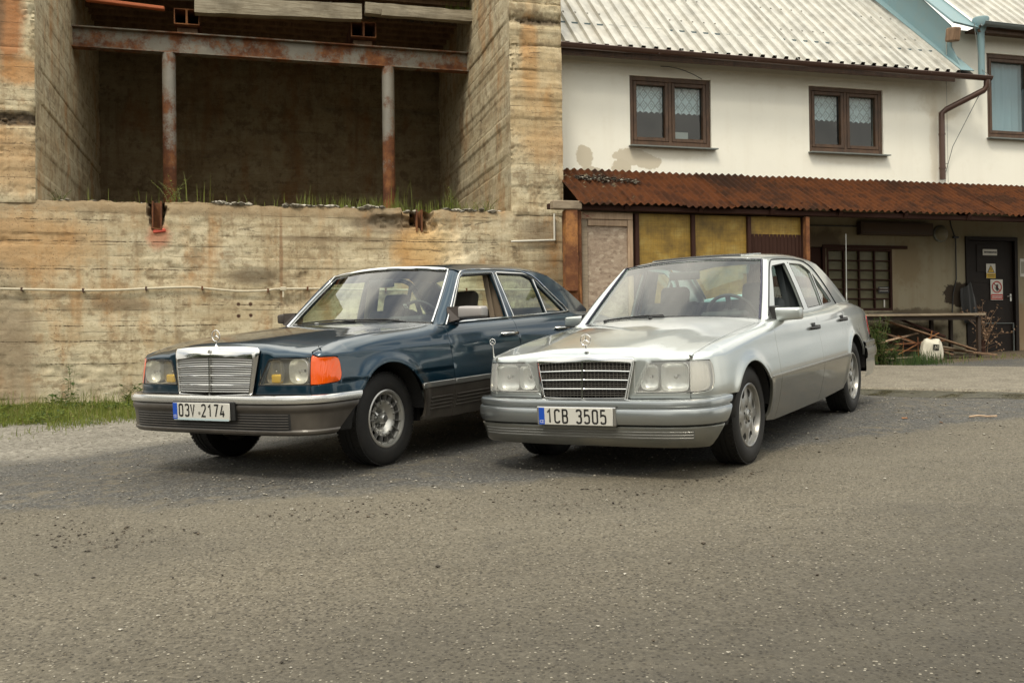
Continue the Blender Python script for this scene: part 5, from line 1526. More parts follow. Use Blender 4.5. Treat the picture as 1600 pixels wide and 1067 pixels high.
M_BAND = mat('bright_satin_band', (0.66, 0.66, 0.64), 0.26, 0.8)
M_SLOT = mat('bumper_slot_dark', (0.10, 0.10, 0.09), 0.5)
M_LIGHTSTRIP = mat('plate_frame_strip', (0.42, 0.52, 0.55), 0.4)
M_WSTRIM = mat('windshield_trim_dark_blue', (0.02, 0.02, 0.045), 0.35)
M_HEADL = mat('headliner_grey', (0.32, 0.33, 0.31), 0.9)
M_MIRRORGREY = mat('mirror_housing_grey', (0.36, 0.34, 0.33), 0.38, 0.3)
M_MIRRORFOOT = mat('mirror_foot_brown_black', (0.045, 0.035, 0.03), 0.5)

MA = Matrix(((-0.536238966, 0.843136443, -0.039606933, 0.876221577), (-0.841652807, -0.537662617, -0.050393083, 6.768533165), (-0.063783413, 0.006312552, 0.997943800, 0.350928494), (0, 0, 0, 1)))
MBL = Matrix(((-0.506044162, 0.862131030, -0.025483199, -1.543094402), (-0.861003003, -0.506685257, -0.044089436, 7.023503870), (-0.050922833, -0.000370091, 0.998702522, 0.343576965), (0, 0, 0, 1)))
silver_car, BODY_S = build_car('silver', 'silver_sedan', 'silver four door sedan with white plate 1CB 3505, parked nearest the white house', MA)
blue_car, BODY_B = build_car('blue', 'blue_sedan', 'dark teal blue sedan with orange indicators, plate 03V 2174, by the concrete wall', MBL)
# ================================================================ SETTING
PHI = math.radians(15)
FR = Matrix.Translation((.70, 14.1, 0)) @ Matrix.Rotation(PHI, 4, 'Z')     # building frame: x along the facades, y into the buildings, z up
def put(o):
    o.matrix_world = FR; return o
def WP(s_, d, z=0):
    """world point of facade coordinates (s along, d in front of the house wall)"""
    return FR @ Vector((s_, -d, z))

# ---------------------------------------------------------------- materials of the setting
def spot(g, co, s0, z0, rs, rz, warp, thr=.5):
    """soft-edged stain mask round (s0, z0) in the object's x/z plane"""
    x, y, z = co
    a = g.math('DIVIDE', g.math('SUBTRACT', x, s0), rs); b = g.math('DIVIDE', g.math('SUBTRACT', z, z0), rz)
    r = g.math('SQRT', g.math('ADD', g.math('MULTIPLY', a, a), g.math('MULTIPLY', b, b)))
    r = g.math('ADD', r, g.math('MULTIPLY', g.math('SUBTRACT', warp, .5), 1.6))
    return g.ramp(r, [(thr, 1.0), (1.0, 0.0)])

def concrete_mat(name, spots=(), tone=1.0, lines=(), tint=None):
    m = mat(name, (.4, .35, .25), .9); g = NG(m)
    c = g.coord('Object'); co = g.sep(c)
    big = g.noise(g.coord('Object', (.6, .6, 1.1)), 1.5, 10, .72)
    band = g.noise(g.coord('Object', (.45, .45, 7.0), loc=(3, 1, 0)), 1.0, 8, .68)
    streak = g.noise(g.coord('Object', (5.5, 5.5, .5), loc=(0, 0, 4)), 1.0, 9, .72)
    fine = g.noise(c, 22, 8, .7)
    mid = g.noise(c, 4.5, 10, .74)
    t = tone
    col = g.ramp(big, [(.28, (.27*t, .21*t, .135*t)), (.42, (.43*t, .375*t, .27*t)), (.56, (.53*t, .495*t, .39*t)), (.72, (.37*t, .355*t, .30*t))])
    col = g.mix(g.ramp(band, [(.30, .75), (.48, 0.0), (.60, 0.0), (.75, .45)]), col, (.62*t, .58*t, .46*t))
    col = g.mix(g.ramp(band, [(.55, 0.0), (.72, .55)]), col, (.30*t, .225*t, .135*t))
    col = g.mix(g.ramp(streak, [(.50, 0.0), (.68, .70)]), col, (.24*t, .165*t, .09*t))
    col = g.mix(g.ramp(mid, [(.52, 0.0), (.58, .60), (.75, .9)]), col, (.22*t, .17*t, .11*t))
    col = g.mix(g.ramp(mid, [(.36, .55), (.44, 0.0)]), col, (.62*t, .585*t, .47*t))
    orange = g.math('MULTIPLY', g.ramp(g.noise(g.coord('Object', (2.2, 2.2, .7), loc=(7, 2, 1)), 1.0, 5, .6), [(.52, 0.0), (.68, .75)]), g.ramp(mid, [(.3, .3), (.6, 1.0)]))
    col = g.mix(orange, col, (.42*t, .225*t, .085*t))
    for (s0, z0, rs, rz, cc, k) in spots:
        mk = g.math('MULTIPLY', spot(g, co, s0, z0, rs, rz, mid), k)
        col = g.mix(mk, col, cc)
    pits = g.vor(c, 34, 'F1'); pm = g.math('MULTIPLY', g.ramp(pits, [(.10, 1.0), (.20, 0.0)]), g.ramp(g.noise(c, 2.6, 6, .7), [(.50, 0.0), (.60, 1.0)]))
    crack = g.vor(g.coord('Object', (.45, .45, 2.4)), 2.0, 'DISTANCE_TO_EDGE'); wob = g.noise(c, 7, 6, .75)
    cm = g.math('MULTIPLY', g.ramp(g.math('ADD', crack, g.math('MULTIPLY', g.math('SUBTRACT', wob, .5), .34)), [(.003, 1.0), (.012, 0.0)]), g.ramp(g.noise(c, 1.1, 4, .6), [(.60, 0.0), (.66, .55)]))
    fm = g.ramp(fine, [(.30, .5), (.48, 0.0)])
    col = g.mix(fm, col, (.20*t, .155*t, .10*t))
    col = g.mix(pm, col, (.055, .040, .025)); col = g.mix(cm, col, (.06, .045, .03))
    # horizontal joints between the shuttering boards: dark, broken lines
    zz = g.math('ADD', co[2], g.math('MULTIPLY', g.math('SUBTRACT', g.noise(g.coord('Object', (2.2, 2.2, .6)), 1.0, 5, .65), .5), .05))
    fr_ = g.math('FRACT', g.math('DIVIDE', g.math('SUBTRACT', zz, .20), .135)); e_ = g.math('ABSOLUTE', g.math('SUBTRACT', fr_, .5))
    jn = g.math('MULTIPLY', g.ramp(e_, [(.470, 0.0), (.497, 1.0)]), g.ramp(g.noise(g.coord('Object', (1.3, 1.3, 5.5), loc=(0, 5, 0)), 1.7, 8, .75), [(.50, 0.0), (.58, .8)]))
    for (zl, sa_, sb_) in lines:
        dz = g.math('ABSOLUTE', g.math('SUBTRACT', zz, zl)); lm = g.ramp(g.math('ADD', dz, g.math('MULTIPLY', g.math('SUBTRACT', fine, .5), .016)), [(.002, 1.0), (.009, 0.0)])
        rg = g.ramp(g.math('DIVIDE', g.math('ABSOLUTE', g.math('SUBTRACT', co[0], (sa_ + sb_) / 2)), (sb_ - sa_) / 2), [(.85, 1.0), (1.0, 0.0)])
        jn = g.math('MAXIMUM', jn, g.math('MULTIPLY', g.math('MULTIPLY', lm, rg), g.ramp(g.noise(g.coord('Object', (2.5, 1, 1)), 3, 8, .75), [(.46, .0), (.54, .9)])))
    col = g.mix(jn, col, (.075, .052, .030))
    spk = g.math('MULTIPLY', g.ramp(g.noise(c, 75, 4, .8), [(.60, 0.0), (.68, 1.0)]), g.ramp(g.noise(c, 1.6, 5, .7), [(.42, 0.0), (.62, .9)]))
    col = g.mix(spk, col, (.11, .08, .05))
    if tint: col = g.mix(1.0, col, tint, 'MULTIPLY')
    g.base(col)
    h = g.math('ADD', g.math('MULTIPLY', fine, .5), g.math('MULTIPLY', mid, .7))
    h = g.math('SUBTRACT', h, g.math('MULTIPLY', jn, .8))
    h = g.math('SUBTRACT', h, g.math('MULTIPLY', pm, .8)); h = g.math('SUBTRACT', h, g.math('MULTIPLY', cm, .9))
    g.normal(g.bump(h, .75, .02))
    return m

def rust_mat(name, paint=(.33, .34, .33), amount=.5, grad=None, ax=2, dark=(.055, .018, .008)):
    """flaking paint over rusty steel; grad=(lo, hi): rust grows towards lo along the object axis"""
    m = mat(name, paint, .7); g = NG(m); c = g.coord('Object'); n = g.noise(c, 5, 8, .68); n2 = g.noise(g.coord('Object', (.8, .8, .8)), 2.4, 9, .7); f = g.noise(c, 40, 4, .6)
    rc = g.ramp(n, [(.3, dark), (.5, (.125, .045, .016)), (.68, (.25, .105, .035))])
    k = g.math('ADD', g.math('MULTIPLY', n2, .86), g.math('MULTIPLY', f, .14))
    if grad:
        a = g.sep(c)[ax]; mr = g.n('ShaderNodeMapRange'); mr.inputs[1].default_value = grad[0]; mr.inputs[2].default_value = grad[1]; mr.inputs[3].default_value = .34; mr.inputs[4].default_value = -.06
        g.l(a, mr.inputs[0]); k = g.math('ADD', k, mr.outputs[0])
    mk = g.ramp(k, [(.60 - amount * .3, 0.0), (.70 - amount * .3, 1.0)])
    pc = g.mix(g.ramp(n, [(.4, 0.0), (.75, .6)]), paint, tuple(x * .6 for x in paint))
    g.base(g.mix(mk, pc, rc)); g.rough(g.ramp(mk, [(0, .5), (1, .9)]))
    g.normal(g.bump(g.math('ADD', g.math('MULTIPLY', mk, -.5), f), .35, .006)); return m

def wood_mat(name, c1, c2, scale=(1, 8, 8), rough=.75, bump=.4):
    m = mat(name, c1, rough); g = NG(m); v = g.coord('Object', scale); n = g.noise(v, 3, 6, .6, 1.2); f = g.noise(g.coord('Object'), 3.0, 4, .6)
    col = g.ramp(n, [(.3, c1), (.7, c2)]); col = g.mix(g.ramp(f, [(.45, 0.0), (.7, .5)]), col, tuple(x * .45 for x in c1))
    g.base(col); g.normal(g.bump(n, bump, .006)); return m

M_CONC = concrete_mat('board_marked_concrete', spots=[(-4.8, 3.02, 5.2, .17, (.22, .165, .10), .75), (-7.3, 1.9, .45, 1.3, (.24, .20, .145), .5), (-1.2, 2.2, .8, .18, (.24, .19, .12), .55), (-3.3, 2.62, 1.1, .05, (.14, .10, .06), .6),
    (-2.15, 2.45, .42, .75, (.50, .30, .12), .8), (-1.62, 2.30, .20, .55, (.74, .70, .58), .9), (-1.9, 2.55, .5, .35, (.60, .47, .27), .5),
    (-5.45, 2.62, .18, .2, (.40, .09, .04), .6), (-4.3, 2.12, .45, .14, (.10, .08, .055), .75), (-2.6, 2.85, .6, .18, (.13, .10, .07), .8), (-6.9, 2.5, .9, .5, (.45, .27, .12), .6), (-7.2, 1.1, .5, .9, (.26, .22, .17), .6),
    (-4.49, 1.76, .03, .03, (.05, .02, .01), 1), (-4.34, 1.76, .03, .03, (.05, .02, .01), 1), (-4.49, 1.61, .03, .03, (.05, .02, .01), 1), (-4.34, 1.62, .03, .03, (.05, .02, .01), 1),
    (-5.9, 1.75, .5, .10, (.16, .12, .08), .7), (-.45, 2.75, .35, .25, (.17, .13, .09), .6), (-.3, 1.9, .3, .8, (.22, .16, .09), .6), (-3.95, 2.3, .03, .8, (.22, .13, .07), .7)], tint=(1.0, .94, .82), lines=[(2.535, -7.6, -5.2), (2.19, -7.6, -4.9), (1.49, -6.8, -4.6), (1.30, -7.6, -5.4), (1.02, -7.2, -5.3), (2.80, -7.6, -5.9), (2.60, -3.2, -1.0), (1.75, -5.2, -3.9)])
M_CONC_PIER = concrete_mat('weathered_pier_concrete', spots=[(-.55, 5.2, .16, .9, (.42, .23, .09), .7), (-.30, 4.0, .5, .35, (.44, .28, .15), .6), (-7.15, 5.2, .20, .85, (.33, .145, .055), .9), (-7.0, 4.6, .35, .22, (.45, .25, .11), .8), (-7.1, 4.02, .6, .11, (.07, .055, .04), 1.0), (-.4, 5.72, .5, .07, (.09, .07, .05), .9), (-7.3, 5.4, .12, .9, (.10, .08, .06), .6), (-.45, 4.6, .5, 1.0, (.46, .34, .19), .45), (-7.1, 3.5, .6, .5, (.42, .27, .14), .6)], tint=(1.0, .935, .80))
M_CONC_IN = concrete_mat('inner_concrete', tone=.90, tint=(1.0, .935, .80))
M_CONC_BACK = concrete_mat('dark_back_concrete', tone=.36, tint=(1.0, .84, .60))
M_STEELBEAM = rust_mat('grey_painted_rusty_beam', (.17, .155, .12), .50)
M_COLUMN = rust_mat('grey_painted_rusty_column', (.22, .21, .18), .52, grad=(3.0, 5.0))
M_RUST = rust_mat('rusty_steel', (.20, .065, .02), 1.2)
M_RUSTPOST = rust_mat('orange_rusty_post', (.36, .15, .035), .55, dark=(.09, .03, .012))
M_BOARD = wood_mat('weathered_grey_timber', (.15, .12, .075), (.36, .325, .245), (.8, 11, 11), .8, .8)
M_DARKWOOD = wood_mat('dark_stained_window_wood', (.050, .026, .014), (.115, .062, .032), (6, 6, 1.5), .55, .25)
M_OLDWOOD = wood_mat('old_brown_wood', (.13, .075, .042), (.27, .17, .10), (5, 5, .8))
M_PALEWOOD = wood_mat('pale_old_wood', (.33, .22, .14), (.50, .37, .25), (5, 5, .8))
M_GREYWOOD = wood_mat('grey_bench_wood', (.20, .15, .10), (.33, .27, .19), (.8, 8, 8))

def plaster_mat(name, col, dirt, dirtcol, spots=()):
    m = mat(name, col, .92); g = NG(m); c = g.coord('Object'); co = g.sep(c); big = g.noise(c, .8, 5, .6); mid = g.noise(c, 5, 7, .65); st = g.noise(g.coord('Object', (2.5, 2.5, .25)), 1.6, 5, .6)
    cc = g.mix(g.ramp(big, [(.35, 0.0), (.7, .35)]), col, tuple(x * .84 for x in col))
    cc = g.mix(g.math('MULTIPLY', g.ramp(st, [(.5, 0.0), (.75, 1.0)]), dirt), cc, dirtcol)
    cc = g.mix(g.math('MULTIPLY', g.ramp(mid, [(.55, 0.0), (.75, 1.0)]), dirt), cc, dirtcol)
    for (s0, z0, rs, rz, c3, k) in spots: cc = g.mix(g.math('MULTIPLY', spot(g, co, s0, z0, rs, rz, mid, .90 if k == 1 else .6), k), cc, c3)
    g.base(cc); g.normal(g.bump(g.math('ADD', g.noise(c, 60, 6, .7), g.math('MULTIPLY', mid, .6)), .22, .006)); return m
M_PLASTER = plaster_mat('cream_plaster', (.86, .845, .75), .12, (.52, .44, .31), spots=[(1.8, 4.05, .7, .10, (.60, .55, .43), .45), (4.85, 4.08, .7, .09, (.60, .55, .43), .45), (3.0, 5.25, 3.6, .10, (.62, .57, .45), .35), (6.45, 4.4, .10, .9, (.55, .47, .34), .35), (.42, 3.95, .13, .17, (.56, .51, .40), 1), (.50, 3.72, .2, .10, (.55, .50, .39), 1), (1.15, 3.98, .30, .13, (.58, .53, .42), 1), (1.42, 3.92, .22, .12, (.57, .52, .41), 1), (.98, 3.80, .16, .16, (.56, .51, .40), 1), (6.6, 5.1, .5, .35, (.50, .42, .28), .4)])
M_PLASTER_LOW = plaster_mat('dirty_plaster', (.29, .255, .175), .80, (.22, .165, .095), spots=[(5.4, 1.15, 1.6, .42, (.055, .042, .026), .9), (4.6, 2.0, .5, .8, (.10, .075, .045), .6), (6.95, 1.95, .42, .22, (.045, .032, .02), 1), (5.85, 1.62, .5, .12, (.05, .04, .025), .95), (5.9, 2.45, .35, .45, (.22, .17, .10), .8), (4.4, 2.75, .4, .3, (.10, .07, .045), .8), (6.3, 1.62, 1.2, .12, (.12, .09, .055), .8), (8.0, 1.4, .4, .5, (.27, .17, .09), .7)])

def roofsheet_mat():
    m = mat('pale_grey_roof_sheet', (.45, .44, .40), .55); g = NG(m); c = g.coord('Object'); n = g.noise(c, 2.2, 6, .65); s2 = g.noise(g.coord('Object', (1.0, .25, 1.0)), 5, 5, .6)
    cc = g.ramp(s2, [(.3, (.33, .325, .29)), (.6, (.50, .49, .44)), (.8, (.42, .40, .34))]); cc = g.mix(g.ramp(n, [(.5, 0.0), (.75, .5)]), cc, (.33, .30, .24))
    g.base(cc); g.normal(g.bump(n, .15, .01)); return m
M_ROOF = roofsheet_mat()
def canopy_mat():
    m = mat('rusty_corrugated_sheet', (.2, .06, .02), .95, spec=.12); g = NG(m); c = g.coord('Object'); oi = g.n('ShaderNodeObjectInfo')
    n = g.noise(c, 1.25, 10, .72); n2 = g.noise(g.coord('Object', (1.0, .35, 1.0)), 9, 6, .65); f = g.noise(c, 60, 4, .7)
    cc = g.ramp(n, [(.30, (.020, .012, .008)), (.42, (.030, .014, .008)), (.53, (.092, .032, .011)), (.60, (.030, .014, .008)), (.75, (.066, .031, .014))])
    cc = g.mix(g.ramp(n2, [(.5, 0.0), (.72, .7)]), cc, (.040, .019, .013))
    cc = g.mix(g.math('MULTIPLY', g.math('SUBTRACT', oi.outputs['Random'], .2, True), .20), cc, (.16, .046, .014))
    mo = g.math('MULTIPLY', g.ramp(g.noise(c, 6, 6, .7), [(.60, 0.0), (.66, 1.0)]), g.ramp(g.sep(c)[0], [(0, 1.0), (1.0, 0.0)]))
    cc = g.mix(mo, cc, (.25, .23, .15))
    g.base(g.mix(g.ramp(f, [(.3, .35), (.6, 0.0)]), cc, (.03, .014, .008))); g.normal(g.bump(f, .3, .003)); return m
M_CANOPY = canopy_mat()
M_GUTTER = mat('brown_gutter', (.085, .045, .032), .35, .3, .2)
M_BLUEMETAL = mat('pale_blue_painted_metal', (.20, .30, .32), .6)
g_ = NG(M_BLUEMETAL); g_.base(g_.mix(g_.ramp(g_.noise(g_.coord('Object'), 5, 6, .65), [(.45, 0.0), (.8, .6)]), (.19, .295, .32), (.22, .27, .25)))
def yellow_mat():
    m = mat('dirty_yellow_fibreglass', (.3, .2, .03), .6); g = NG(m); c = g.coord('Object'); w1 = g.noise(g.coord('Object', (1, 1, 1)), 3, 6, .65); w2 = g.noise(g.coord('Object', (40, 40, 3)), 1, 3, .6); w3 = g.noise(g.coord('Object', (3, 3, 40)), 1, 3, .6)
    z = g.sep(c)[2]
    cc = g.ramp(w1, [(.3, (.10, .062, .010)), (.52, (.27, .165, .022)), (.72, (.36, .27, .075))])
    cc = g.mix(g.math('MULTIPLY', g.math('ADD', g.ramp(w2, [(.45, 0.0), (.7, .6)]), g.ramp(w3, [(.45, 0.0), (.7, .6)])), .5), cc, (.075, .045, .010))
    g.base(cc); g.normal(g.bump(g.math('ADD', w2, w3), .2, .003)); return m
M_YELLOW = yellow_mat()
def osb_mat():
    m = mat('grey_strand_board', (.3, .24, .18), .85); g = NG(m); v = g.coord('Object', (1, 1, 1.7), (0, .5, 0)); cell = g.n('ShaderNodeTexVoronoi'); cell.inputs['Scale'].default_value = 17; g.l(v, cell.inputs['Vector'])
    nd = g.noise(g.coord('Object', (1, 1, 3)), 14, 6, .7, 1.5)
    cc = g.ramp(g.noise(cell.outputs['Position'], 30, 2, .5), [(.3, (.17, .115, .08)), (.5, (.33, .25, .185)), (.72, (.52, .44, .34))]); cc = g.mix(.45, cc, g.ramp(nd, [(.3, (.13, .09, .06)), (.65, (.48, .39, .30))]))
    g.base(cc); g.normal(g.bump(nd, .5, .008)); return m
M_OSB = osb_mat()
M_WINPANE = glass_mat('house_window_glass', (.72, .80, .82), .85, .06)
M_PANEDIRTY = glass_mat('dirty_lattice_glass', (.42, .40, .30), .25, .30)
for _n in M_PANEDIRTY.node_tree.nodes:
    if _n.type == 'MAP_RANGE': _n.inputs[3].default_value = .45; _n.inputs[4].default_value = .98
    if _n.type == 'BSDF_DIFFUSE': _n.inputs['Color'].default_value = (.17, .155, .09, 1)
    if _n.type == 'BSDF_GLOSSY': _n.inputs['Roughness'].default_value = .25
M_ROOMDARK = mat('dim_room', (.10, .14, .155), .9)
M_BENCHLEG = mat('dark_bench_wood', (.035, .022, .014), .7)
M_BLACKVOID = mat('dark_interior', (.02, .016, .012), .95)
M_BROWNPAINT = mat('dark_brown_painted_steel', (.014, .009, .007), .6, spec=.25)
g_ = NG(M_BROWNPAINT); g_.base(g_.mix(g_.ramp(g_.noise(g_.coord('Object'), 4, 6, .65), [(.5, 0.0), (.8, .7)]), (.012, .008, .006), (.030, .021, .015)))
M_REDBROWN = mat('reddish_brown_wood', (.036, .014, .009), .8, spec=.25)
M_SIGNWHITE = mat('sign_white', (.62, .60, .54), .5)
M_SIGNYEL = mat('sign_yellow', (.62, .40, .03), .5)
M_SIGNRED = mat('sign_red', (.42, .03, .02), .5)
M_SIGNBLK = mat('sign_black', (.02, .02, .02), .5)
M_WHITEPIPE = mat('off_white_plastic_pipe', (.66, .64, .56), .5)
M_CONDUIT = mat('cream_conduit', (.50, .45, .33), .55)
g_ = NG(M_CONDUIT); g_.base(g_.mix(g_.ramp(g_.noise(g_.coord('Object'), 6, 5, .6), [(.5, 0.0), (.75, .8)]), (.52, .47, .35), (.30, .22, .13)))
M_BAG = mat('white_plastic_sack', (.58, .55, .45), .55)
M_BLACKPL = mat('black_plastic', (.012, .012, .012), .4)

def lace_mat():
    m = bpy.data.materials.new('lace_curtain'); m.use_nodes = True; g = NG(m); b = g.b
    b.inputs['Base Color'].default_value = (.90, .98, .98, 1); b.inputs['Emission Strength'].default_value = 0; b.inputs['Roughness'].default_value = .9
    uvx, _, uvz = g.sep(g.coord('Object'))
    p = .125
    fx = g.math('ABSOLUTE', g.math('SUBTRACT', g.math('FRACT', g.math('DIVIDE', uvx, p)), .5)); fz = g.math('ABSOLUTE', g.math('SUBTRACT', g.math('FRACT', g.math('DIVIDE', uvz, p * 1.35)), .5))
    d = g.math('ADD', fx, fz)
    ring = g.math('SUBTRACT', 1.0, g.ramp(g.math('ABSOLUTE', g.math('SUBTRACT', d, .30)), [(.05, 0.0), (.09, 1.0)])); core = g.ramp(d, [(.10, 1.0), (.14, 0.0)]); outer = g.ramp(d, [(.52, 0.0), (.58, 1.0)])
    pat = g.math('MAXIMUM', g.math('MAXIMUM', ring, core), outer)
    tr = g.n('ShaderNodeBsdfTransparent'); mx = g.n('ShaderNodeMixShader')
    al = g.math('ADD', g.math('MULTIPLY', pat, .42), .56, True)
    g.l(al, mx.inputs[0]); g.l(tr.outputs[0], mx.inputs[1]); g.l(b.outputs[0], mx.inputs[2]); g.l(mx.outputs[0], g.out.inputs['Surface'])
    return m
M_LACE = lace_mat()
M_CURTAIN = mat('pale_blue_net_curtain', (.40, .52, .56), .9)

# ---------------------------------------------------------------- ground
def ground_mat():
    m = mat('worn_asphalt_and_grit', (.2, .18, .15), .95); g = NG(m)
    geo = g.n('ShaderNodeNewGeometry'); P = geo.outputs['Position']; X, Y, Z = g.sep(P)
    warp = g.noise(P, .9, 6, .65); warp2 = g.noise(P, 4.0, 6, .65)
    def curve(src, lo, hi, pts):
        mr = g.n('ShaderNodeMapRange'); mr.inputs[1].default_value = lo; mr.inputs[2].default_value = hi; g.l(src, mr.inputs[0])
        fc = g.n('ShaderNodeFloatCurve'); cu = fc.mapping.curves[0]
        pp = [((a - lo) / (hi - lo), b) for a, b in pts]
        cu.points[0].location = pp[0]; cu.points[1].location = pp[-1]
        for q in pp[1:-1]: cu.points.new(*q)
        fc.mapping.update(); g.l(mr.outputs[0], fc.inputs[1]); return fc.outputs[0]
    # edge between the sandy road in front and the dark yard surface (height stored /20)
    yb = curve(X, -8, 10, [(-8, 5.9 / 20), (-3.04, 5.6 / 20), (-1.46, 5.45 / 20), (-.77, 5.7 / 20), (.39, 6.05 / 20), (1.27, 6.5 / 20), (2.24, 7.0 / 20), (3.3, 7.6 / 20), (4.27, 8.0 / 20), (10, 9.2 / 20)])
    dist = g.math('SUBTRACT', Y, g.math('MULTIPLY', yb, 20.0))
    dist = g.math('ADD', dist, g.math('MULTIPLY', g.math('SUBTRACT', warp, .5), 1.1)); dist = g.math('ADD', dist, g.math('MULTIPLY', g.math('SUBTRACT', warp2, .5), .35))
    yard = g.ramp(g.math('ADD', g.math('MULTIPLY', dist, 1.0), .5), [(.42, 0.0), (.62, 1.0)])
    # aggregate
    chips = g.n('ShaderNodeTexVoronoi'); chips.inputs['Scale'].default_value = 105; g.l(P, chips.inputs['Vector'])
    chipv = g.noise(chips.outputs['Position'], 60, 1, .5)
    chips2 = g.n('ShaderNodeTexVoronoi'); chips2.inputs['Scale'].default_value = 38; g.l(P, chips2.inputs['Vector']); cv2 = g.noise(chips2.outputs['Position'], 40, 1, .5)
    fine = g.noise(P, 55, 6, .75); mid = g.noise(P, 7, 7, .7); big = g.noise(P, .55, 5, .6)
    road = g.ramp(chipv, [(.25, (.060, .051, .034)), (.5, (.124, .107, .075)), (.78, (.215, .19, .14))])
    road = g.mix(g.ramp(fine, [(.30, .5), (.44, 0.0)]), road, (.055, .046, .033))
    road = g.mix(g.ramp(big, [(.35, .0), (.65, .35)]), road, (.090, .082, .063))
    # paler dusty edge, darker driven lane; part of the darkening is painted-in vignette
    dust_vignette = g.ramp(g.math('ADD', g.math('MULTIPLY', dist, .25), 1.0), [(.12, 0.0), (.62, 1.0)])
    road = g.mix(dust_vignette, g.mix(.70, road, (.036, .032, .025)), road)
    vo = g.n('ShaderNodeTexVoronoi'); vo.inputs['Scale'].default_value = 58; g.l(P, vo.inputs['Vector'])
    vsel = g.ramp(g.noise(vo.outputs['Position'], 90, 0, .5), [(.47, 0.0), (.50, 1.0)])
    vo2 = g.math('MULTIPLY', g.ramp(vo.outputs['Distance'], [(.26, 1.0), (.36, 0.0)]), vsel)
    road = g.mix(g.math('MULTIPLY', vo2, .85), road, (.022, .018, .012))
    lsel = g.ramp(g.noise(vo.outputs['Position'], 70, 0, .5), [(.66, 0.0), (.68, 1.0)])
    road = g.mix(g.math('MULTIPLY', g.math('MULTIPLY', g.ramp(vo.outputs['Distance'], [(.22, 1.0), (.30, 0.0)]), lsel), .8), road, (.36, .33, .26))
    yrd = g.ramp(chipv, [(.25, (.019, .0185, .017)), (.5, (.054, .052, .047)), (.80, (.21, .205, .185))])
    yrd = g.mix(g.ramp(fine, [(.32, .7), (.46, 0.0)]), yrd, (.022, .020, .017))
    sand = g.ramp(mid, [(.48, 0.0), (.62, .7)])
    yrd = g.mix(g.math('MULTIPLY', sand, g.ramp(big, [(.45, 0.0), (.6, 1.0)])), yrd, (.15, .128, .088))
    # pale loose gravel on the left verge and along the wall
    gx = g.math('ADD', g.math('MULTIPLY', X, -.52), g.math('MULTIPLY', Y, .86))
    # distance beyond a line through (-3.9, 7.3) .. (-1.6, 9.4)
    gl = g.math('SUBTRACT', g.math('SUBTRACT', g.math('MULTIPLY', X, -.66), g.math('MULTIPLY', Y, -.75)), 8.0)
    gl = g.math('ADD', gl, g.math('MULTIPLY', g.math('SUBTRACT', warp, .5), 1.5))
    gm = g.ramp(gl, [(0.0, 0.0), (.5, 1.0)])
    grav = g.ramp(cv2, [(.25, (.09, .08, .062)), (.5, (.21, .195, .16)), (.78, (.37, .35, .30))]); grav = g.mix(g.ramp(fine, [(.33, .8), (.48, 0.0)]), grav, (.055, .048, .038))
    yrd = g.mix(gm, yrd, grav)
    col = g.mix(yard, road, yrd)
    trk = g.noise(g.wcoord((.45, 1.5, 1)), 1.0, 4, .6)
    col = g.mix(g.ramp(trk, [(.50, 0.0), (.74, .30)]), col, (.05, .044, .033)); col = g.mix(g.ramp(trk, [(.26, .28), (.46, 0.0)]), col, (.20, .178, .13))
    stn = g.noise(P, 1.1, 7, .72); col = g.mix(g.ramp(stn, [(.62, 0.0), (.72, .35)]), col, (.045, .039, .030))
    # soil near the buildings
    soil_l = g.math('SUBTRACT', g.math('ADD', g.math('MULTIPLY', X, -.2588), g.math('MULTIPLY', Y, .9659)), 12.35)
    soil_l = g.math('ADD', soil_l, g.math('MULTIPLY', g.ramp(g.math('MULTIPLY', g.math('SUBTRACT', X, 1.5), .5), [(0, 0.0), (1, 1.0)]), .55))
    sm = g.ramp(g.math('ADD', soil_l, g.math('MULTIPLY', g.math('SUBTRACT', warp2, .5), .6)), [(0.0, 0.0), (.35, 1.0)])
    col = g.mix(sm, col, g.ramp(fine, [(.35, (.045, .033, .020)), (.65, (.14, .105, .065))]))
    # clusters of dark debris bits on the seam between road and yard
    bits = g.n('ShaderNodeTexVoronoi'); bits.inputs['Scale'].default_value = 24; g.l(P, bits.inputs['Vector'])
    bm = g.ramp(bits.outputs['Distance'], [(.12, 1.0), (.22, 0.0)])
    near = g.ramp(g.math('ABSOLUTE', g.math('ADD', dist, .55)), [(.15, 1.0), (.75, 0.0)])
    bm = g.math('MULTIPLY', g.math('MULTIPLY', bm, near), g.ramp(g.noise(P, 1.6, 5, .7), [(.50, 0.0), (.60, 1.0)]))
    col = g.mix(bm, col, (.045, .036, .026))
    g.base(col)
    h = g.math('ADD', g.math('MULTIPLY', chips.outputs['Distance'], -.9), g.math('MULTIPLY', fine, 1.1)); h = g.math('ADD', h, g.math('MULTIPLY', bm, .8))
    h = g.math('ADD', h, g.math('MULTIPLY', g.math('MULTIPLY', chips2.outputs['Distance'], -1.2), gm))
    g.normal(g.bump(g.math('SUBTRACT', h, g.math('MULTIPLY', vo2, .7)), .6, .007))
    g.rough(g.ramp(mid, [(.3, .78), (.7, .97)]))
    return m
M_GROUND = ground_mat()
xs = np.unique(np.concatenate([np.linspace(-160, -14, 14), np.linspace(-14, 14, 225), np.linspace(14, 160, 14)]))
ys = np.unique(np.concatenate([np.linspace(-160, -6, 16), np.linspace(-6, 20, 209), np.linspace(20, 160, 14)]))
GX, GY = np.meshgrid(xs, ys, indexing='ij')
GXc, GYc = np.clip(GX, -25, 25), np.clip(GY, -30, 30)
GZ = ground_z(GXc, GYc) + (GX - GXc) * .004
_rn = np.random.default_rng(3)
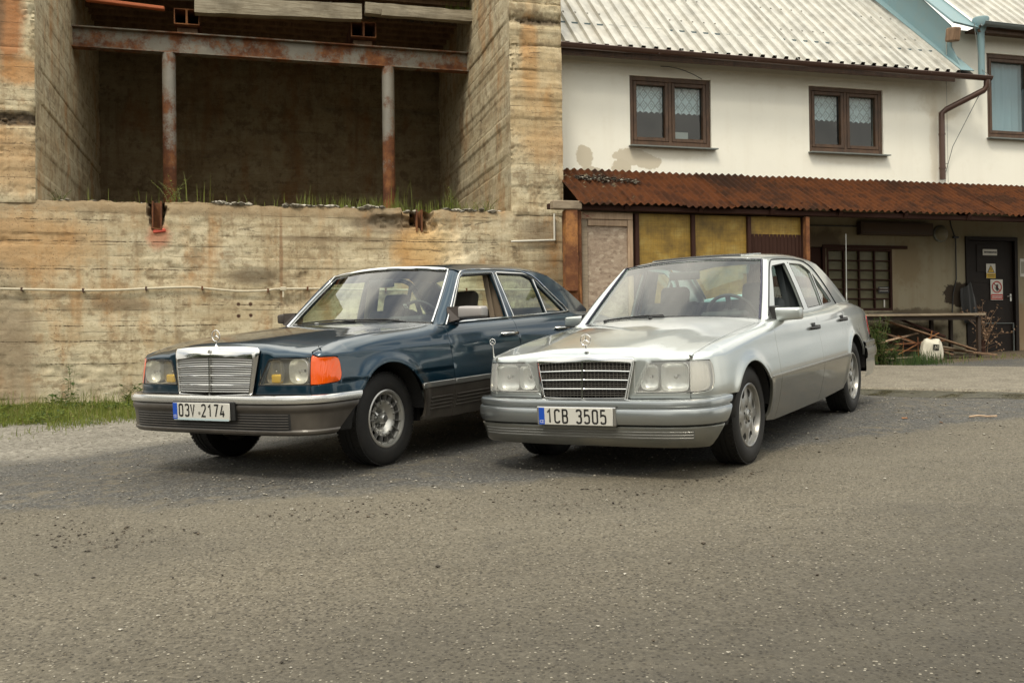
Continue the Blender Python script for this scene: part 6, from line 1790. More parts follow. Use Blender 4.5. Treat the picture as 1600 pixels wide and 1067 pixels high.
def vnoise(X, Y, f, seed):
    out = np.empty(X.shape)
    for i in range(X.shape[0]):
        for j in range(X.shape[1]): out[i, j] = noise.noise(Vector((X[i, j] * f, Y[i, j] * f, seed)))
    return out
GZ = GZ + np.where((np.abs(GX) < 15) & (GY > -6) & (GY < 20), .006 * vnoise(GX, GY, 1.7, 3.3) + .003 * vnoise(GX, GY, 6, 9.1), 0) - .004
nx, ny = GX.shape
V = np.stack([GX.ravel(), GY.ravel(), GZ.ravel()], 1)
idx = np.arange(nx * ny).reshape(nx, ny)
Fq = np.stack([idx[:-1, :-1].ravel(), idx[1:, :-1].ravel(), idx[1:, 1:].ravel(), idx[:-1, 1:].ravel()], 1)
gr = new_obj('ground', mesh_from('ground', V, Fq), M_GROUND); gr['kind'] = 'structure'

# pale concrete apron in front of the porch
def apron():
    m = mat('pale_apron_concrete', (.33, .30, .24), .93); g = NG(m); geo = g.n('ShaderNodeNewGeometry'); P = geo.outputs['Position']
    n = g.noise(P, 3, 7, .65); f = g.noise(P, 60, 6, .75)
    ch = g.n('ShaderNodeTexVoronoi'); ch.inputs['Scale'].default_value = 60; g.l(P, ch.inputs['Vector']); cv = g.noise(ch.outputs['Position'], 60, 1, .5); cc = g.mix(.5, g.ramp(n, [(.3, (.08, .065, .045)), (.6, (.21, .185, .14))]), g.ramp(cv, [(.3, (.06, .05, .035)), (.7, (.33, .305, .24))])); g.base(g.mix(g.ramp(f, [(.35, .8), (.50, 0.0)]), cc, (.07, .058, .04))); g.normal(g.bump(f, .5, .008))
    edge = [(2.3, 11.95), (3.2, 11.55), (4.0, 11.0), (4.9, 10.35), (5.8, 9.75), (7.2, 8.95), (9.0, 8.2)]
    mb = MB(); rows = []
    E = resample(np.array(edge + edge[::-1]), .12); E = E[:len(E) // 2]
    for i, (x, y) in enumerate(E):
        wob = .04 * noise.noise(Vector((x * 3, y * 3, 1)))
        x0, y0 = x - .25 + wob, y - .25 + wob; k = 1.0
        bx, by = x + 1.2, y + 2.6
        rows.append([(x0 - .05, y0 - .05, gz(x0, y0) - .03), (x0, y0, gz(x0, y0) + .030)] + [(x0 + (bx - x0) * t, y0 + (by - y0) * t, gz(x0 + (bx - x0) * t, y0 + (by - y0) * t) + .032) for t in (.04, .25, .5, .75, 1.0)])
    mb.grid(rows); o = mb.build('concrete_apron', m, smooth=30); o['kind'] = 'structure'
    m2 = mat('damp_gutter_soil', (.05, .042, .03), .35); g = NG(m2); geo = g.n('ShaderNodeNewGeometry'); P = geo.outputs['Position']
    f = g.noise(P, 30, 6, .7); g.base(g.ramp(f, [(.35, (.020, .018, .012)), (.65, (.085, .078, .045))])); g.rough(g.ramp(g.noise(P, 3, 4, .6), [(.4, .15), (.6, .8)])); g.normal(g.bump(f, .4, .006))
    mb = MB(); rows = []
    for (x, y) in E:
        w_ = .42 + .14 * noise.noise(Vector((x * 2, y * 2, 5)))
        rows.append([(x - .24 - w_ * t, y - .24 - w_ * t, gz(x - .24 - w_ * t, y - .24 - w_ * t) + (.022 if 0 < t < 1 else -.004)) for t in (0, .3, .7, 1.0)])
    mb.grid(rows); o = mb.build('wet_gutter', m2, smooth=60); o['kind'] = 'structure'
apron()

# ---------------------------------------------------------------- retaining wall and roofless concrete building (frame coords: x = s, y = -d)
def fbm(x, z, seed, o=4, f=1.0, r=.5):
    v = 0; a = 1
    for k in range(o):
        v += a * noise.noise(Vector((x * f, z * f, seed + k * 7.3))); f *= 2.1; a *= r
    return v
def conc_front(s0, s1, z0, z1, d, ds, dz, seed, topfn=None, boards=.135, amp=1.0, leftfn=None, rightfn=None):
    """board-marked concrete face with real joints, steps, pits and a broken edge"""
    S = np.arange(s0, s1 + ds * .5, ds); n = max(2, int((z1 - z0) / dz)); rows = []
    br = np.random.default_rng(seed)
    nb = int((z1 - z0) / boards) + 3; off = br.normal(0, .0045, (nb, 12)); jit = br.normal(0, .012, nb)
    for s_ in S:
        zt = topfn(s_) if topfn else z1
        r = []
        for j in range(n + 1):
            z = z0 + (zt - z0) * j / n
            q = (z - z0) / boards; b = int(q); fr = q - b
            seg = int((s_ - s0) / 2.4 + (b % 3) * .33) % 12
            h = off[b, seg] * amp
            e = min(fr, 1 - fr) * boards
            h -= .006 * amp * math.exp(-(e / .006) ** 2) * (1 if br is None else .4 + .6 * (noise.noise(Vector((s_ * 1.3, b * 3.1, seed))) > -.1))
            h += .006 * fbm(s_, z, seed, 4, 1.2) + .004 * fbm(s_, z * 3, seed + 9, 3, 6)
            p_ = noise.noise(Vector((s_ * .9, z * 1.6, seed + 20)))
            if p_ > .22: h -= .028 * min(1, (p_ - .22) * 6) * abs(fbm(s_, z, seed + 31, 3, 7) + .35)
            top = (zt - z)
            if top < .16: h -= .05 * (1 - top / .16) ** 2 * (.6 + .8 * abs(noise.noise(Vector((s_ * 5, 0, seed)))))
            h += CAV(s_, z)
            r.append((s_, -d - h, z))
        rows.append(r)
    return rows
def CAV(s_, z):
    h = 0
    if z > 3.1:
        # crumbled casting joints and honeycombed patches on the piers
        q = .35 + .9 * noise.noise(Vector((s_ * 3.2, z * 3, 11))); ro = abs(noise.noise(Vector((s_ * 16, z * 20, 5)))) + abs(noise.noise(Vector((s_ * 34, z * 38, 9)))) * .7
        zj = (4.02 + .03 * noise.noise(Vector((s_ * 3, 1, 1)))) if s_ < -3 else 5.72
        for z0_, wd_, dp_ in ((zj, .075, .075), (zj + .16 if s_ < -3 else 5.38, .018, .03)):
            k = math.exp(-((z - z0_) / wd_) ** 2); h -= k * dp_ * (.45 + ro) * max(0, min(1, q + .5))
        p_ = noise.noise(Vector((s_ * 2.1, z * 1.7, 31)))
        if p_ > .10: h -= min(1, (p_ - .10) * 7) * .030 * ro
        e_ = abs(s_ - (-6.87 if s_ < -3 else -.83))
        if e_ < .16: h -= (1 - e_ / .16) ** 2 * .05 * ro * max(0, noise.noise(Vector((z * 2.2, 4, 4))) + .45)
        return h
    # broken pockets round the two beam stubs, and the spall under the right one
    for (a, b, ra, rb, dp) in ((-5.47, 2.93, .115, .22, .22), (-2.13, 2.95, .16, .17, .20), (-2.45, 2.86, .42, .11, .06), (-2.0, 2.80, .12, .10, .10)):
        r = math.hypot((s_ - a) / ra, (z - b) / rb) + .28 * noise.noise(Vector((s_ * 9, z * 9, 2)))
        if r < 1.0: h -= dp * min(1, (1 - r) * 3.5) * (1 + .55 * noise.noise(Vector((s_ * 22, z * 22, 7))))
    return h
def wall_top(s_):
    return 3.045 + .014 * noise.noise(Vector((s_ * 14, 2, 5))) + .012 * abs(noise.noise(Vector((s_ * 26, 6, 1)))) + .030 * noise.noise(Vector((s_ * 1.1, 3, 7))) + .022 * noise.noise(Vector((s_ * 6, 1, 3))) - (.05 if -2.35 < s_ < -1.95 else 0) * 1.0
rw = empty('retaining_wall', label='long board-marked concrete retaining wall with orange rust stains behind the blue sedan', cat='wall'); put(rw)
rows = conc_front(-9.6, -.10, .20, 3.05, .50, .028, .020, 4, wall_top)
top_rows = []
for r in rows:
    s_, y_, z_ = r[-1]
    ext = [(s_, -.50 + dd_ + .0, z_ + .012 * noise.noise(Vector((s_ * 8, dd_ * 8, 5))) + .02 * noise.noise(Vector((s_ * 3, dd_ * 3, 9)))) for dd_ in (.10, .18, .28, .42, .60, .9)]
    r.extend(ext)
mb = MB(); mb.grid(rows)
mb.build('wall_face', M_CONC, rw, smooth=50, recalc=False)
mb = MB(); mb.box((-4.85, .25, 1.55), (9.45, .9, 2.6)); mb.build('wall_core', M_CONC_IN, rw)
# the two rusty steel stubs in their pockets
for s_, zt, zb in ((-5.47, 3.06, 2.72), (-2.13, 3.04, 2.74)):
    mb = MB(); w_ = .05 if s_ < -3 else .035
    mb.box((s_ - w_, -.44, (zt + zb) / 2), (.018, .14, zt - zb)); mb.box((s_ + w_, -.44, (zt + zb) / 2), (.018, .14, zt - zb)); mb.box((s_, -.40, (zt + zb) / 2), (w_ * 2, .016, zt - zb - .02))
    if s_ < -3: mb.box((s_, -.45, zb - .01), (w_ * 2.6, .15, .014), Matrix.Rotation(.12, 3, 'Y'))
    mb.build('steel_stub', M_RUST, rw)
mb = MB(); mb.box((-5.44, -.505, 2.685), (.15, .03, .045), Matrix.Rotation(-.15, 3, 'Y'), bevel=.01); mb.build('red_painted_remnant', mat('red_primer', (.45, .07, .04), .7), rw)

cb = empty('concrete_building', label='derelict open-fronted concrete building shell with rusty columns above the retaining wall', cat='building'); put(cb)
def pier_rows(s0, s1, z0, z1, d, seed, **k): return conc_front(s0, s1, z0, z1, d, .022, .022, seed, **k)
def pier(s0, s1, z0, z1, inner, seed, nm):
    """face at d=.5 plus the inner side wall running back; rounded, chipped corner"""
    rows = pier_rows(s0, s1, z0, z1, .50, seed, amp=1.3)
    n = len(rows[0]); corner = rows[-1] if inner == s1 else rows[0]
    mb = MB()
    for i, r in enumerate(rows):
        k_ = abs(r[0][0] - inner)
        if k_ < .09:
            for j in range(n):
                z = r[j][2]; ch = max(0, noise.noise(Vector((z * 4, seed, 1))) + .15) * .07
                r[j] = (r[j][0], r[j][1] + (1 - k_ / .09) ** 2 * (.012 + ch), z)
    mb.grid(rows)
    mb.build(nm, M_CONC_PIER, cb, smooth=50, recalc=False)
    side = []
    br = np.random.default_rng(seed + 50); off = br.normal(0, .006, 60)
    for t in np.linspace(0, 1, 110):
        y = -.50 + 5.3 * t; r = []
        for j in range(n):
            z = corner[j][2]; b = int((z - z0) / .145); fr = (z - z0) / .145 - b
            h = off[b] - .007 * math.exp(-(min(fr, 1 - fr) * .145 / .007) ** 2) + .012 * fbm(y, z, seed + 3, 4, 1.3) + .006 * fbm(y, z, seed + 6, 3, 7)
            sg_ = 1 if inner == s1 else -1
            if t == 0: r.append(corner[j])
            else: r.append((inner + sg_ * h * min(1, t * 12), y, z))
        side.append(r)
    mb = MB(); mb.grid(side); mb.build('side_wall', M_CONC_IN, cb, smooth=50, recalc=False)
pier(-9.6, -6.87, 3.0, 7.6, -6.87, 11, 'pier')
pier(-.83, -.085, 3.0, 7.6, -.83, 23, 'pier')
mb = MB(); mb.grid([[(-.085, -.50 + .0, z), (-.085, 5.5, z)] for z in (2.9, 7.6)]); mb.build('outer_wall', M_CONC_PIER, cb)
# cracked cross joints standing out on the piers
rows = conc_front(-7.4, -.3, 2.95, 6.9, -4.75, .06, .04, 41, None, .16, 1.6)
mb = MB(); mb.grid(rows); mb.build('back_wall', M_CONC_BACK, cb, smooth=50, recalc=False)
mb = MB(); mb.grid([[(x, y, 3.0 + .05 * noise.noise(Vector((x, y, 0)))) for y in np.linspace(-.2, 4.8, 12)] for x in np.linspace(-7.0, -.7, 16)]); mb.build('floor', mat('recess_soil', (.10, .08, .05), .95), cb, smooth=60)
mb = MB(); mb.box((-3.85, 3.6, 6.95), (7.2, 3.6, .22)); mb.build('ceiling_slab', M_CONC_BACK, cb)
mb = MB()
for k in range(9):
    y_ = 2.1 + k * .32; mb.box((-3.85, y_, 6.80), (6.3, .12, .07))
mb.build('ceiling_joist', M_OLDWOOD, cb)
# steel beam (I section) and columns
mb = MB(); y0 = 2.15
mb.box((-3.84, y0 + .06, 5.895), (6.10, .012, .27)); mb.box((-3.84, y0 + .06, 6.045), (6.10, .17, .018)); mb.box((-3.84, y0 + .06, 5.745), (6.10, .17, .018))
mb.build('steel_beam', M_STEELBEAM, cb)
for a, b in ((-5.515, 5.73), (-2.155, 5.73)):
    mb = MB(); mb.tube([(a, y0 + .06, 2.95), (a, y0 + .06, 5.735)], .100, 20); mb.build('steel_column', M_COLUMN, cb, smooth=40)
for a, b_ in (((-5.43, -5.06), (6.17, 6.41)), ((-2.75, -2.35), (6.17, 6.42))):
    for k in range(2):
        w_ = (a[1] - a[0]) / 2; c_ = a[0] + w_ * (k + .5); h_ = b_[1] - b_[0]; zc_ = (b_[0] + b_[1]) / 2; t_ = .014; mb = MB()
        mb.box((c_, 2.7, b_[1] - t_ / 2), (w_ - .004, 1.2, t_)); mb.box((c_, 2.7, b_[0] + t_ / 2), (w_ - .004, 1.2, t_)); mb.box((c_ - w_ / 2 + t_ / 2, 2.7, zc_), (t_, 1.2, h_ - 2 * t_)); mb.box((c_ + w_ / 2 - t_ / 2, 2.7, zc_), (t_, 1.2, h_ - 2 * t_))
        mb.build('hollow_steel_section', M_RUST, cb)
    mb = MB(); mb.box(((a[0] + a[1]) / 2, 2.5, 6.11), (.3, .5, .10)); mb.build('packing_block', M_OLDWOOD, cb)
# weathered edge timbers on top
def timber(sa, za, sb, zb, h, nm='edge_timber', y=1.9, th=.16, seed=0):
    n = 26; rows = []
    for i in range(n + 1):
        t = i / n; s_ = sa + (sb - sa) * t; z = za + (zb - za) * t; e1 = .018 * noise.noise(Vector((s_ * 2.5, seed, 0))); e2 = .022 * noise.noise(Vector((s_ * 3.1, seed, 4)))
        rows.append([(s_, y + .012 * noise.noise(Vector((s_ * 4, seed, 8))), z + e1), (s_, y - .006 + .012 * noise.noise(Vector((s_ * 6, seed, 12))), z + h * .5), (s_, y, z + h + e2), (s_, y + th, z + h + e2), (s_, y + th, z + e1), (s_, y + .012 * noise.noise(Vector((s_ * 4, seed, 8))), z + e1)])
    mb = MB(); mb.grid(rows); mb._add(rows[0][:5], [(0, 1, 2, 3, 4)]); mb._add(rows[-1][:5], [(4, 3, 2, 1, 0)]); mb.build(nm, M_BOARD, cb, smooth=30)
timber(-5.12, 6.30, -2.60, 6.385, .245, seed=1); timber(-2.55, 6.475, -.80, 6.475, .17, y=1.85, seed=2); timber(-2.30, 6.44, -.76, 6.46, .10, y=1.80, th=.06, seed=5); timber(-6.8, 6.50, -5.15, 6.55, .16, y=2.0, seed=3)
mb = MB(); mb.box((-6.1, 1.95, 6.36), (1.1, .10, .05), Matrix.Rotation(.05, 3, 'Y'), bevel=.01); mb.build('red_oxide_angle', mat('red_oxide', (.40, .11, .04), .75), cb)
# moss and rubble on the roof edge
def rubble(name, n, region, size, m_, parent=None, zf=None, flat=.6, seed=1, big=0):
    r_ = np.random.default_rng(seed); V = []; F = []
    base = np.array([(1, 0, 0), (-1, 0, 0), (0, 1, 0), (0, -1, 0), (0, 0, 1), (0, 0, -1), (.6, .6, .5), (-.6, .6, .4), (.6, -.6, .5), (-.6, -.6, .45)])
    fc = [(4, 0, 6), (4, 6, 2), (4, 2, 7), (4, 7, 1), (4, 1, 9), (4, 9, 3), (4, 3, 8), (4, 8, 0), (0, 8, 5), (8, 3, 5), (3, 9, 5), (9, 1, 5), (1, 7, 5), (7, 2, 5), (2, 6, 5), (6, 0, 5)]
    for i in range(n):
        x, y = region(r_); z = zf(x, y); s_ = size[0] + (size[1] - size[0]) * r_.random() ** 3.2
        B_ = base * (1 + r_.normal(0, .18, base.shape)) * [s_, s_ * r_.uniform(.6, 1), s_ * flat * r_.uniform(.6, 1)]
        a = r_.uniform(0, 6.28); B_ = B_ @ np.array([[math.cos(a), math.sin(a), 0], [-math.sin(a), math.cos(a), 0], [0, 0, 1]])
        k = len(V) * 10; V.append(B_ + [x, y, z + s_ * flat * .35]); F += [tuple(q + k for q in f) for f in fc]
    me = mesh_from(name, np.concatenate(V), F, smooth=False); o = new_obj(name, me, m_, parent); o['kind'] = 'stuff'; return o
def stone_mat(name, ramp_):
    m = mat(name, (.3, .28, .24), .9); g = NG(m); geo = g.n('ShaderNodeNewGeometry'); n = g.noise(geo.outputs['Position'], 20, 3, .6)
    rnd = geo.outputs['Random Per Island']; g.base(g.mix(g.ramp(n, [(.4, 0.0), (.7, .5)]), g.ramp(rnd, ramp_), (.10, .085, .06))); return m
M_STONE = stone_mat('pale_grit', [(0, (.10, .09, .07)), (.5, (.30, .275, .22)), (1, (.55, .52, .45))])
M_STONE_D = stone_mat('dark_debris', [(0, (.02, .016, .012)), (.6, (.06, .048, .034)), (1, (.13, .10, .07))])
rubble('roof_debris', 420, lambda r: (r.uniform(-5.1, -.8), r.uniform(1.9, 2.6)), (.01, .07), M_STONE_D, cb, lambda x, y: 6.60 if x < -2.6 else 6.63, .5, 5)
def ledge_r(r):
    while True:
        s_ = r.uniform(-6.6, -.9) if r.random() < .2 else (r.uniform(-5.1, -3.2) if r.random() < .5 else r.uniform(-3.0, -1.1))
        if noise.noise(Vector((s_ * 2.3, 4, 2))) > -.05: return s_, -.47 + abs(r.normal(0, .12))
rubble('ledge_rubble', 560, ledge_r, (.006, .085), M_STONE, rw, lambda x, y: wall_top(x) - .005, .55, 6)
# spalled pieces along the wall foot
def wall_foot(r):
    s_ = r.uniform(-8.2, -1.0); p = WP(s_, .5 + abs(r.normal(0, .35)) + .03); return p.x, p.y
rubble('wall_foot_gravel', 5200, wall_foot, (.008, .045), M_STONE, None, gz, .6, 8)
def yard(r):
    x = r.uniform(-6, 6.5); yb = np.interp(x, [-5, -3.04, -1.46, -.77, .39, 1.27, 2.24, 4.3], [5.9, 5.6, 5.45, 5.7, 6.05, 6.5, 7.0, 8.0]); y = yb + r.uniform(-.3, 5) if r.random() < .93 else r.uniform(2.2, yb)
    return x, y
rubble('loose_grit', 9000, yard, (.0028, .011), M_STONE, None, gz, .55, 9)
def seam(r):
    while True:
        x = r.uniform(-4.8, 1.6); yb = np.interp(x, [-5, -3.04, -1.46, -.77, .39, 1.27, 2.24], [5.9, 5.6, 5.45, 5.7, 6.05, 6.5, 7.0])
        y = yb - .62 + r.normal(0, .30) - .18 * max(0, -x - 1)
        if noise.noise(Vector((x * 1.1, y * 2.2, 3))) > -.02 and r.random() < np.interp(x, [-5, -1.5, .5, 1.6], [1, .8, .5, .12]): return x, y
rubble('dark_bits_on_road', 1700, seam, (.002, .013), M_STONE_D, None, gz, .45, 10)
def near_road(r):
    while True:
        y = 1.7 + 4.6 * r.random() ** .75; x = r.uniform(-.62, .62) * y * 1.05
        if noise.noise(Vector((x * .8, y * 1.4, 6))) > -.25: return x, y
rubble('road_chippings', 15000, near_road, (.0016, .0052), stone_mat('mixed_chippings', [(0, (.02, .017, .012)), (.35, (.09, .075, .05)), (.7, (.20, .175, .125)), (1, (.42, .38, .30))]), None, gz, .4, 51)
def bumpy(r): return r.uniform(-3, 5), r.uniform(1.8, 6)
rubble('single_pebbles', 160, bumpy, (.004, .012), M_STONE_D, None, gz, .6, 12)
def parked(r): return r.uniform(1.6, 4.6), r.uniform(6.4, 9.5)
rubble('white_chips', 240, parked, (.004, .017), M_STONE, None, gz, .5, 13)

# conduit and its clips along the retaining wall
pts = [(-9.4, 1.95), (-8.2, 1.95), (-7.26, 1.945), (-6.99, 1.94), (-6.30, 1.93), (-5.95, 1.935), (-5.59, 1.955), (-5.05, 1.975), (-4.89, 1.96), (-4.43, 1.925), (-4.15, 1.935), (-4.03, 1.955), (-3.85, 1.96), (-3.54, 1.962), (-2.4, 1.95), (-.4, 1.96)]
fx = pchip([p[0] for p in pts], [p[1] for p in pts]); cd = empty('cable_conduit', label='thin cream conduit sagging along the retaining wall', cat='pipe'); put(cd)
mb = MB(); mb.tube([(s_, -.545, float(fx(s_))) for s_ in np.arange(-9.4, -.4, .08)], .0145, 8); mb.build('tube', M_CONDUIT, cd, smooth=50)
for s_ in (-8.1, -7.02, -6.33, -5.60, -4.93, -4.12, -3.62, -2.6, -1.5):
    mb = MB(); z = float(fx(s_)); mb.box((s_, -.53, z), (.022, .065, .05), bevel=.004); mb.build('clip', M_RUST if s_ > -5 else M_GUTTER, cd)
mb = MB(); mb.box((-3.93, -.545, float(fx(-3.93))), (.075, .045, .05), bevel=.008); mb.box((-3.93, -.54, 1.90), (.022, .03, .10)); mb.build('junction', M_CONDUIT, cd)
pp = empty('corner_pipe', label='white plastic pipe bent at a right angle at the wall corner under the canopy beam', cat='pipe'); put(pp)
mb = MB(); mb.tube([(-.235, -.545, 3.02), (-.235, -.545, 2.66)], .014, 8); mb.tube([(-.235, -.545, 2.655), (-.86, -.545, 2.625)], .014, 8); mb.sphere((-.235, -.545, 2.655), .017, 8, 6); mb.build('tube', M_WHITEPIPE, pp, smooth=50)

# ---------------------------------------------------------------- the white house
hs = empty('white_house', label='cream plastered house with grey ribbed roof and dark wooden windows', cat='house'); put(hs)
wins = [(1.14, 2.465, 4.155, 5.20), (4.15, 5.49, 4.18, 5.22), (7.49, 9.3, 4.55, 5.96)]
def wall_panel(name, s0, s1, z0, z1, holes, m_, y=0.0, th=.30):
    xs_ = sorted(set([s0, s1] + [h[0] for h in holes] + [h[1] for h in holes])); zs_ = sorted(set([z0, z1] + [h[2] for h in holes] + [h[3] for h in holes])); mb = MB()
    V = {}
    def v(x, yy, z):
        k = (round(x, 4), round(yy, 4), round(z, 4))
        if k not in V: V[k] = mb.bm.verts.new((x, yy, z))
        return V[k]
    for a, b in zip(xs_, xs_[1:]):
        for c_, d_ in zip(zs_, zs_[1:]):
            if any(h[0] <= a and b <= h[1] and h[2] <= c_ and d_ <= h[3] for h in holes): continue
            mb.bm.faces.new((v(a, y, c_), v(b, y, c_), v(b, y, d_), v(a, y, d_)))
    for h in holes:
        for (x0, z0_), (x1, z1_) in (((h[0], h[2]), (h[1], h[2])), ((h[1], h[2]), (h[1], h[3])), ((h[1], h[3]), (h[0], h[3])), ((h[0], h[3]), (h[0], h[2]))):
            mb.bm.faces.new((v(x0, y, z0_), v(x0, y + th, z0_), v(x1, y + th, z1_), v(x1, y, z1_)))
    return mb.build(name, m_, hs, recalc=False)
wall_panel('wall', -.09, 6.70, 3.705, 5.46, wins[:2], M_PLASTER)
wall_panel('wing_wall', 6.702, 9.9, 3.705, 6.30, [(7.49, 9.3, 4.55, 5.96)], M_PLASTER, y=-.004)
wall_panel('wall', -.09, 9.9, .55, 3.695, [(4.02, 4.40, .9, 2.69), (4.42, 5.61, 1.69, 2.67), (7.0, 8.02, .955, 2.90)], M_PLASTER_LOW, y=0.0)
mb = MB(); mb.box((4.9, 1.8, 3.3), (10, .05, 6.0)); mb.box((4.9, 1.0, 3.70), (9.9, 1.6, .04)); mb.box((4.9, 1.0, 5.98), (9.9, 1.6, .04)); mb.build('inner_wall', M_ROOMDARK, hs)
# a fine raised border above the windows of the upper wall
mb = MB(); mb.box((3.2, -.003, 5.365), (6.4, .006, .012)); mb.build('plaster_band', M_PLASTER, hs)

def win_unit(s0, s1, z0, z1, curtain='lace'):
    W_, H_ = s1 - s0, z1 - z0; fo = None
    mb = MB(); t = .065; yf = .075
    mb.box((s0 + t / 2, yf, (z0 + z1) / 2), (t, .09, H_), bevel=.004); mb.box((s1 - t / 2, yf, (z0 + z1) / 2), (t, .09, H_), bevel=.004)
    mb.box(((s0 + s1) / 2, yf, z1 - t / 2), (W_ - 2 * t, .09, t), bevel=.004); mb.box(((s0 + s1) / 2, yf, z0 + t * .6), (W_ - 2 * t, .09, t * 1.2), bevel=.004)
    mb.box(((s0 + s1) / 2, yf - .002, (z0 + z1) / 2), (.05, .085, H_ - 2 * t), bevel=.004)
    win = mb.build('window', M_DARKWOOD, hs, smooth=30)
    mid_ = (s0 + s1) / 2
    for a, b in ((s0 + t + .006, mid_ - .03), (mid_ + .03, s1 - t - .006)):
        mb = MB(); q = .052; za, zb = z0 + t * 1.2 + .006, z1 - t - .006
        mb.box((a + q / 2, yf - .012, (za + zb) / 2), (q, .07, zb - za), bevel=.005); mb.box((b - q / 2, yf - .012, (za + zb) / 2), (q, .07, zb - za), bevel=.005)
        mb.box(((a + b) / 2, yf - .012, zb - q / 2), (b - a - 2 * q, .07, q), bevel=.005); mb.box(((a + b) / 2, yf - .012, za + q / 2), (b - a - 2 * q, .07, q), bevel=.005)
        mb.build('sash', M_DARKWOOD, win, smooth=30)
        mb = MB(); mb.grid([[(a + q - .004, yf + .012, za + q - .004), (b - q + .004, yf + .012, za + q - .004)], [(a + q - .004, yf + .012, zb - q + .004), (b - q + .004, yf + .012, zb - q + .004)]]); mb.build('pane', M_WINPANE, win)
        rows = []; n = 40
        for i in range(n + 1):
            u = i / n; x = a + q * .6 + (b - a - q * 1.2) * u; f_ = .012 * math.sin(u * 34) + .006 * math.sin(u * 61)
            if curtain == 'lace': zb_ = zb - (zb - za) * .46 - .030 * abs(((u * 5.5) % 1) - .5) * 2
            else: zb_ = za
            rows.append([(x, yf + .10 + f_ * (1 - k * .5), zb + (zb_ - zb) * k) for k in (0, .33, .66, 1)])
        mb = MB(); mb.grid(rows); mb.build('curtain', M_LACE if curtain == 'lace' else M_CURTAIN, win, smooth=80, recalc=False)
    mb = MB(); mb.box(((s0 + s1) / 2 + .02, -.025, z0 - .014), (W_ + .09, .16, .018), Matrix.Rotation(.06, 3, 'X')); mb.build('sill', M_GREYSILL, win)
M_GREYSILL = mat('grey_metal_sill', (.20, .22, .21), .5, .5)
for w_, cu in zip(wins, ('lace', 'lace', 'net')): win_unit(*w_, cu)
mb = MB(); mb.box((2.1, .30, 4.36), (.22, .04, .18)); mb.build('box_on_window_sill', M_SIGNWHITE, hs)

# ribbed roof sheets, about one metre wide each, five ribs per sheet
AL = math.radians(42); ca, sa = math.cos(AL), math.sin(AL)
def rib_profile(w, n_ribs, h, flat=.35):
    P = []; p = w / n_ribs
    for k in range(n_ribs):
        x = k * p; P += [(x, 0), (x + p * .50, 0), (x + p * .56, h), (x + p * .86, h), (x + p * .92, 0)]
    P.append((w, 0)); return P
def roof_sheet(s0, w, y_e, z_e, L_, nr, nm='roof_sheet', h=.035, lift=0, par=None, m_=None, cut=None):
    P = rib_profile(w + .03, nr, h); rows = []
    for x, hh in P:
        r = []
        l0 = cut(s0 + x) if cut else 0
        for t in (0, .5, 1.0):
            l = l0 + (L_ - l0) * t
            r.append((s0 + x, y_e + l * ca - (hh + lift) * sa, z_e + l * sa + (hh + lift) * ca))
        rows.append(r)
    mb = MB(); mb.grid(rows); o = mb.build(nm, m_ or M_ROOF, par or hs, recalc=False)
    return o
k = 0; s_ = -.09
for i in range(7):
    o = roof_sheet(s_, .965, -.35, 5.48, 4.6, 5, lift=.014 * (i % 2), h=.045); s_ += .965
# sheet fixings
mb = MB()
for i in range(34):
    for l in (1.05, 1.9, 2.75):
        x = -.09 + .193 * i + .145; mb.box((x, -.35 + l * ca - .052 * sa, 5.48 + l * sa + .052 * ca), (.022, .022, .010), Matrix.Rotation(AL, 3, 'X'))
o = mb.build('roof_fixing', mat('roof_screw_grey', (.22, .215, .19), .8), hs); o['kind'] = 'stuff'
mb = MB(); mb.box((3.25, -.15, 5.50), (6.7, .32, .03), Matrix.Rotation(AL, 3, 'X')); mb.box((3.25, -.28, 5.41), (6.75, .025, .12)); mb.build('fascia_board', M_DARKWOOD, hs)
mb = MB(); mb.grid([[(-.09, -.36 + l * ca, 5.47 + l * sa - .05), (7.0, -.36 + l * ca, 5.47 + l * sa - .05)] for l in (0.02, 4.5)]); mb.build('roof_underlay', M_BLACKVOID, hs)
def half_gutter(a, b, r, nm, m_, par, z_open=True):
    a, b = Vector(a), Vector(b); rows = []
    for t in np.linspace(0, 1, 9):
        c_ = a + (b - a) * t; rows.append([(c_.x, c_.y + r * math.cos(q), c_.z + r * math.sin(q)) for q in np.linspace(math.pi, 2 * math.pi, 10)] + [(c_.x, c_.y + (r - .006) * math.cos(q), c_.z + (r - .006) * math.sin(q)) for q in np.linspace(2 * math.pi, math.pi, 10)])
    rows = [r_ + [r_[0]] for r_ in rows]
    mb = MB(); mb.grid(rows)
    mb.tube([tuple(a + Vector((0, -r, 0))), tuple(b + Vector((0, -r, 0)))], .008, 6)
    return mb
mb = half_gutter((-.09, -.46, 5.445), (7.16, -.46, 5.405), .062, 'gutter', M_GUTTER, hs)
for s_ in (1.4, 2.95, 4.5, 6.0):
    mb.box((s_, -.46, 5.385), (.022, .13, .008))
gt = mb.build('gutter', M_GUTTER, hs, smooth=60)
mb = MB(); mb.tube([(7.09, -.46, 5.36), (7.09, -.45, 5.26), (7.06, -.42, 5.20), (6.56, -.16, 4.93), (6.50, -.12, 4.87), (6.50, -.12, 4.70), (6.50, -.12, 3.80)], .048, 14); mb.tube([(6.50, -.12, 4.55), (6.50, -.12, 4.52)], .055, 14); mb.tube([(6.50, -.12, 4.00), (6.50, -.12, 3.97)], .055, 14)
dp = mb.build('downpipe', M_GUTTER, hs, smooth=50)
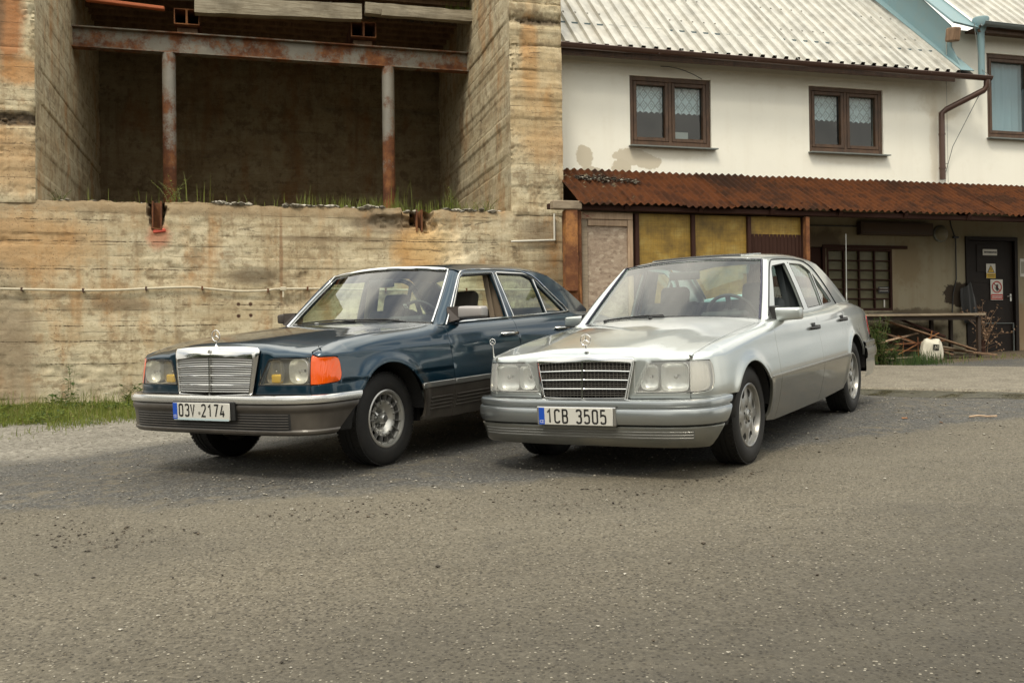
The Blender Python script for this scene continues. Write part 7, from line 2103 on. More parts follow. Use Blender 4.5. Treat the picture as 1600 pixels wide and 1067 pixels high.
# right wing: pale blue flashing, gutter, hopper and roof
y_w = -.02
mb = MB()
def slab(P, n_, t=.02):
    P = [Vector(p) for p in P]; n_ = Vector(n_).normalized() * t
    mb.bm.faces.new([mb.bm.verts.new(p) for p in P]); mb.bm.faces.new([mb.bm.verts.new(p + n_) for p in P][::-1])
    for i in range(len(P)):
        j = (i + 1) % len(P); mb.bm.faces.new([mb.bm.verts.new(q) for q in (P[i], P[j], P[j] + n_, P[i] + n_)])
# cheek between the two roofs, running up the slope
def on_roof(s0, l, up=.0): return (s0, -.35 + l * ca - up * sa, 5.48 + l * sa + up * ca)
slab([on_roof(6.66, -.02, .05), on_roof(6.90, -.02, .05), on_roof(6.90, 4.5, .05), on_roof(6.50, 4.5, .05)], (0, -sa, ca), .01)
slab([on_roof(6.72, .10, .06), on_roof(6.72, 4.5, .06), (6.72, -.35 + 4.5 * ca, 9.4), (6.72, -.10, 6.32), (6.72, -.10, 5.98)], (1, 0, 0), .02)
mb.build('blue_flashing', M_BLUEMETAL, hs)
mb = MB(); zE = 6.27
slab([(6.60, -.30, zE + .02), (7.05, -.34, zE - .06), (7.05, -.34 + 3.0 * ca, zE - .06 + 3.0 * sa), (6.60, -.30 + 3.0 * ca, zE + .02 + 3.0 * sa)], (0, -sa, ca), .03)
mb.build('blue_verge', M_BLUEMETAL, hs)
mb = MB(); mb.box((6.68, -.20, zE - .13), (.14, .22, .22), Matrix.Rotation(.2, 3, 'X'), bevel=.02); mb.build('rafter_end', M_OLDWOOD, hs)
s_ = 7.02
for i in range(3):
    roof_sheet(s_, .965, -.34, zE + .04, 3.6, 5, lift=.003 * (i % 2)); s_ += .965
mb = half_gutter((7.05, -.44, zE + .02), (9.9, -.44, zE - .03), .06, 'g', None, hs); mb.build('gutter', mat('grey_zinc_gutter', (.19, .22, .22), .45, .6), hs, smooth=60)
mb = MB(); mb.box((8.4, -.2, zE - .02), (2.7, .34, .03)); mb.box((8.4, -.33, zE - .05), (2.7, .025, .10)); mb.build('fascia_board', M_DARKWOOD, hs)
mb = MB(); mb.lathe([(.12, .12), (.13, .10), (.10, -.02), (.055, -.12), (.050, -.80), (.050, -.82)], 18, Matrix.Translation((7.13, -.30, zE + .02))); mb.build('hopper_downpipe', M_BLUEMETAL, hs, smooth=50)
# lightning wire
mb = MB(); mb.tube([(6.95, -.36, 6.30), (7.10, -.30, 5.60), (7.12, -.48, 5.42), (6.98, -.30, 5.0), (6.72, -.10, 4.35), (6.62, -.03, 3.9), (6.62, -.03, 3.78)], .006, 5); mb.tube([(6.5, -.12, 4.05), (6.66, -.05, 4.08)], .006, 5); mb.build('earth_wire', M_GREYSILL, hs, smooth=60)
mb = MB(); mb.tube([(1.6 + .12 * k, -.10 - .03 * k, 5.33 - .008 * k * k) for k in range(6)], .006, 5); mb.build('loose_cable', M_BLACKPL, hs, smooth=60)
# things on the porch wall
lw = [('frame', (4.42, 5.61, 1.69, 2.67))]
mb = MB(); s0, s1, z0, z1 = 4.42, 5.61, 1.69, 2.67; t = .035
mb.box((s0 + t / 2, .03, (z0 + z1) / 2), (t, .07, z1 - z0)); mb.box((s1 - t / 2, .03, (z0 + z1) / 2), (t, .07, z1 - z0)); mb.box(((s0 + s1) / 2, .03, z0 + t / 2), (s1 - s0 - 2 * t, .07, t)); mb.box(((s0 + s1) / 2, .03, z1 - t / 2), (s1 - s0 - 2 * t, .07, t))
mb.box(((s0 + s1) / 2 + .10, -.012, z1 + .03), (s1 - s0 + .35, .035, .05))
lat = mb.build('window', M_REDBROWN, hs)
iw, ih = (s1 - s0 - 2 * t), (z1 - z0 - 2 * t)
for k in range(1, 4):
    mb = MB(); mb.box((s0 + t + iw * k / 4, .028, (z0 + z1) / 2), (.022, .05, ih)); mb.build('muntin', M_REDBROWN, lat)
for k in range(1, 6):
    mb = MB(); mb.box(((s0 + s1) / 2, .031, z0 + t + ih * k / 6), (iw, .045, .018)); mb.build('muntin', M_REDBROWN, lat)
pane_me = None
for i in range(4):
    for j in range(6):
        x = s0 + t + iw * (i + .5) / 4; z = z0 + t + ih * (j + .5) / 6
        if pane_me is None:
            mb = MB(); mb.grid([[(-iw / 8, 0, -ih / 12), (iw / 8, 0, -ih / 12)], [(-iw / 8, 0, ih / 12), (iw / 8, 0, ih / 12)]]); po = mb.build('pane', M_PANEDIRTY, lat); pane_me = po.data
        else: po = new_obj('pane', pane_me, None, lat)
        po.location = (x, .045, z); po.rotation_euler = (random.uniform(-.02, .02), 0, random.uniform(-.02, .02))
mb = MB(); mb.box((5.0, .14, 2.18), (1.25, .02, 1.1)); mb.build('window_blind', mat('dusty_blind', (.16, .145, .085), .9), lat)
mb = MB(); mb.box((5.46, .018, 2.02), (.20, .004, .10)); mb.build('window_notice', M_SIGNBLK, lat); 
mb = MB(); mb.box((5.47, .018, 1.80), (.022, .004, .12)); mb.build('window_notice', M_SIGNWHITE, lat)
for zz in (2.045, 2.025, 2.005):
    mb = MB(); mb.box((5.46, .0145, zz), (.15, .002, .006)); mb.build('notice_print', M_SIGNWHITE, lat)
mb = MB(); mb.box((4.21, .05, 1.80), (.36, .04, 1.76)); mb.box((4.06, .02, 1.80), (.05, .06, 1.78)); mb.box((4.37, .02, 1.80), (.05, .06, 1.78)); mb.build('side_door', M_REDBROWN, hs)
# steel door
mb = MB(); s0, s1, z0, z1 = 7.0, 8.02, .955, 2.90
mb.box((s0 + .03, .02, (z0 + z1) / 2), (.06, .10, z1 - z0)); mb.box((s1 - .03, .02, (z0 + z1) / 2), (.06, .10, z1 - z0)); mb.box(((s0 + s1) / 2, .02, z1 - .03), (s1 - s0 - .12, .10, .06)); mb.build('door_frame', M_BROWNPAINT, hs)
mb = MB(); mb.box(((s0 + s1) / 2, .045, (z0 + z1) / 2 - .03), (s1 - s0 - .13, .04, z1 - z0 - .07)); mb.box(((s0 + s1) / 2, .020, 2.16), (s1 - s0 - .16, .012, .018)); mb.box(((s0 + s1) / 2, .020, 1.50), (s1 - s0 - .16, .012, .018)); mb.box((7.42, .020, 2.55), (.36, .010, .45), bevel=.003)
dr_ = mb.build('steel_door', M_BROWNPAINT, hs)
mb = MB(); mb.tube([(7.90, .0, 1.92), (7.80, -.025, 1.92)], .009, 8); mb.box((7.90, .018, 1.90), (.03, .012, .12)); mb.build('handle', M_SATIN, dr_)
mb = MB(); mb.box((7.93, .0, 1.22), (.012, .02, .52)); mb.box((7.6, .0, 1.475), (.66, .012, .010)); mb.build('white_edge_strip', M_GREYSILL, dr_)
mb = MB(); mb.box((7.5, -.22, .90), (1.25, .46, .10), bevel=.01); mb.build('door_step', M_CONC_IN, hs)

def sign(label, s0, s1, z0, z1, m_, y=-.004):
    o = empty('sign', label=label, cat='sign'); o.matrix_world = FR @ Matrix.Translation(((s0 + s1) / 2, y, (z0 + z1) / 2))
    mb = MB(); mb.box((0, 0, 0), (s1 - s0, .006, z1 - z0)); mb.build('plate', m_, o)
    return o, (s1 - s0), (z1 - z0)
TXM = Matrix.Rotation(math.pi / 2, 4, 'X')
def blocks(o, x0, x1, z, h, m_, seed, y=-.0045, nm='printed_line'):
    r_ = random.Random(seed); mb = MB(); x = x0
    while x < x1:
        w = r_.uniform(.6, 1.1) * h; mb.box((x + w / 2, y, z + r_.uniform(-.001, .001)), (w * .82, .0016, h * r_.uniform(.75, 1))); x += w
    mb.build(nm, m_, o)['kind'] = 'stuff'
o, w_, h_ = sign('small pale sign with one faded dark line at the top of the dark steel door', 7.36, 7.64, 2.60, 2.70, M_SIGNWHITE, y=.012)
blocks(o, -.115, .115, 0, .030, M_SIGNBLK, 1)
o, w_, h_ = sign('small warning sign with a yellow triangle on the dark steel door', 7.42, 7.60, 2.22, 2.46, M_SIGNWHITE, y=.010)
mb = MB(); mb.box((0, -.0042, -.078), (.178, .002, .080)); mb.build('yellow_field', M_SIGNYEL, o)
mb = MB(); mb._add([(-.075, -.0045, -.030), (.075, -.0045, -.030), (0, -.0045, .105)], [(0, 1, 2)]); mb.build('black_triangle', M_SIGNBLK, o)
mb = MB(); mb._add([(-.056, -.006, -.019), (.056, -.006, -.019), (0, -.006, .084)], [(0, 1, 2)]); mb.build('yellow_triangle', M_SIGNYEL, o)
mb = MB(); mb._add([(.004, -.007, .062), (-.014, -.007, .026), (-.001, -.007, .028), (-.006, -.007, -.012), (.014, -.007, .034), (.002, -.007, .032)], [(0, 1, 2, 5), (2, 3, 4, 5)]); mb.build('lightning_bolt', M_SIGNBLK, o)
blocks(o, -.07, .07, -.065, .014, M_SIGNBLK, 2, -.0058); blocks(o, -.06, .06, -.092, .012, M_SIGNBLK, 3, -.0058)
o, w_, h_ = sign('white prohibition sign with a red barred circle, lowest on the steel door', 7.50, 7.74, 1.86, 2.20, M_SIGNWHITE, y=.010)
mb = MB(); mb.box((.005, -.0052, .020), (.050, .002, .045), bevel=.0)
for k, (dx, hh_) in enumerate(((-.017, .038), (-.006, .048), (.006, .050), (.018, .042))): mb.box((dx + .005, -.0052, .042 + hh_ / 2), (.0095, .002, hh_))
mb.beam((-.018, -.0052, .012), (-.045, -.0052, .040), .002, .012, up=(0, 1, 0)); mb.box((.006, -.0052, -.012), (.034, .002, .022)); mb.build('black_hand', M_SIGNBLK, o)
M_ = Matrix.Translation((0, -.0060, .045)) @ Matrix.Rotation(math.pi / 2, 4, 'X')
mb = MB(); mb.lathe([(.098, 0), (.098, .002), (.080, .002), (.080, 0)], 32, M_); mb.beam((-.062, -.0088, .045 + .062), (.062, -.0088, .045 - .062), .003, .016, up=(0, 1, 0)); mb.build('red_barred_circle', M_SIGNRED, o)
mb = MB(); mb.box((0, -.0042, -.118), (.232, .002, .088)); mb.build('red_text_field', M_SIGNRED, o)
blocks(o, -.10, .10, -.105, .016, M_SIGNWHITE, 4, -.0056); blocks(o, -.10, .10, -.133, .016, M_SIGNWHITE, 5, -.0056)
o, w_, h_ = sign('small pale notice board on the plaster right of the steel door', 8.08, 8.30, 2.25, 2.55, M_SIGNWHITE, y=-.006)
mb = MB(); mb.box((0, -.0042, 0), (.18, .002, .20)); mb.build('printed_area', mat('faded_print', (.33, .31, .25), .7), o)

# brown light box, round lamp, conduit under the canopy
lb_ = empty('lightbox', label='long unlit brown light box on the wall above the lattice window', cat='light box'); put(lb_)
mb = MB(); mb.box((5.63, -.07, 2.985), (1.34, .13, .20), bevel=.008); mb.build('casing', mat('brown_lightbox', (.055, .032, .018), .5), lb_)
mb = MB(); mb.box((5.63, -.138, 2.985), (1.26, .006, .14)); mb.build('front_panel', mat('brown_lightbox_front', (.075, .046, .026), .35), lb_)
rl_ = empty('wall_lamp', label='round unlit bulkhead wall lamp right of the brown light box', cat='lamp'); put(rl_)
mb = MB(); mb.lathe([(.135, 0), (.135, .035), (.120, .045)], 28, Matrix.Translation((6.52, 0, 2.935)) @ Matrix.Rotation(math.pi / 2, 4, 'X')); mb.build('rim', M_GREYSILL, rl_, smooth=40)
mb = MB(); mb.lathe([(.120, .042), (.105, .075), (.06, .095), (0, .10)], 28, Matrix.Translation((6.52, 0, 2.935)) @ Matrix.Rotation(math.pi / 2, 4, 'X')); mb.build('lamp_shade', mat('dusty_opal_glass', (.22, .20, .14), .5), rl_, smooth=60)
cw_ = empty('wall_cable', label='thin cable looping down the wall from the canopy beside the round lamp', cat='cable'); put(cw_)
mb = MB(); mb.tube([(4.1, -.03, 3.02), (4.96, -.03, 3.02)], .010, 6); mb.build('cable', M_BLACKPL, cw_, smooth=60); mb = MB(); mb.tube([(6.70, -.02, 3.20), (6.72, -.03, 3.05), (6.80, -.03, 2.85), (6.80, -.03, 2.2), (6.72, -.04, 1.95), (6.70, -.04, 1.65)], .010, 6); mb.box((6.80, -.03, 2.88), (.10, .03, .03)); mb.build('cable', M_BLACKPL, cw_, smooth=60)

# ---------------------------------------------------------------- porch: rusty corrugated canopy, posts, shed front
pc = empty('porch', label='lean-to porch with a rusty corrugated canopy and yellow panelled shed front', cat='porch'); put(pc)
yb0, zb0, yf0, zf0 = -.02, 3.755, -1.22, 3.075
Lc = math.hypot(yf0 - yb0, zf0 - zb0); tx_, tz_ = (yf0 - yb0) / Lc, (zf0 - zb0) / Lc
def wavy(s0, w, lift, skew=0, seed=0, l_extra=0):
    n = int(w / .0135); rows = []
    for i in range(n + 1):
        x = s0 + w * i / n; hh = .017 * math.sin(2 * math.pi * x / .108)
        r = []
        for t in np.linspace(0, 1, 7):
            l = (Lc + l_extra) * t + .02 * noise.noise(Vector((x * 4, seed, 0))) * (t == 1)
            sag = .012 * noise.noise(Vector((x * 1.2, t * 2, seed)))
            h2 = hh + lift + sag
            r.append((x + skew * t, yb0 + tx_ * l + tz_ * h2 * 1, zb0 + tz_ * l - tx_ * h2))
        rows.append(r)
    mb = MB(); mb.grid(rows); return mb.build('corrugated_sheet', M_CANOPY, pc, smooth=60, recalc=False)
s_ = -.10; i = 0
while s_ < 9.6:
    w_ = .756
    wavy(s_, w_ + .054, .004 + .007 * (i % 2), .0, i, random.uniform(-.02, .03)); s_ += w_; i += 1
# moss and dirt caught on the left sheets
def moss(r):
    s_ = r.uniform(.1, 1.05); return s_, r.normal(-.42 - .12 * (s_ - .3), .05)
rubble('canopy_debris', 260, moss, (.008, .035), M_STONE_D, pc, lambda x, y: zb0 + (y - yb0) * tz_ / tx_ + .035, .6, 21)
rubble('canopy_moss', 130, moss, (.006, .028), M_STONE, pc, lambda x, y: zb0 + (y - yb0) * tz_ / tx_ + .040, .6, 22)
mb = MB(); mb.beam((-.50, -1.10, 3.035), (9.9, -1.10, 3.03), .10, .07, bevel=.006); mb.build('front_beam', M_REDBROWN, pc)
mb = MB(); mb.beam((-.48, -1.20, 3.04), (-.06, -1.16, 3.045), .12, .115, bevel=.012); mb.build('beam_end', M_GREYWOOD, pc)
for s_ in np.arange(.6, 9.6, 1.1):
    mb = MB(); mb.beam((s_, -.02, 3.66), (s_, -1.18, 3.03), .06, .08); mb.build('rafter', M_REDBROWN, pc)
def post(s_, w_, m_, y=-1.10, nm='post', zt=2.98, dep=.09):
    p = WP(s_, -y); z0 = gz(p.x, p.y) - .05
    mb = MB(); mb.box((s_, y, (z0 + zt) / 2), (w_, dep, zt - z0), bevel=.004); return mb.build(nm, m_, pc)
post(-.205, .165, M_RUSTPOST, y=-1.14, nm='steel_post', dep=.16); post(-.075, .06, M_RUST, y=-1.10, nm='steel_post')
mb = MB(); mb.box((-.24, -1.24, 1.93), (.20, .05, .05)); mb.tube([(-.32, -1.25, 1.91), (-.16, -1.25, 1.91)], .02, 8); mb.build('hinge_pin', M_RUST, pc)
pD = -1.02
zfoot = gz(WP(.4, 1.0).x, WP(.4, 1.0).y) - .05
def slabp(s0, s1, z0, z1, m_, nm, y=pD, th=.03, bevel=.003):
    mb = MB(); mb.box(((s0 + s1) / 2, y, (z0 + z1) / 2), (s1 - s0, th, z1 - z0), bevel=bevel); return mb.build(nm, m_, pc)
# strand-board door leaf with pale frame
df = slabp(.03, .72, zfoot, 2.98, M_OSB, 'shed_door', y=pD + .012, th=.02)
for (a, b, c_, d_, mm) in ((-.005, .075, zfoot, 2.885, M_GREYWOOD), (.66, .735, zfoot, 2.885, M_PALEWOOD), (-.005, .735, 2.89, 2.985, M_PALEWOOD), (.085, .655, 2.80, 2.878, M_PALEWOOD)):
    mb = MB(); mb.box(((a + b) / 2, pD - .012, (c_ + d_) / 2), (b - a, .028, d_ - c_), bevel=.003); mb.build('door_rail', mm, df)
mb = MB()
for a, b in (((.02, 2.955), (.13, 2.90)), ((.12, 2.965), (.03, 2.895)), ((.14, 2.93), (.17, 2.945))): mb.beam((a[0], pD - .0285, a[1]), (b[0], pD - .0285, b[1]), .002, .012, up=(0, 1, 0))
mb.build('red_paint_mark', M_SIGNRED, df)
post(.79, .055, M_REDBROWN, y=pD - .01); post(1.63, .055, M_REDBROWN, y=pD - .01); post(2.495, .055, M_REDBROWN, y=pD - .01); post(3.37, .06, M_RUST, y=-1.12, nm='steel_post')
slabp(.82, 1.60, zfoot, 2.985, M_YELLOW, 'fibreglass_panel', th=.008, bevel=0); slabp(1.66, 2.465, zfoot, 2.985, M_YELLOW, 'fibreglass_panel', th=.008, bevel=0); slabp(2.525, 3.335, 2.70, 2.985, M_YELLOW, 'fibreglass_panel', th=.008, bevel=0)
# corrugated brown sheet below the third panel, with a scalloped top edge
rows = []
for i in range(61):
    x = 2.525 + .81 * i / 60; hh = .010 * math.sin(2 * math.pi * x / .06)
    rows.append([(x, pD - .012 + hh, z) for z in (zfoot, 1.5, 2.735)])
mb = MB(); mb.grid(rows); mb.build('corrugated_sheet', M_REDBROWN, pc, smooth=60, recalc=False)
# shed's dark interior and its side wall
mb = MB(); mb.box((3.36, -.55, 1.9), (.03, 1.0, 2.6)); mb.build('shed_side_wall', M_REDBROWN, pc)
mb = MB(); mb.tube([(.0, -1.16, zfoot + .1), (-.115, -1.13, 2.38)], .028, 8); lp = mb.build('leaning_pole', M_RUSTPOST, smooth=50); put(lp); tag(lp, 'rusty orange pole leaning beside the post of the shed', 'pole')

# ---------------------------------------------------------------- bench, scrap, sack and the rest under the porch
bn = empty('workbench', label='long weathered wooden workbench against the porch wall', cat='bench'); put(bn)
zb_ = 1.585
for j, (y0_, y1_) in enumerate(((-.86, -.63), (-.62, -.38), (-.37, -.12))):
    mb = MB(); mb.box((5.52, (y0_ + y1_) / 2, zb_ - .006 * j), (2.25 + .05 * j, y1_ - y0_, .035), Matrix.Rotation(.006 * (j - 1), 3, 'Y'), bevel=.004); mb.build('tabletop_board', M_GREYWOOD, bn)
for s_, y_ in ((4.55, -.80), (6.55, -.80), (4.55, -.18), (6.55, -.18), (6.05, -.35)):
    p = WP(s_, -y_); z0 = gz(p.x, p.y) - .02; mb = MB(); mb.box((s_, y_, (z0 + zb_ - .03) / 2), (.055, .055, zb_ - .03 - z0), bevel=.004); mb.build('leg', M_BENCHLEG, bn)
mb = MB(); mb.beam((4.5, -.78, zb_ - .055), (6.6, -.78, zb_ - .055), .03, .045); mb.build('apron_rail', M_BENCHLEG, bn)
bl_ = tag(put(MB().box((5.0, -.72, 1.612), (.75, .045, .012), Matrix.Rotation(.05, 3, 'Z')).build('black_slat', M_BLACKPL)), 'thin black slat lying on the left half of the workbench', 'slat')
# scrap heap: boards, rods and a wire frame, every stick its own object
random.seed(21)
def gpt(s_, d): p = WP(s_, d); return gz(p.x, p.y)
sticks = [((4.75, -.95, .06), (6.25, -.70, .05), .10, .022, M_GREYWOOD, 'pale board lying lowest across the front of the scrap heap'),
          ((5.0, -.62, .62), (6.35, -.95, .12), .12, .022, M_OLDWOOD, 'brown board sloping down to the right over the scrap heap'),
          ((4.9, -.55, .46), (6.0, -.88, .06), .09, .025, M_OLDWOOD, 'narrow brown board under the sloping board of the scrap heap'),
          ((4.7, -.80, .28), (5.6, -.60, .40), .06, .02, M_PALEWOOD, 'short pale batten rising to the right in the scrap heap'),
          ((5.15, -.50, .70), (5.9, -.85, .34), .07, .03, M_REDBROWN, 'dark red-brown batten on top of the scrap heap'),
          ((4.6, -.60, .20), (5.5, -.95, .14), .05, .02, M_RUST, 'rusty flat bar at the left of the scrap heap'),
          ((5.9, -.60, .15), (6.7, -1.0, .03), .08, .03, M_OLDWOOD, 'short board at the right foot of the scrap heap')]
sticks += [((4.72, -.85, .10), (5.25, -.60, .22), .07, .02, M_OLDWOOD, 'short brown board at the left end of the scrap heap beside the weeds'),
           ((5.35, -.45, .22), (6.10, -.60, .10), .05, .025, M_REDBROWN, 'dark batten lying behind the white sack in the scrap heap'),
           ((5.75, -.90, .20), (6.45, -.75, .08), .09, .018, M_GREYWOOD, 'grey board right of the white sack in the scrap heap'),
           ((4.85, -.45, .30), (5.40, -.90, .24), .04, .03, M_REDBROWN, 'dark crosswise lath in the middle of the scrap heap')]
for a, b, w_, h_, m_, lab in sticks:
    za = gpt(a[0], -a[1]) + a[2]; zb2 = gpt(b[0], -b[1]) + b[2]
    o = MB().beam((a[0], a[1], za), (b[0], b[1], zb2), w_, h_, bevel=.003).build('scrap_board', m_); put(o); tag(o, lab, 'board', 'boards of the scrap heap under the bench')
mb = MB(); zz = gpt(5.3, .9)
for a, b in (((5.0, .10), (5.75, .42)), ((5.0, .38), (5.8, .12)), ((5.1, .30), (5.1, .02)), ((5.35, .36), (5.38, .04)), ((4.95, .25), (5.85, .30)), ((5.6, .45), (5.55, .10))): mb.tube([(a[0], -.93, zz + a[1]), (b[0], -.90, zz + b[1])], .008, 6)
o = mb.build('wire_frame', M_RUSTPOST, smooth=50); put(o); tag(o, 'tangle of orange rusty rods standing in the scrap heap', 'scrap metal')
# sack with a dark printed mark
def sack():
    o = empty('sack', label='crumpled white plastic sack with a dark printed mark by the scrap heap', cat='sack'); p = WP(5.52, 1.02); o.matrix_world = Matrix.Translation((p.x, p.y, gz(p.x, p.y))) @ Matrix.Rotation(PHI, 4, 'Z')
    tmp = bmesh.new(); bmesh.ops.create_icosphere(tmp, subdivisions=4, radius=1)
    for v in tmp.verts:
        c_ = v.co; n_ = noise.noise(c_ * 1.7 + Vector((3, 1, 2))) * .22 + noise.noise(c_ * 4.5) * .09 + noise.noise(c_ * 10) * .03
        w__ = .150 + .022 * (1 - c_.z) * .5; top_ = max(0, c_.z)
        c_ = Vector((math.copysign(abs(c_.x) ** .6, c_.x), c_.y, math.copysign(abs(c_.z) ** .6, c_.z))); c_ = c_ * (1 if c_.z > 0 else 1 + .12 * abs(c_.x))
        v.co = Vector((c_.x * (w__ + n_ * .12) * (1 - top_ * .15), c_.y * .09 * (1 + n_), .15 + c_.z * .165 * (1 + n_ * .4) + .05 * abs(c_.x) * (c_.z > .2)))
        if v.co.z < .0: v.co.z *= .2
    mb = MB(); mb._merge(tmp); mb.build('body', M_BAG, o, smooth=70)
    mb = MB(); q = [(-.065, .235), (.045, .245), (.055, .165), (-.055, .155)]
    mb.box((-.005, -.106, .20), (.105, .004, .085), Matrix.Rotation(.08, 3, 'Y'), bevel=.001); pr = mb.build('printed_mark', M_BLACKPL, o)
    mb = MB(); mb.beam((-.03, -.1095, .175), (-.02, -.1095, .225), .002, .010, up=(0, 1, 0)); mb.beam((-.02, -.1095, .225), (.0, -.1095, .18), .002, .010, up=(0, 1, 0)); mb.beam((.0, -.1095, .18), (.012, -.1095, .225), .002, .010, up=(0, 1, 0)); mb.beam((.02, -.1095, .178), (.032, -.1095, .226), .002, .010, up=(0, 1, 0)); mb.build('white_letter_mark', M_BAG, pr)
sack()
# dark coat-like sheet hanging beside the door, and the dried bunch
def hanging():
    rows = []
    for i in range(15):
        u = i / 14; r = []
        for j in range(13):
            v = j / 12; wd = (.10 + .10 * math.sin(min(v * 1.3, 1) * math.pi / 2)) * (1 - .35 * v)
            x = 6.95 + .10 * v + (u - .5) * 2 * wd; z = 2.10 - .62 * v - .05 * math.cos(u * 3.1) * (1 - v)
            r.append((x, -.06 - .05 * math.sin(u * math.pi) - .018 * math.sin(u * 17 + v * 3), z))
        rows.append(r)
    o = MB().grid(rows).build('hanging_rag', M_BLACKPL, smooth=80); put(o); tag(o, 'black crumpled rag hanging on the wall left of the steel door', 'rag')
    mb = MB(); r_ = random.Random(4)
    for k in range(46):
        a = (6.98 + r_.gauss(0, .03), -.42 + r_.gauss(0, .03), 1.30 + r_.uniform(-.35, .2)); b = (a[0] + r_.gauss(.02, .14), a[1] + r_.gauss(0, .08), a[2] + r_.uniform(-.05, .38)); mb.tube([a, b], .004, 3, caps=False)
        for q in range(3):
            c_ = (b[0] + r_.gauss(0, .03), b[1] + r_.gauss(0, .03), b[2] + r_.gauss(0, .04)); mb.box(c_, (.035, .004, .02), Matrix.Rotation(r_.uniform(0, 3), 3, 'Y') @ Matrix.Rotation(r_.uniform(0, 3), 3, 'Z'))
    o = mb.build('dried_branch_bunch', M_OLDWOOD); put(o); tag(o, 'bunch of dried brown twigs in front of the dark steel door', 'dried plant')
    mb = MB(); z0 = gpt(6.95, .42) ; mb.box((6.95, -.42, (z0 + 1.2) / 2), (.05, .05, 1.2 - z0)); o = mb.build('stake', M_REDBROWN); put(o); tag(o, 'thin dark stake carrying the dried twigs by the door', 'stake')
hanging()

# ---------------------------------------------------------------- plants
def leaf_mat(name, c1, c2):
    m = mat(name, c1, .55); g = NG(m); geo = g.n('ShaderNodeNewGeometry'); g.base(g.ramp(geo.outputs['Random Per Island'], [(0, c1), (1, c2)]))
    g.b.inputs['Transmission Weight'].default_value = 0; g.b.inputs['Subsurface Weight'].default_value = 0
    tr = g.n('ShaderNodeBsdfTranslucent'); tr.inputs['Color'].default_value = (*[min(1, x * 1.6) for x in c2], 1); mx = g.n('ShaderNodeMixShader'); mx.inputs[0].default_value = .28
    g.l(g.b.outputs[0], mx.inputs[1]); g.l(tr.outputs[0], mx.inputs[2]); g.l(mx.outputs[0], g.out.inputs['Surface']); return m
M_GRASS = leaf_mat('grass_blades', (.055, .085, .012), (.19, .22, .035)); M_LEAF = leaf_mat('weed_leaves', (.020, .050, .012), (.060, .105, .022)); M_LEAF_L = leaf_mat('young_leaves', (.10, .15, .02), (.20, .24, .045)); M_STRAW = leaf_mat('dry_grass', (.22, .17, .07), (.38, .31, .15))
def blades(name, n, region, h, m_, parent=None, zf=gz, seed=1, w=.0035, lean=.35):
    r_ = np.random.default_rng(seed); V = []; F = []
    for i in range(n):
        x, y = region(r_); z = zf(x, y) - .01; H = h[0] + (h[1] - h[0]) * r_.random() ** 1.8; a = r_.uniform(0, 6.283); ln = r_.normal(0, lean) * H; dx, dy = math.cos(a), math.sin(a); b = r_.uniform(0, 6.283); wx, wy = math.cos(b) * w, math.sin(b) * w; k = len(V)
        V += [(x - wx, y - wy, z), (x + wx, y + wy, z), (x + dx * ln * .35 + wx * .8, y + dy * ln * .35 + wy * .8, z + H * .6), (x + dx * ln * .35 - wx * .8, y + dy * ln * .35 - wy * .8, z + H * .6), (x + dx * ln, y + dy * ln, z + H)]
        F += [(k, k + 1, k + 2, k + 3), (k + 3, k + 2, k + 4)]
    o = new_obj(name, mesh_from(name, V, F, smooth=False), m_, parent); o['kind'] = 'stuff'; return o
def verge(r):
    # strip between the verge edge (-4.6, 8.7) .. (-3.6, 10.9) and the wall
    while True:
        s_ = r.uniform(-8.2, -3.7); d = .52 + abs(r.normal(0, 1.0)); p = WP(s_, d)
        lim = np.interp(p.y, [8.0, 8.74, 9.46, 10.2, 11.2, 12.3], [-4.7, -4.50, -4.25, -3.9, -3.7, -3.5])
        if p.x < lim + r.normal(0, .10) and p.y > 8.3 and noise.noise(Vector((p.x * 1.3, p.y * 1.3, 0))) > -.30 + .30 * (d < .95) + .25 * (noise.noise(Vector((p.x * 5, p.y * 5, 4))) < -.15): return p.x, p.y
blades('verge_grass', 26000, verge, (.02, .12), M_GRASS, seed=31)
def small_leaves(name, n, region, m_, seed):
    r_ = np.random.default_rng(seed); V = []; F = []
    for i in range(n):
        x, y = region(r_); z = gz(x, y) + r_.uniform(.005, .09); l = r_.uniform(.012, .04); a_ = r_.uniform(0, 6.28); t_ = r_.uniform(-.5, .6); d = np.array([math.cos(a_), math.sin(a_), t_]); w = np.array([-math.sin(a_), math.cos(a_), r_.uniform(-.4, .4)]) * l * .45; p = np.array([x, y, z]); k = len(V)
        V += [p, p + d * l * .5 + w, p + d * l, p + d * l * .5 - w]; F += [(k, k + 1, k + 2), (k, k + 2, k + 3)]
    o = new_obj(name, mesh_from(name, V, F, smooth=False), m_); o['kind'] = 'stuff'
def verge2(r):
    while True:
        x, y = verge(r)
        if noise.noise(Vector((x * 1.9, y * 1.9, 8))) > .02: return x, y
small_leaves('verge_leaves', 4500, verge2, M_LEAF_L, 41); small_leaves('verge_dark_leaves', 4000, verge2, M_LEAF, 42)
blades('verge_tall_grass', 1800, verge2, (.10, .30), M_GRASS, seed=43, w=.003)
blades('verge_dry_grass', 1500, verge, (.04, .17), M_STRAW, seed=32, w=.002)
def ledge(r):
    q = r.random()
    s_ = r.normal(-2.75, .55) if q < .6 else (r.normal(-1.55, .25) if q < .85 else r.uniform(-6.3, -1)); return s_, -.30 + abs(r.normal(0, .18))
blades('ledge_grass', 900, ledge, (.05, .26), M_GRASS, rw, lambda x, y: wall_top(x), 33, .004, .25)
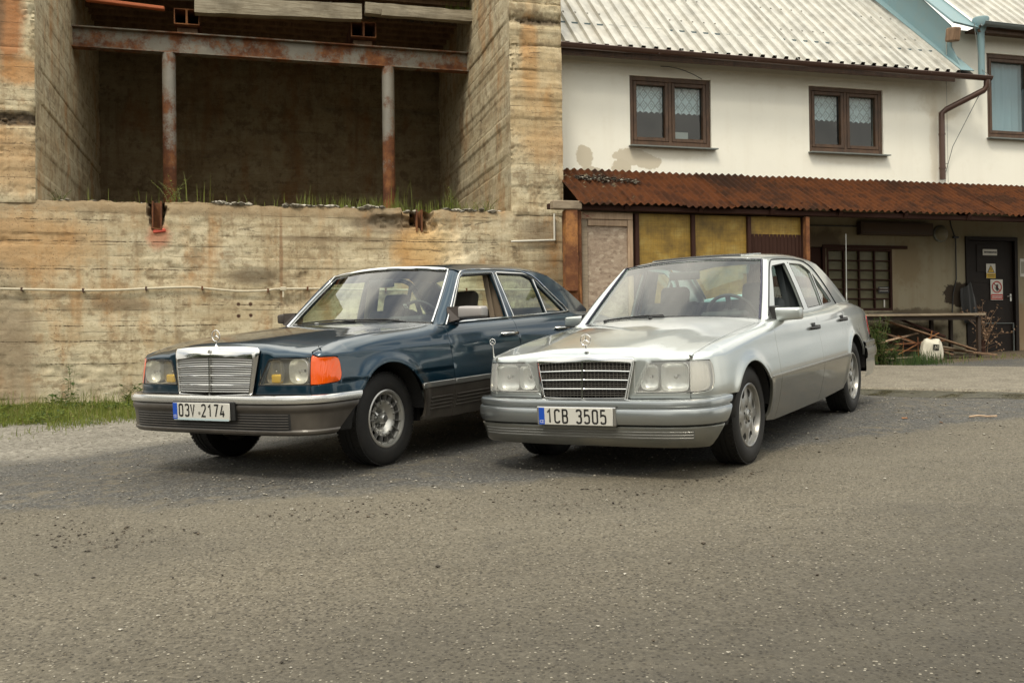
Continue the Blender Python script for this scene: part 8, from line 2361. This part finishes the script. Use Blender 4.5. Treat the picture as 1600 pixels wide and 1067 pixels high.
blades('ledge_tall_grass', 40, lambda r: (r.choice([-2.35, -1.62, -1.55, -3.6, -4.9, -5.1, -2.2]) + r.normal(0, .08), -.2 + r.normal(0, .05)), (.25, .52), M_GRASS, rw, lambda x, y: wall_top(x), 34, .004, .12)
def bush_r(r): p = WP(r.normal(4.62, .22), 1.35 + r.normal(0, .25)); return p.x, p.y
blades('porch_grass', 520, lambda r: (lambda p: (p.x, p.y))(WP(r.normal(4.95, .22), 1.45 + r.normal(0, .13))), (.04, .26), M_LEAF, seed=35, lean=.3)
blades('porch_foot_grass', 420, lambda r: (lambda p: (p.x, p.y))(WP(r.uniform(3.6, 8.5), .95 + abs(r.normal(0, .35)))), (.02, .09), M_GRASS, seed=36)
def leafy(name, label, base, stems, h, leaf, m_, seed, spread=.25, nl=16, cat='weed', parent_M=None, lw=.5, up=.75):
    """stems with many real leaves; local space"""
    r_ = random.Random(seed); o = empty(name, label=label, cat=cat); o.location = base
    ms = MB(); V = []; F = []
    for s__ in range(stems):
        a = r_.uniform(0, 6.283); hh = h * r_.uniform(.55, 1); L_ = spread * r_.uniform(.3, 1); x0, y0 = r_.gauss(0, spread * .25), r_.gauss(0, spread * .25)
        pts_ = [(x0 + math.cos(a) * L_ * t * t, y0 + math.sin(a) * L_ * t * t, hh * t) for t in (0, .35, .7, 1)]; ms.tube(pts_, .003, 4, caps=False, radii=[.005, .004, .003, .0015])
        for q in range(nl):
            t = (q + r_.random()) / nl * .92 + .08; b = r_.uniform(0, 6.283); px_, py_, pz_ = x0 + math.cos(a) * L_ * t * t, y0 + math.sin(a) * L_ * t * t, hh * t; l = leaf * r_.uniform(.5, 1.1) * (1.15 - .5 * t); dz_ = r_.uniform(-.3, .6)
            d = Vector((math.cos(b), math.sin(b), dz_)).normalized(); sd = d.cross(Vector((0, 0, 1))).normalized() * l * lw * .5; p0 = Vector((px_, py_, pz_)) + d * .01; k = len(V); nz_ = Vector((0, 0, l * .08))
            V += [tuple(p0), tuple(p0 + d * l * .45 + sd + nz_), tuple(p0 + d * l), tuple(p0 + d * l * .45 - sd + nz_)]; F += [(k, k + 1, k + 2), (k, k + 2, k + 3)]
    ms.build('stem', mat('green_stem', (.10, .11, .03), .7) if 'green_stem' not in bpy.data.materials else bpy.data.materials['green_stem'], o, smooth=60)
    new_obj('foliage', mesh_from('foliage', V, F, smooth=False), m_, o); return o
def at(s_, d): p = WP(s_, d); return (p.x, p.y, gz(p.x, p.y) - .01)
leafy('weed', 'tall dark green weed growing behind the silver sedan rear wheel', at(4.33, 1.38), 26, .74, .075, M_LEAF, 1, .24, 20, lw=.75)
leafy('weed', 'lower leafy weed at the foot of the bench by the silver sedan', at(4.60, 1.25), 18, .40, .07, M_LEAF, 2, .27, 16, lw=.75)
leafy('weed', 'slender upright weed with serrated leaves against the left of the wall', at(-6.45, .72), 3, .62, .10, M_LEAF, 3, .10, 12, lw=.55)
leafy('weed', 'broad-leaved weed clump in the verge, nearest the left frame edge', at(-6.55, .95), 9, .24, .12, M_LEAF, 4, .28, 9, lw=.8)
leafy('weed', 'round leafy clump on the verge in front of the concrete wall', at(-5.75, .75), 12, .30, .09, M_LEAF, 5, .30, 10, lw=.8)
leafy('weed', 'small pale weed beside the blue sedan bumper at the wall', at(-4.72, .70), 7, .42, .06, M_LEAF_L, 6, .22, 10)
def on_ledge(s_, y=-.25): p = FR @ Vector((s_, y, wall_top(s_) - .01)); return tuple(p)
leafy('sapling', 'bright young shrub on the ledge at the foot of the left steel column', on_ledge(-5.30, -.30), 8, .44, .038, M_LEAF_L, 7, .32, 18, 'shrub', lw=.75)
leafy('weed', 'small dark weed on the ledge beside the left pier', on_ledge(-6.62, -.36), 7, .16, .04, M_LEAF, 8, .12, 8)
leafy('weed', 'leafy upright weed on the ledge below the right inner wall', on_ledge(-1.62, -.2), 8, .42, .05, M_LEAF_L, 9, .10, 12)
leafy('weed', 'low green tuft on the ledge in the right corner of the opening', on_ledge(-1.15, -.25), 7, .26, .045, M_LEAF_L, 10, .22, 10)
def flower(label, base, h, col, r, seed):
    r_ = random.Random(seed); o = empty('wildflower', label=label, cat='flower'); o.location = base
    MB().tube([(0, 0, 0), (.01, 0, h * .6), (.015, .005, h)], .0025, 5).build('stem', bpy.data.materials['green_stem'], o)
    mb = MB()
    for k in range(9):
        a = 2 * math.pi * k / 9; d = Vector((math.cos(a), math.sin(a), .25)).normalized(); sd = Vector((-math.sin(a), math.cos(a), 0)) * r * .3; c_ = Vector((.015, .005, h)); mb._add([c_, c_ + d * r * .6 + sd, c_ + d * r, c_ + d * r * .6 - sd], [(0, 1, 2, 3)])
    mb.sphere((.015, .005, h + .002), r * .35, 8, 6, (1, 1, .6)); mb.build('blossom', mat('petal', col, .6), o)
flower('pink wildflower standing at the wall left of the blue sedan', at(-4.95, .68), .42, (.55, .03, .12), .030, 1)
flower('white flower head in the verge below the wall', at(-6.05, .85), .17, (.75, .72, .60), .040, 2)
flower('small white wildflower near the gravel in the verge', at(-5.15, .95), .22, (.75, .70, .55), .028, 3)
# yellow blossom hanging over the top right of the opening
p = FR @ Vector((-.72, 1.75, 6.70)); o = empty('yellow_blossom', loc=p, label='bright yellow blossom with leaves on top of the concrete beside the right pier', cat='flower')
mb = MB(); mb.sphere((0, 0, .08), .085, 14, 10, (1, .8, .9)); mb.build('blossom', mat('yellow_petal', (.80, .58, .02), .6), o, smooth=60)
blades('roof_edge_grass', 160, lambda r: (r.uniform(-1.25, -.8), 1.95 + abs(r.normal(0, .1))), (.08, .26), M_GRASS, cb, lambda x, y: 6.62, 37, .005)
# dry leaf and curl of bark on the yard
p = at(0, 0); q = (3.86, 7.98); o = MB().tube([(-.10, 0, .006), (-.03, .012, .016), (.04, .004, .010), (.11, -.012, .014)], .008, 5).build('bark_strip', M_PALEWOOD); o.location = (q[0], q[1], gz(*q)); o.rotation_euler = (0, 0, -.25); tag(o, 'curled strip of pale bark lying on the yard right of the silver sedan', 'bark')
for i, (x, y) in enumerate(((3.25, 8.05), (3.42, 7.75))):
    o = MB().box((0, 0, .006), (.045, .022, .003), Matrix.Rotation(.3, 3, 'X')).build('dry_leaf', M_RUSTPOST); o.location = (x, y, gz(x, y)); o.rotation_euler = (0, 0, i * 1.3); tag(o, ('orange dry leaf on the asphalt, the farther of two' if i == 0 else 'orange dry leaf on the asphalt, the nearer of two'), 'leaf')

# ---------------------------------------------------------------- what the paint and glass mirror: the wooded slope across the road
def far_trees():
    r_ = np.random.default_rng(77); V = []; F = []
    for i in range(60):
        a = math.radians(r_.uniform(95, 395)); R_ = r_.uniform(26, 44); cx, cy = R_ * math.sin(a), R_ * math.cos(a)
        if cy > 6 and abs(cx) < 26: continue
        H = r_.uniform(5, 10.5); wd = H * r_.uniform(.30, .45); z0 = gz(max(-25, min(25, cx)), max(-30, min(30, cy)))
        n = 620
        th = r_.uniform(0, 6.283, n); ph = np.arccos(r_.uniform(-1, 1, n)); rr = r_.uniform(.45, 1, n) ** .5
        X = cx + wd * rr * np.sin(ph) * np.cos(th); Y = cy + wd * rr * np.sin(ph) * np.sin(th); Z = z0 + H * .52 + H * .50 * rr * np.cos(ph)
        for x, y, z in zip(X, Y, Z):
            s_ = r_.uniform(.25, .6); u = r_.normal(0, 1, 3); u /= np.linalg.norm(u); v = np.cross(u, r_.normal(0, 1, 3)); v /= np.linalg.norm(v); k = len(V); c_ = np.array([x, y, z])
            V += [c_ + u * s_, c_ + v * s_ * .7, c_ - u * s_, c_ - v * s_ * .7]; F.append((k, k + 1, k + 2, k + 3))
    o = new_obj('far_wood', mesh_from('far_wood', V, F, smooth=False), leaf_mat('far_foliage', (.018, .035, .010), (.055, .080, .020))); o['kind'] = 'stuff'
far_trees()
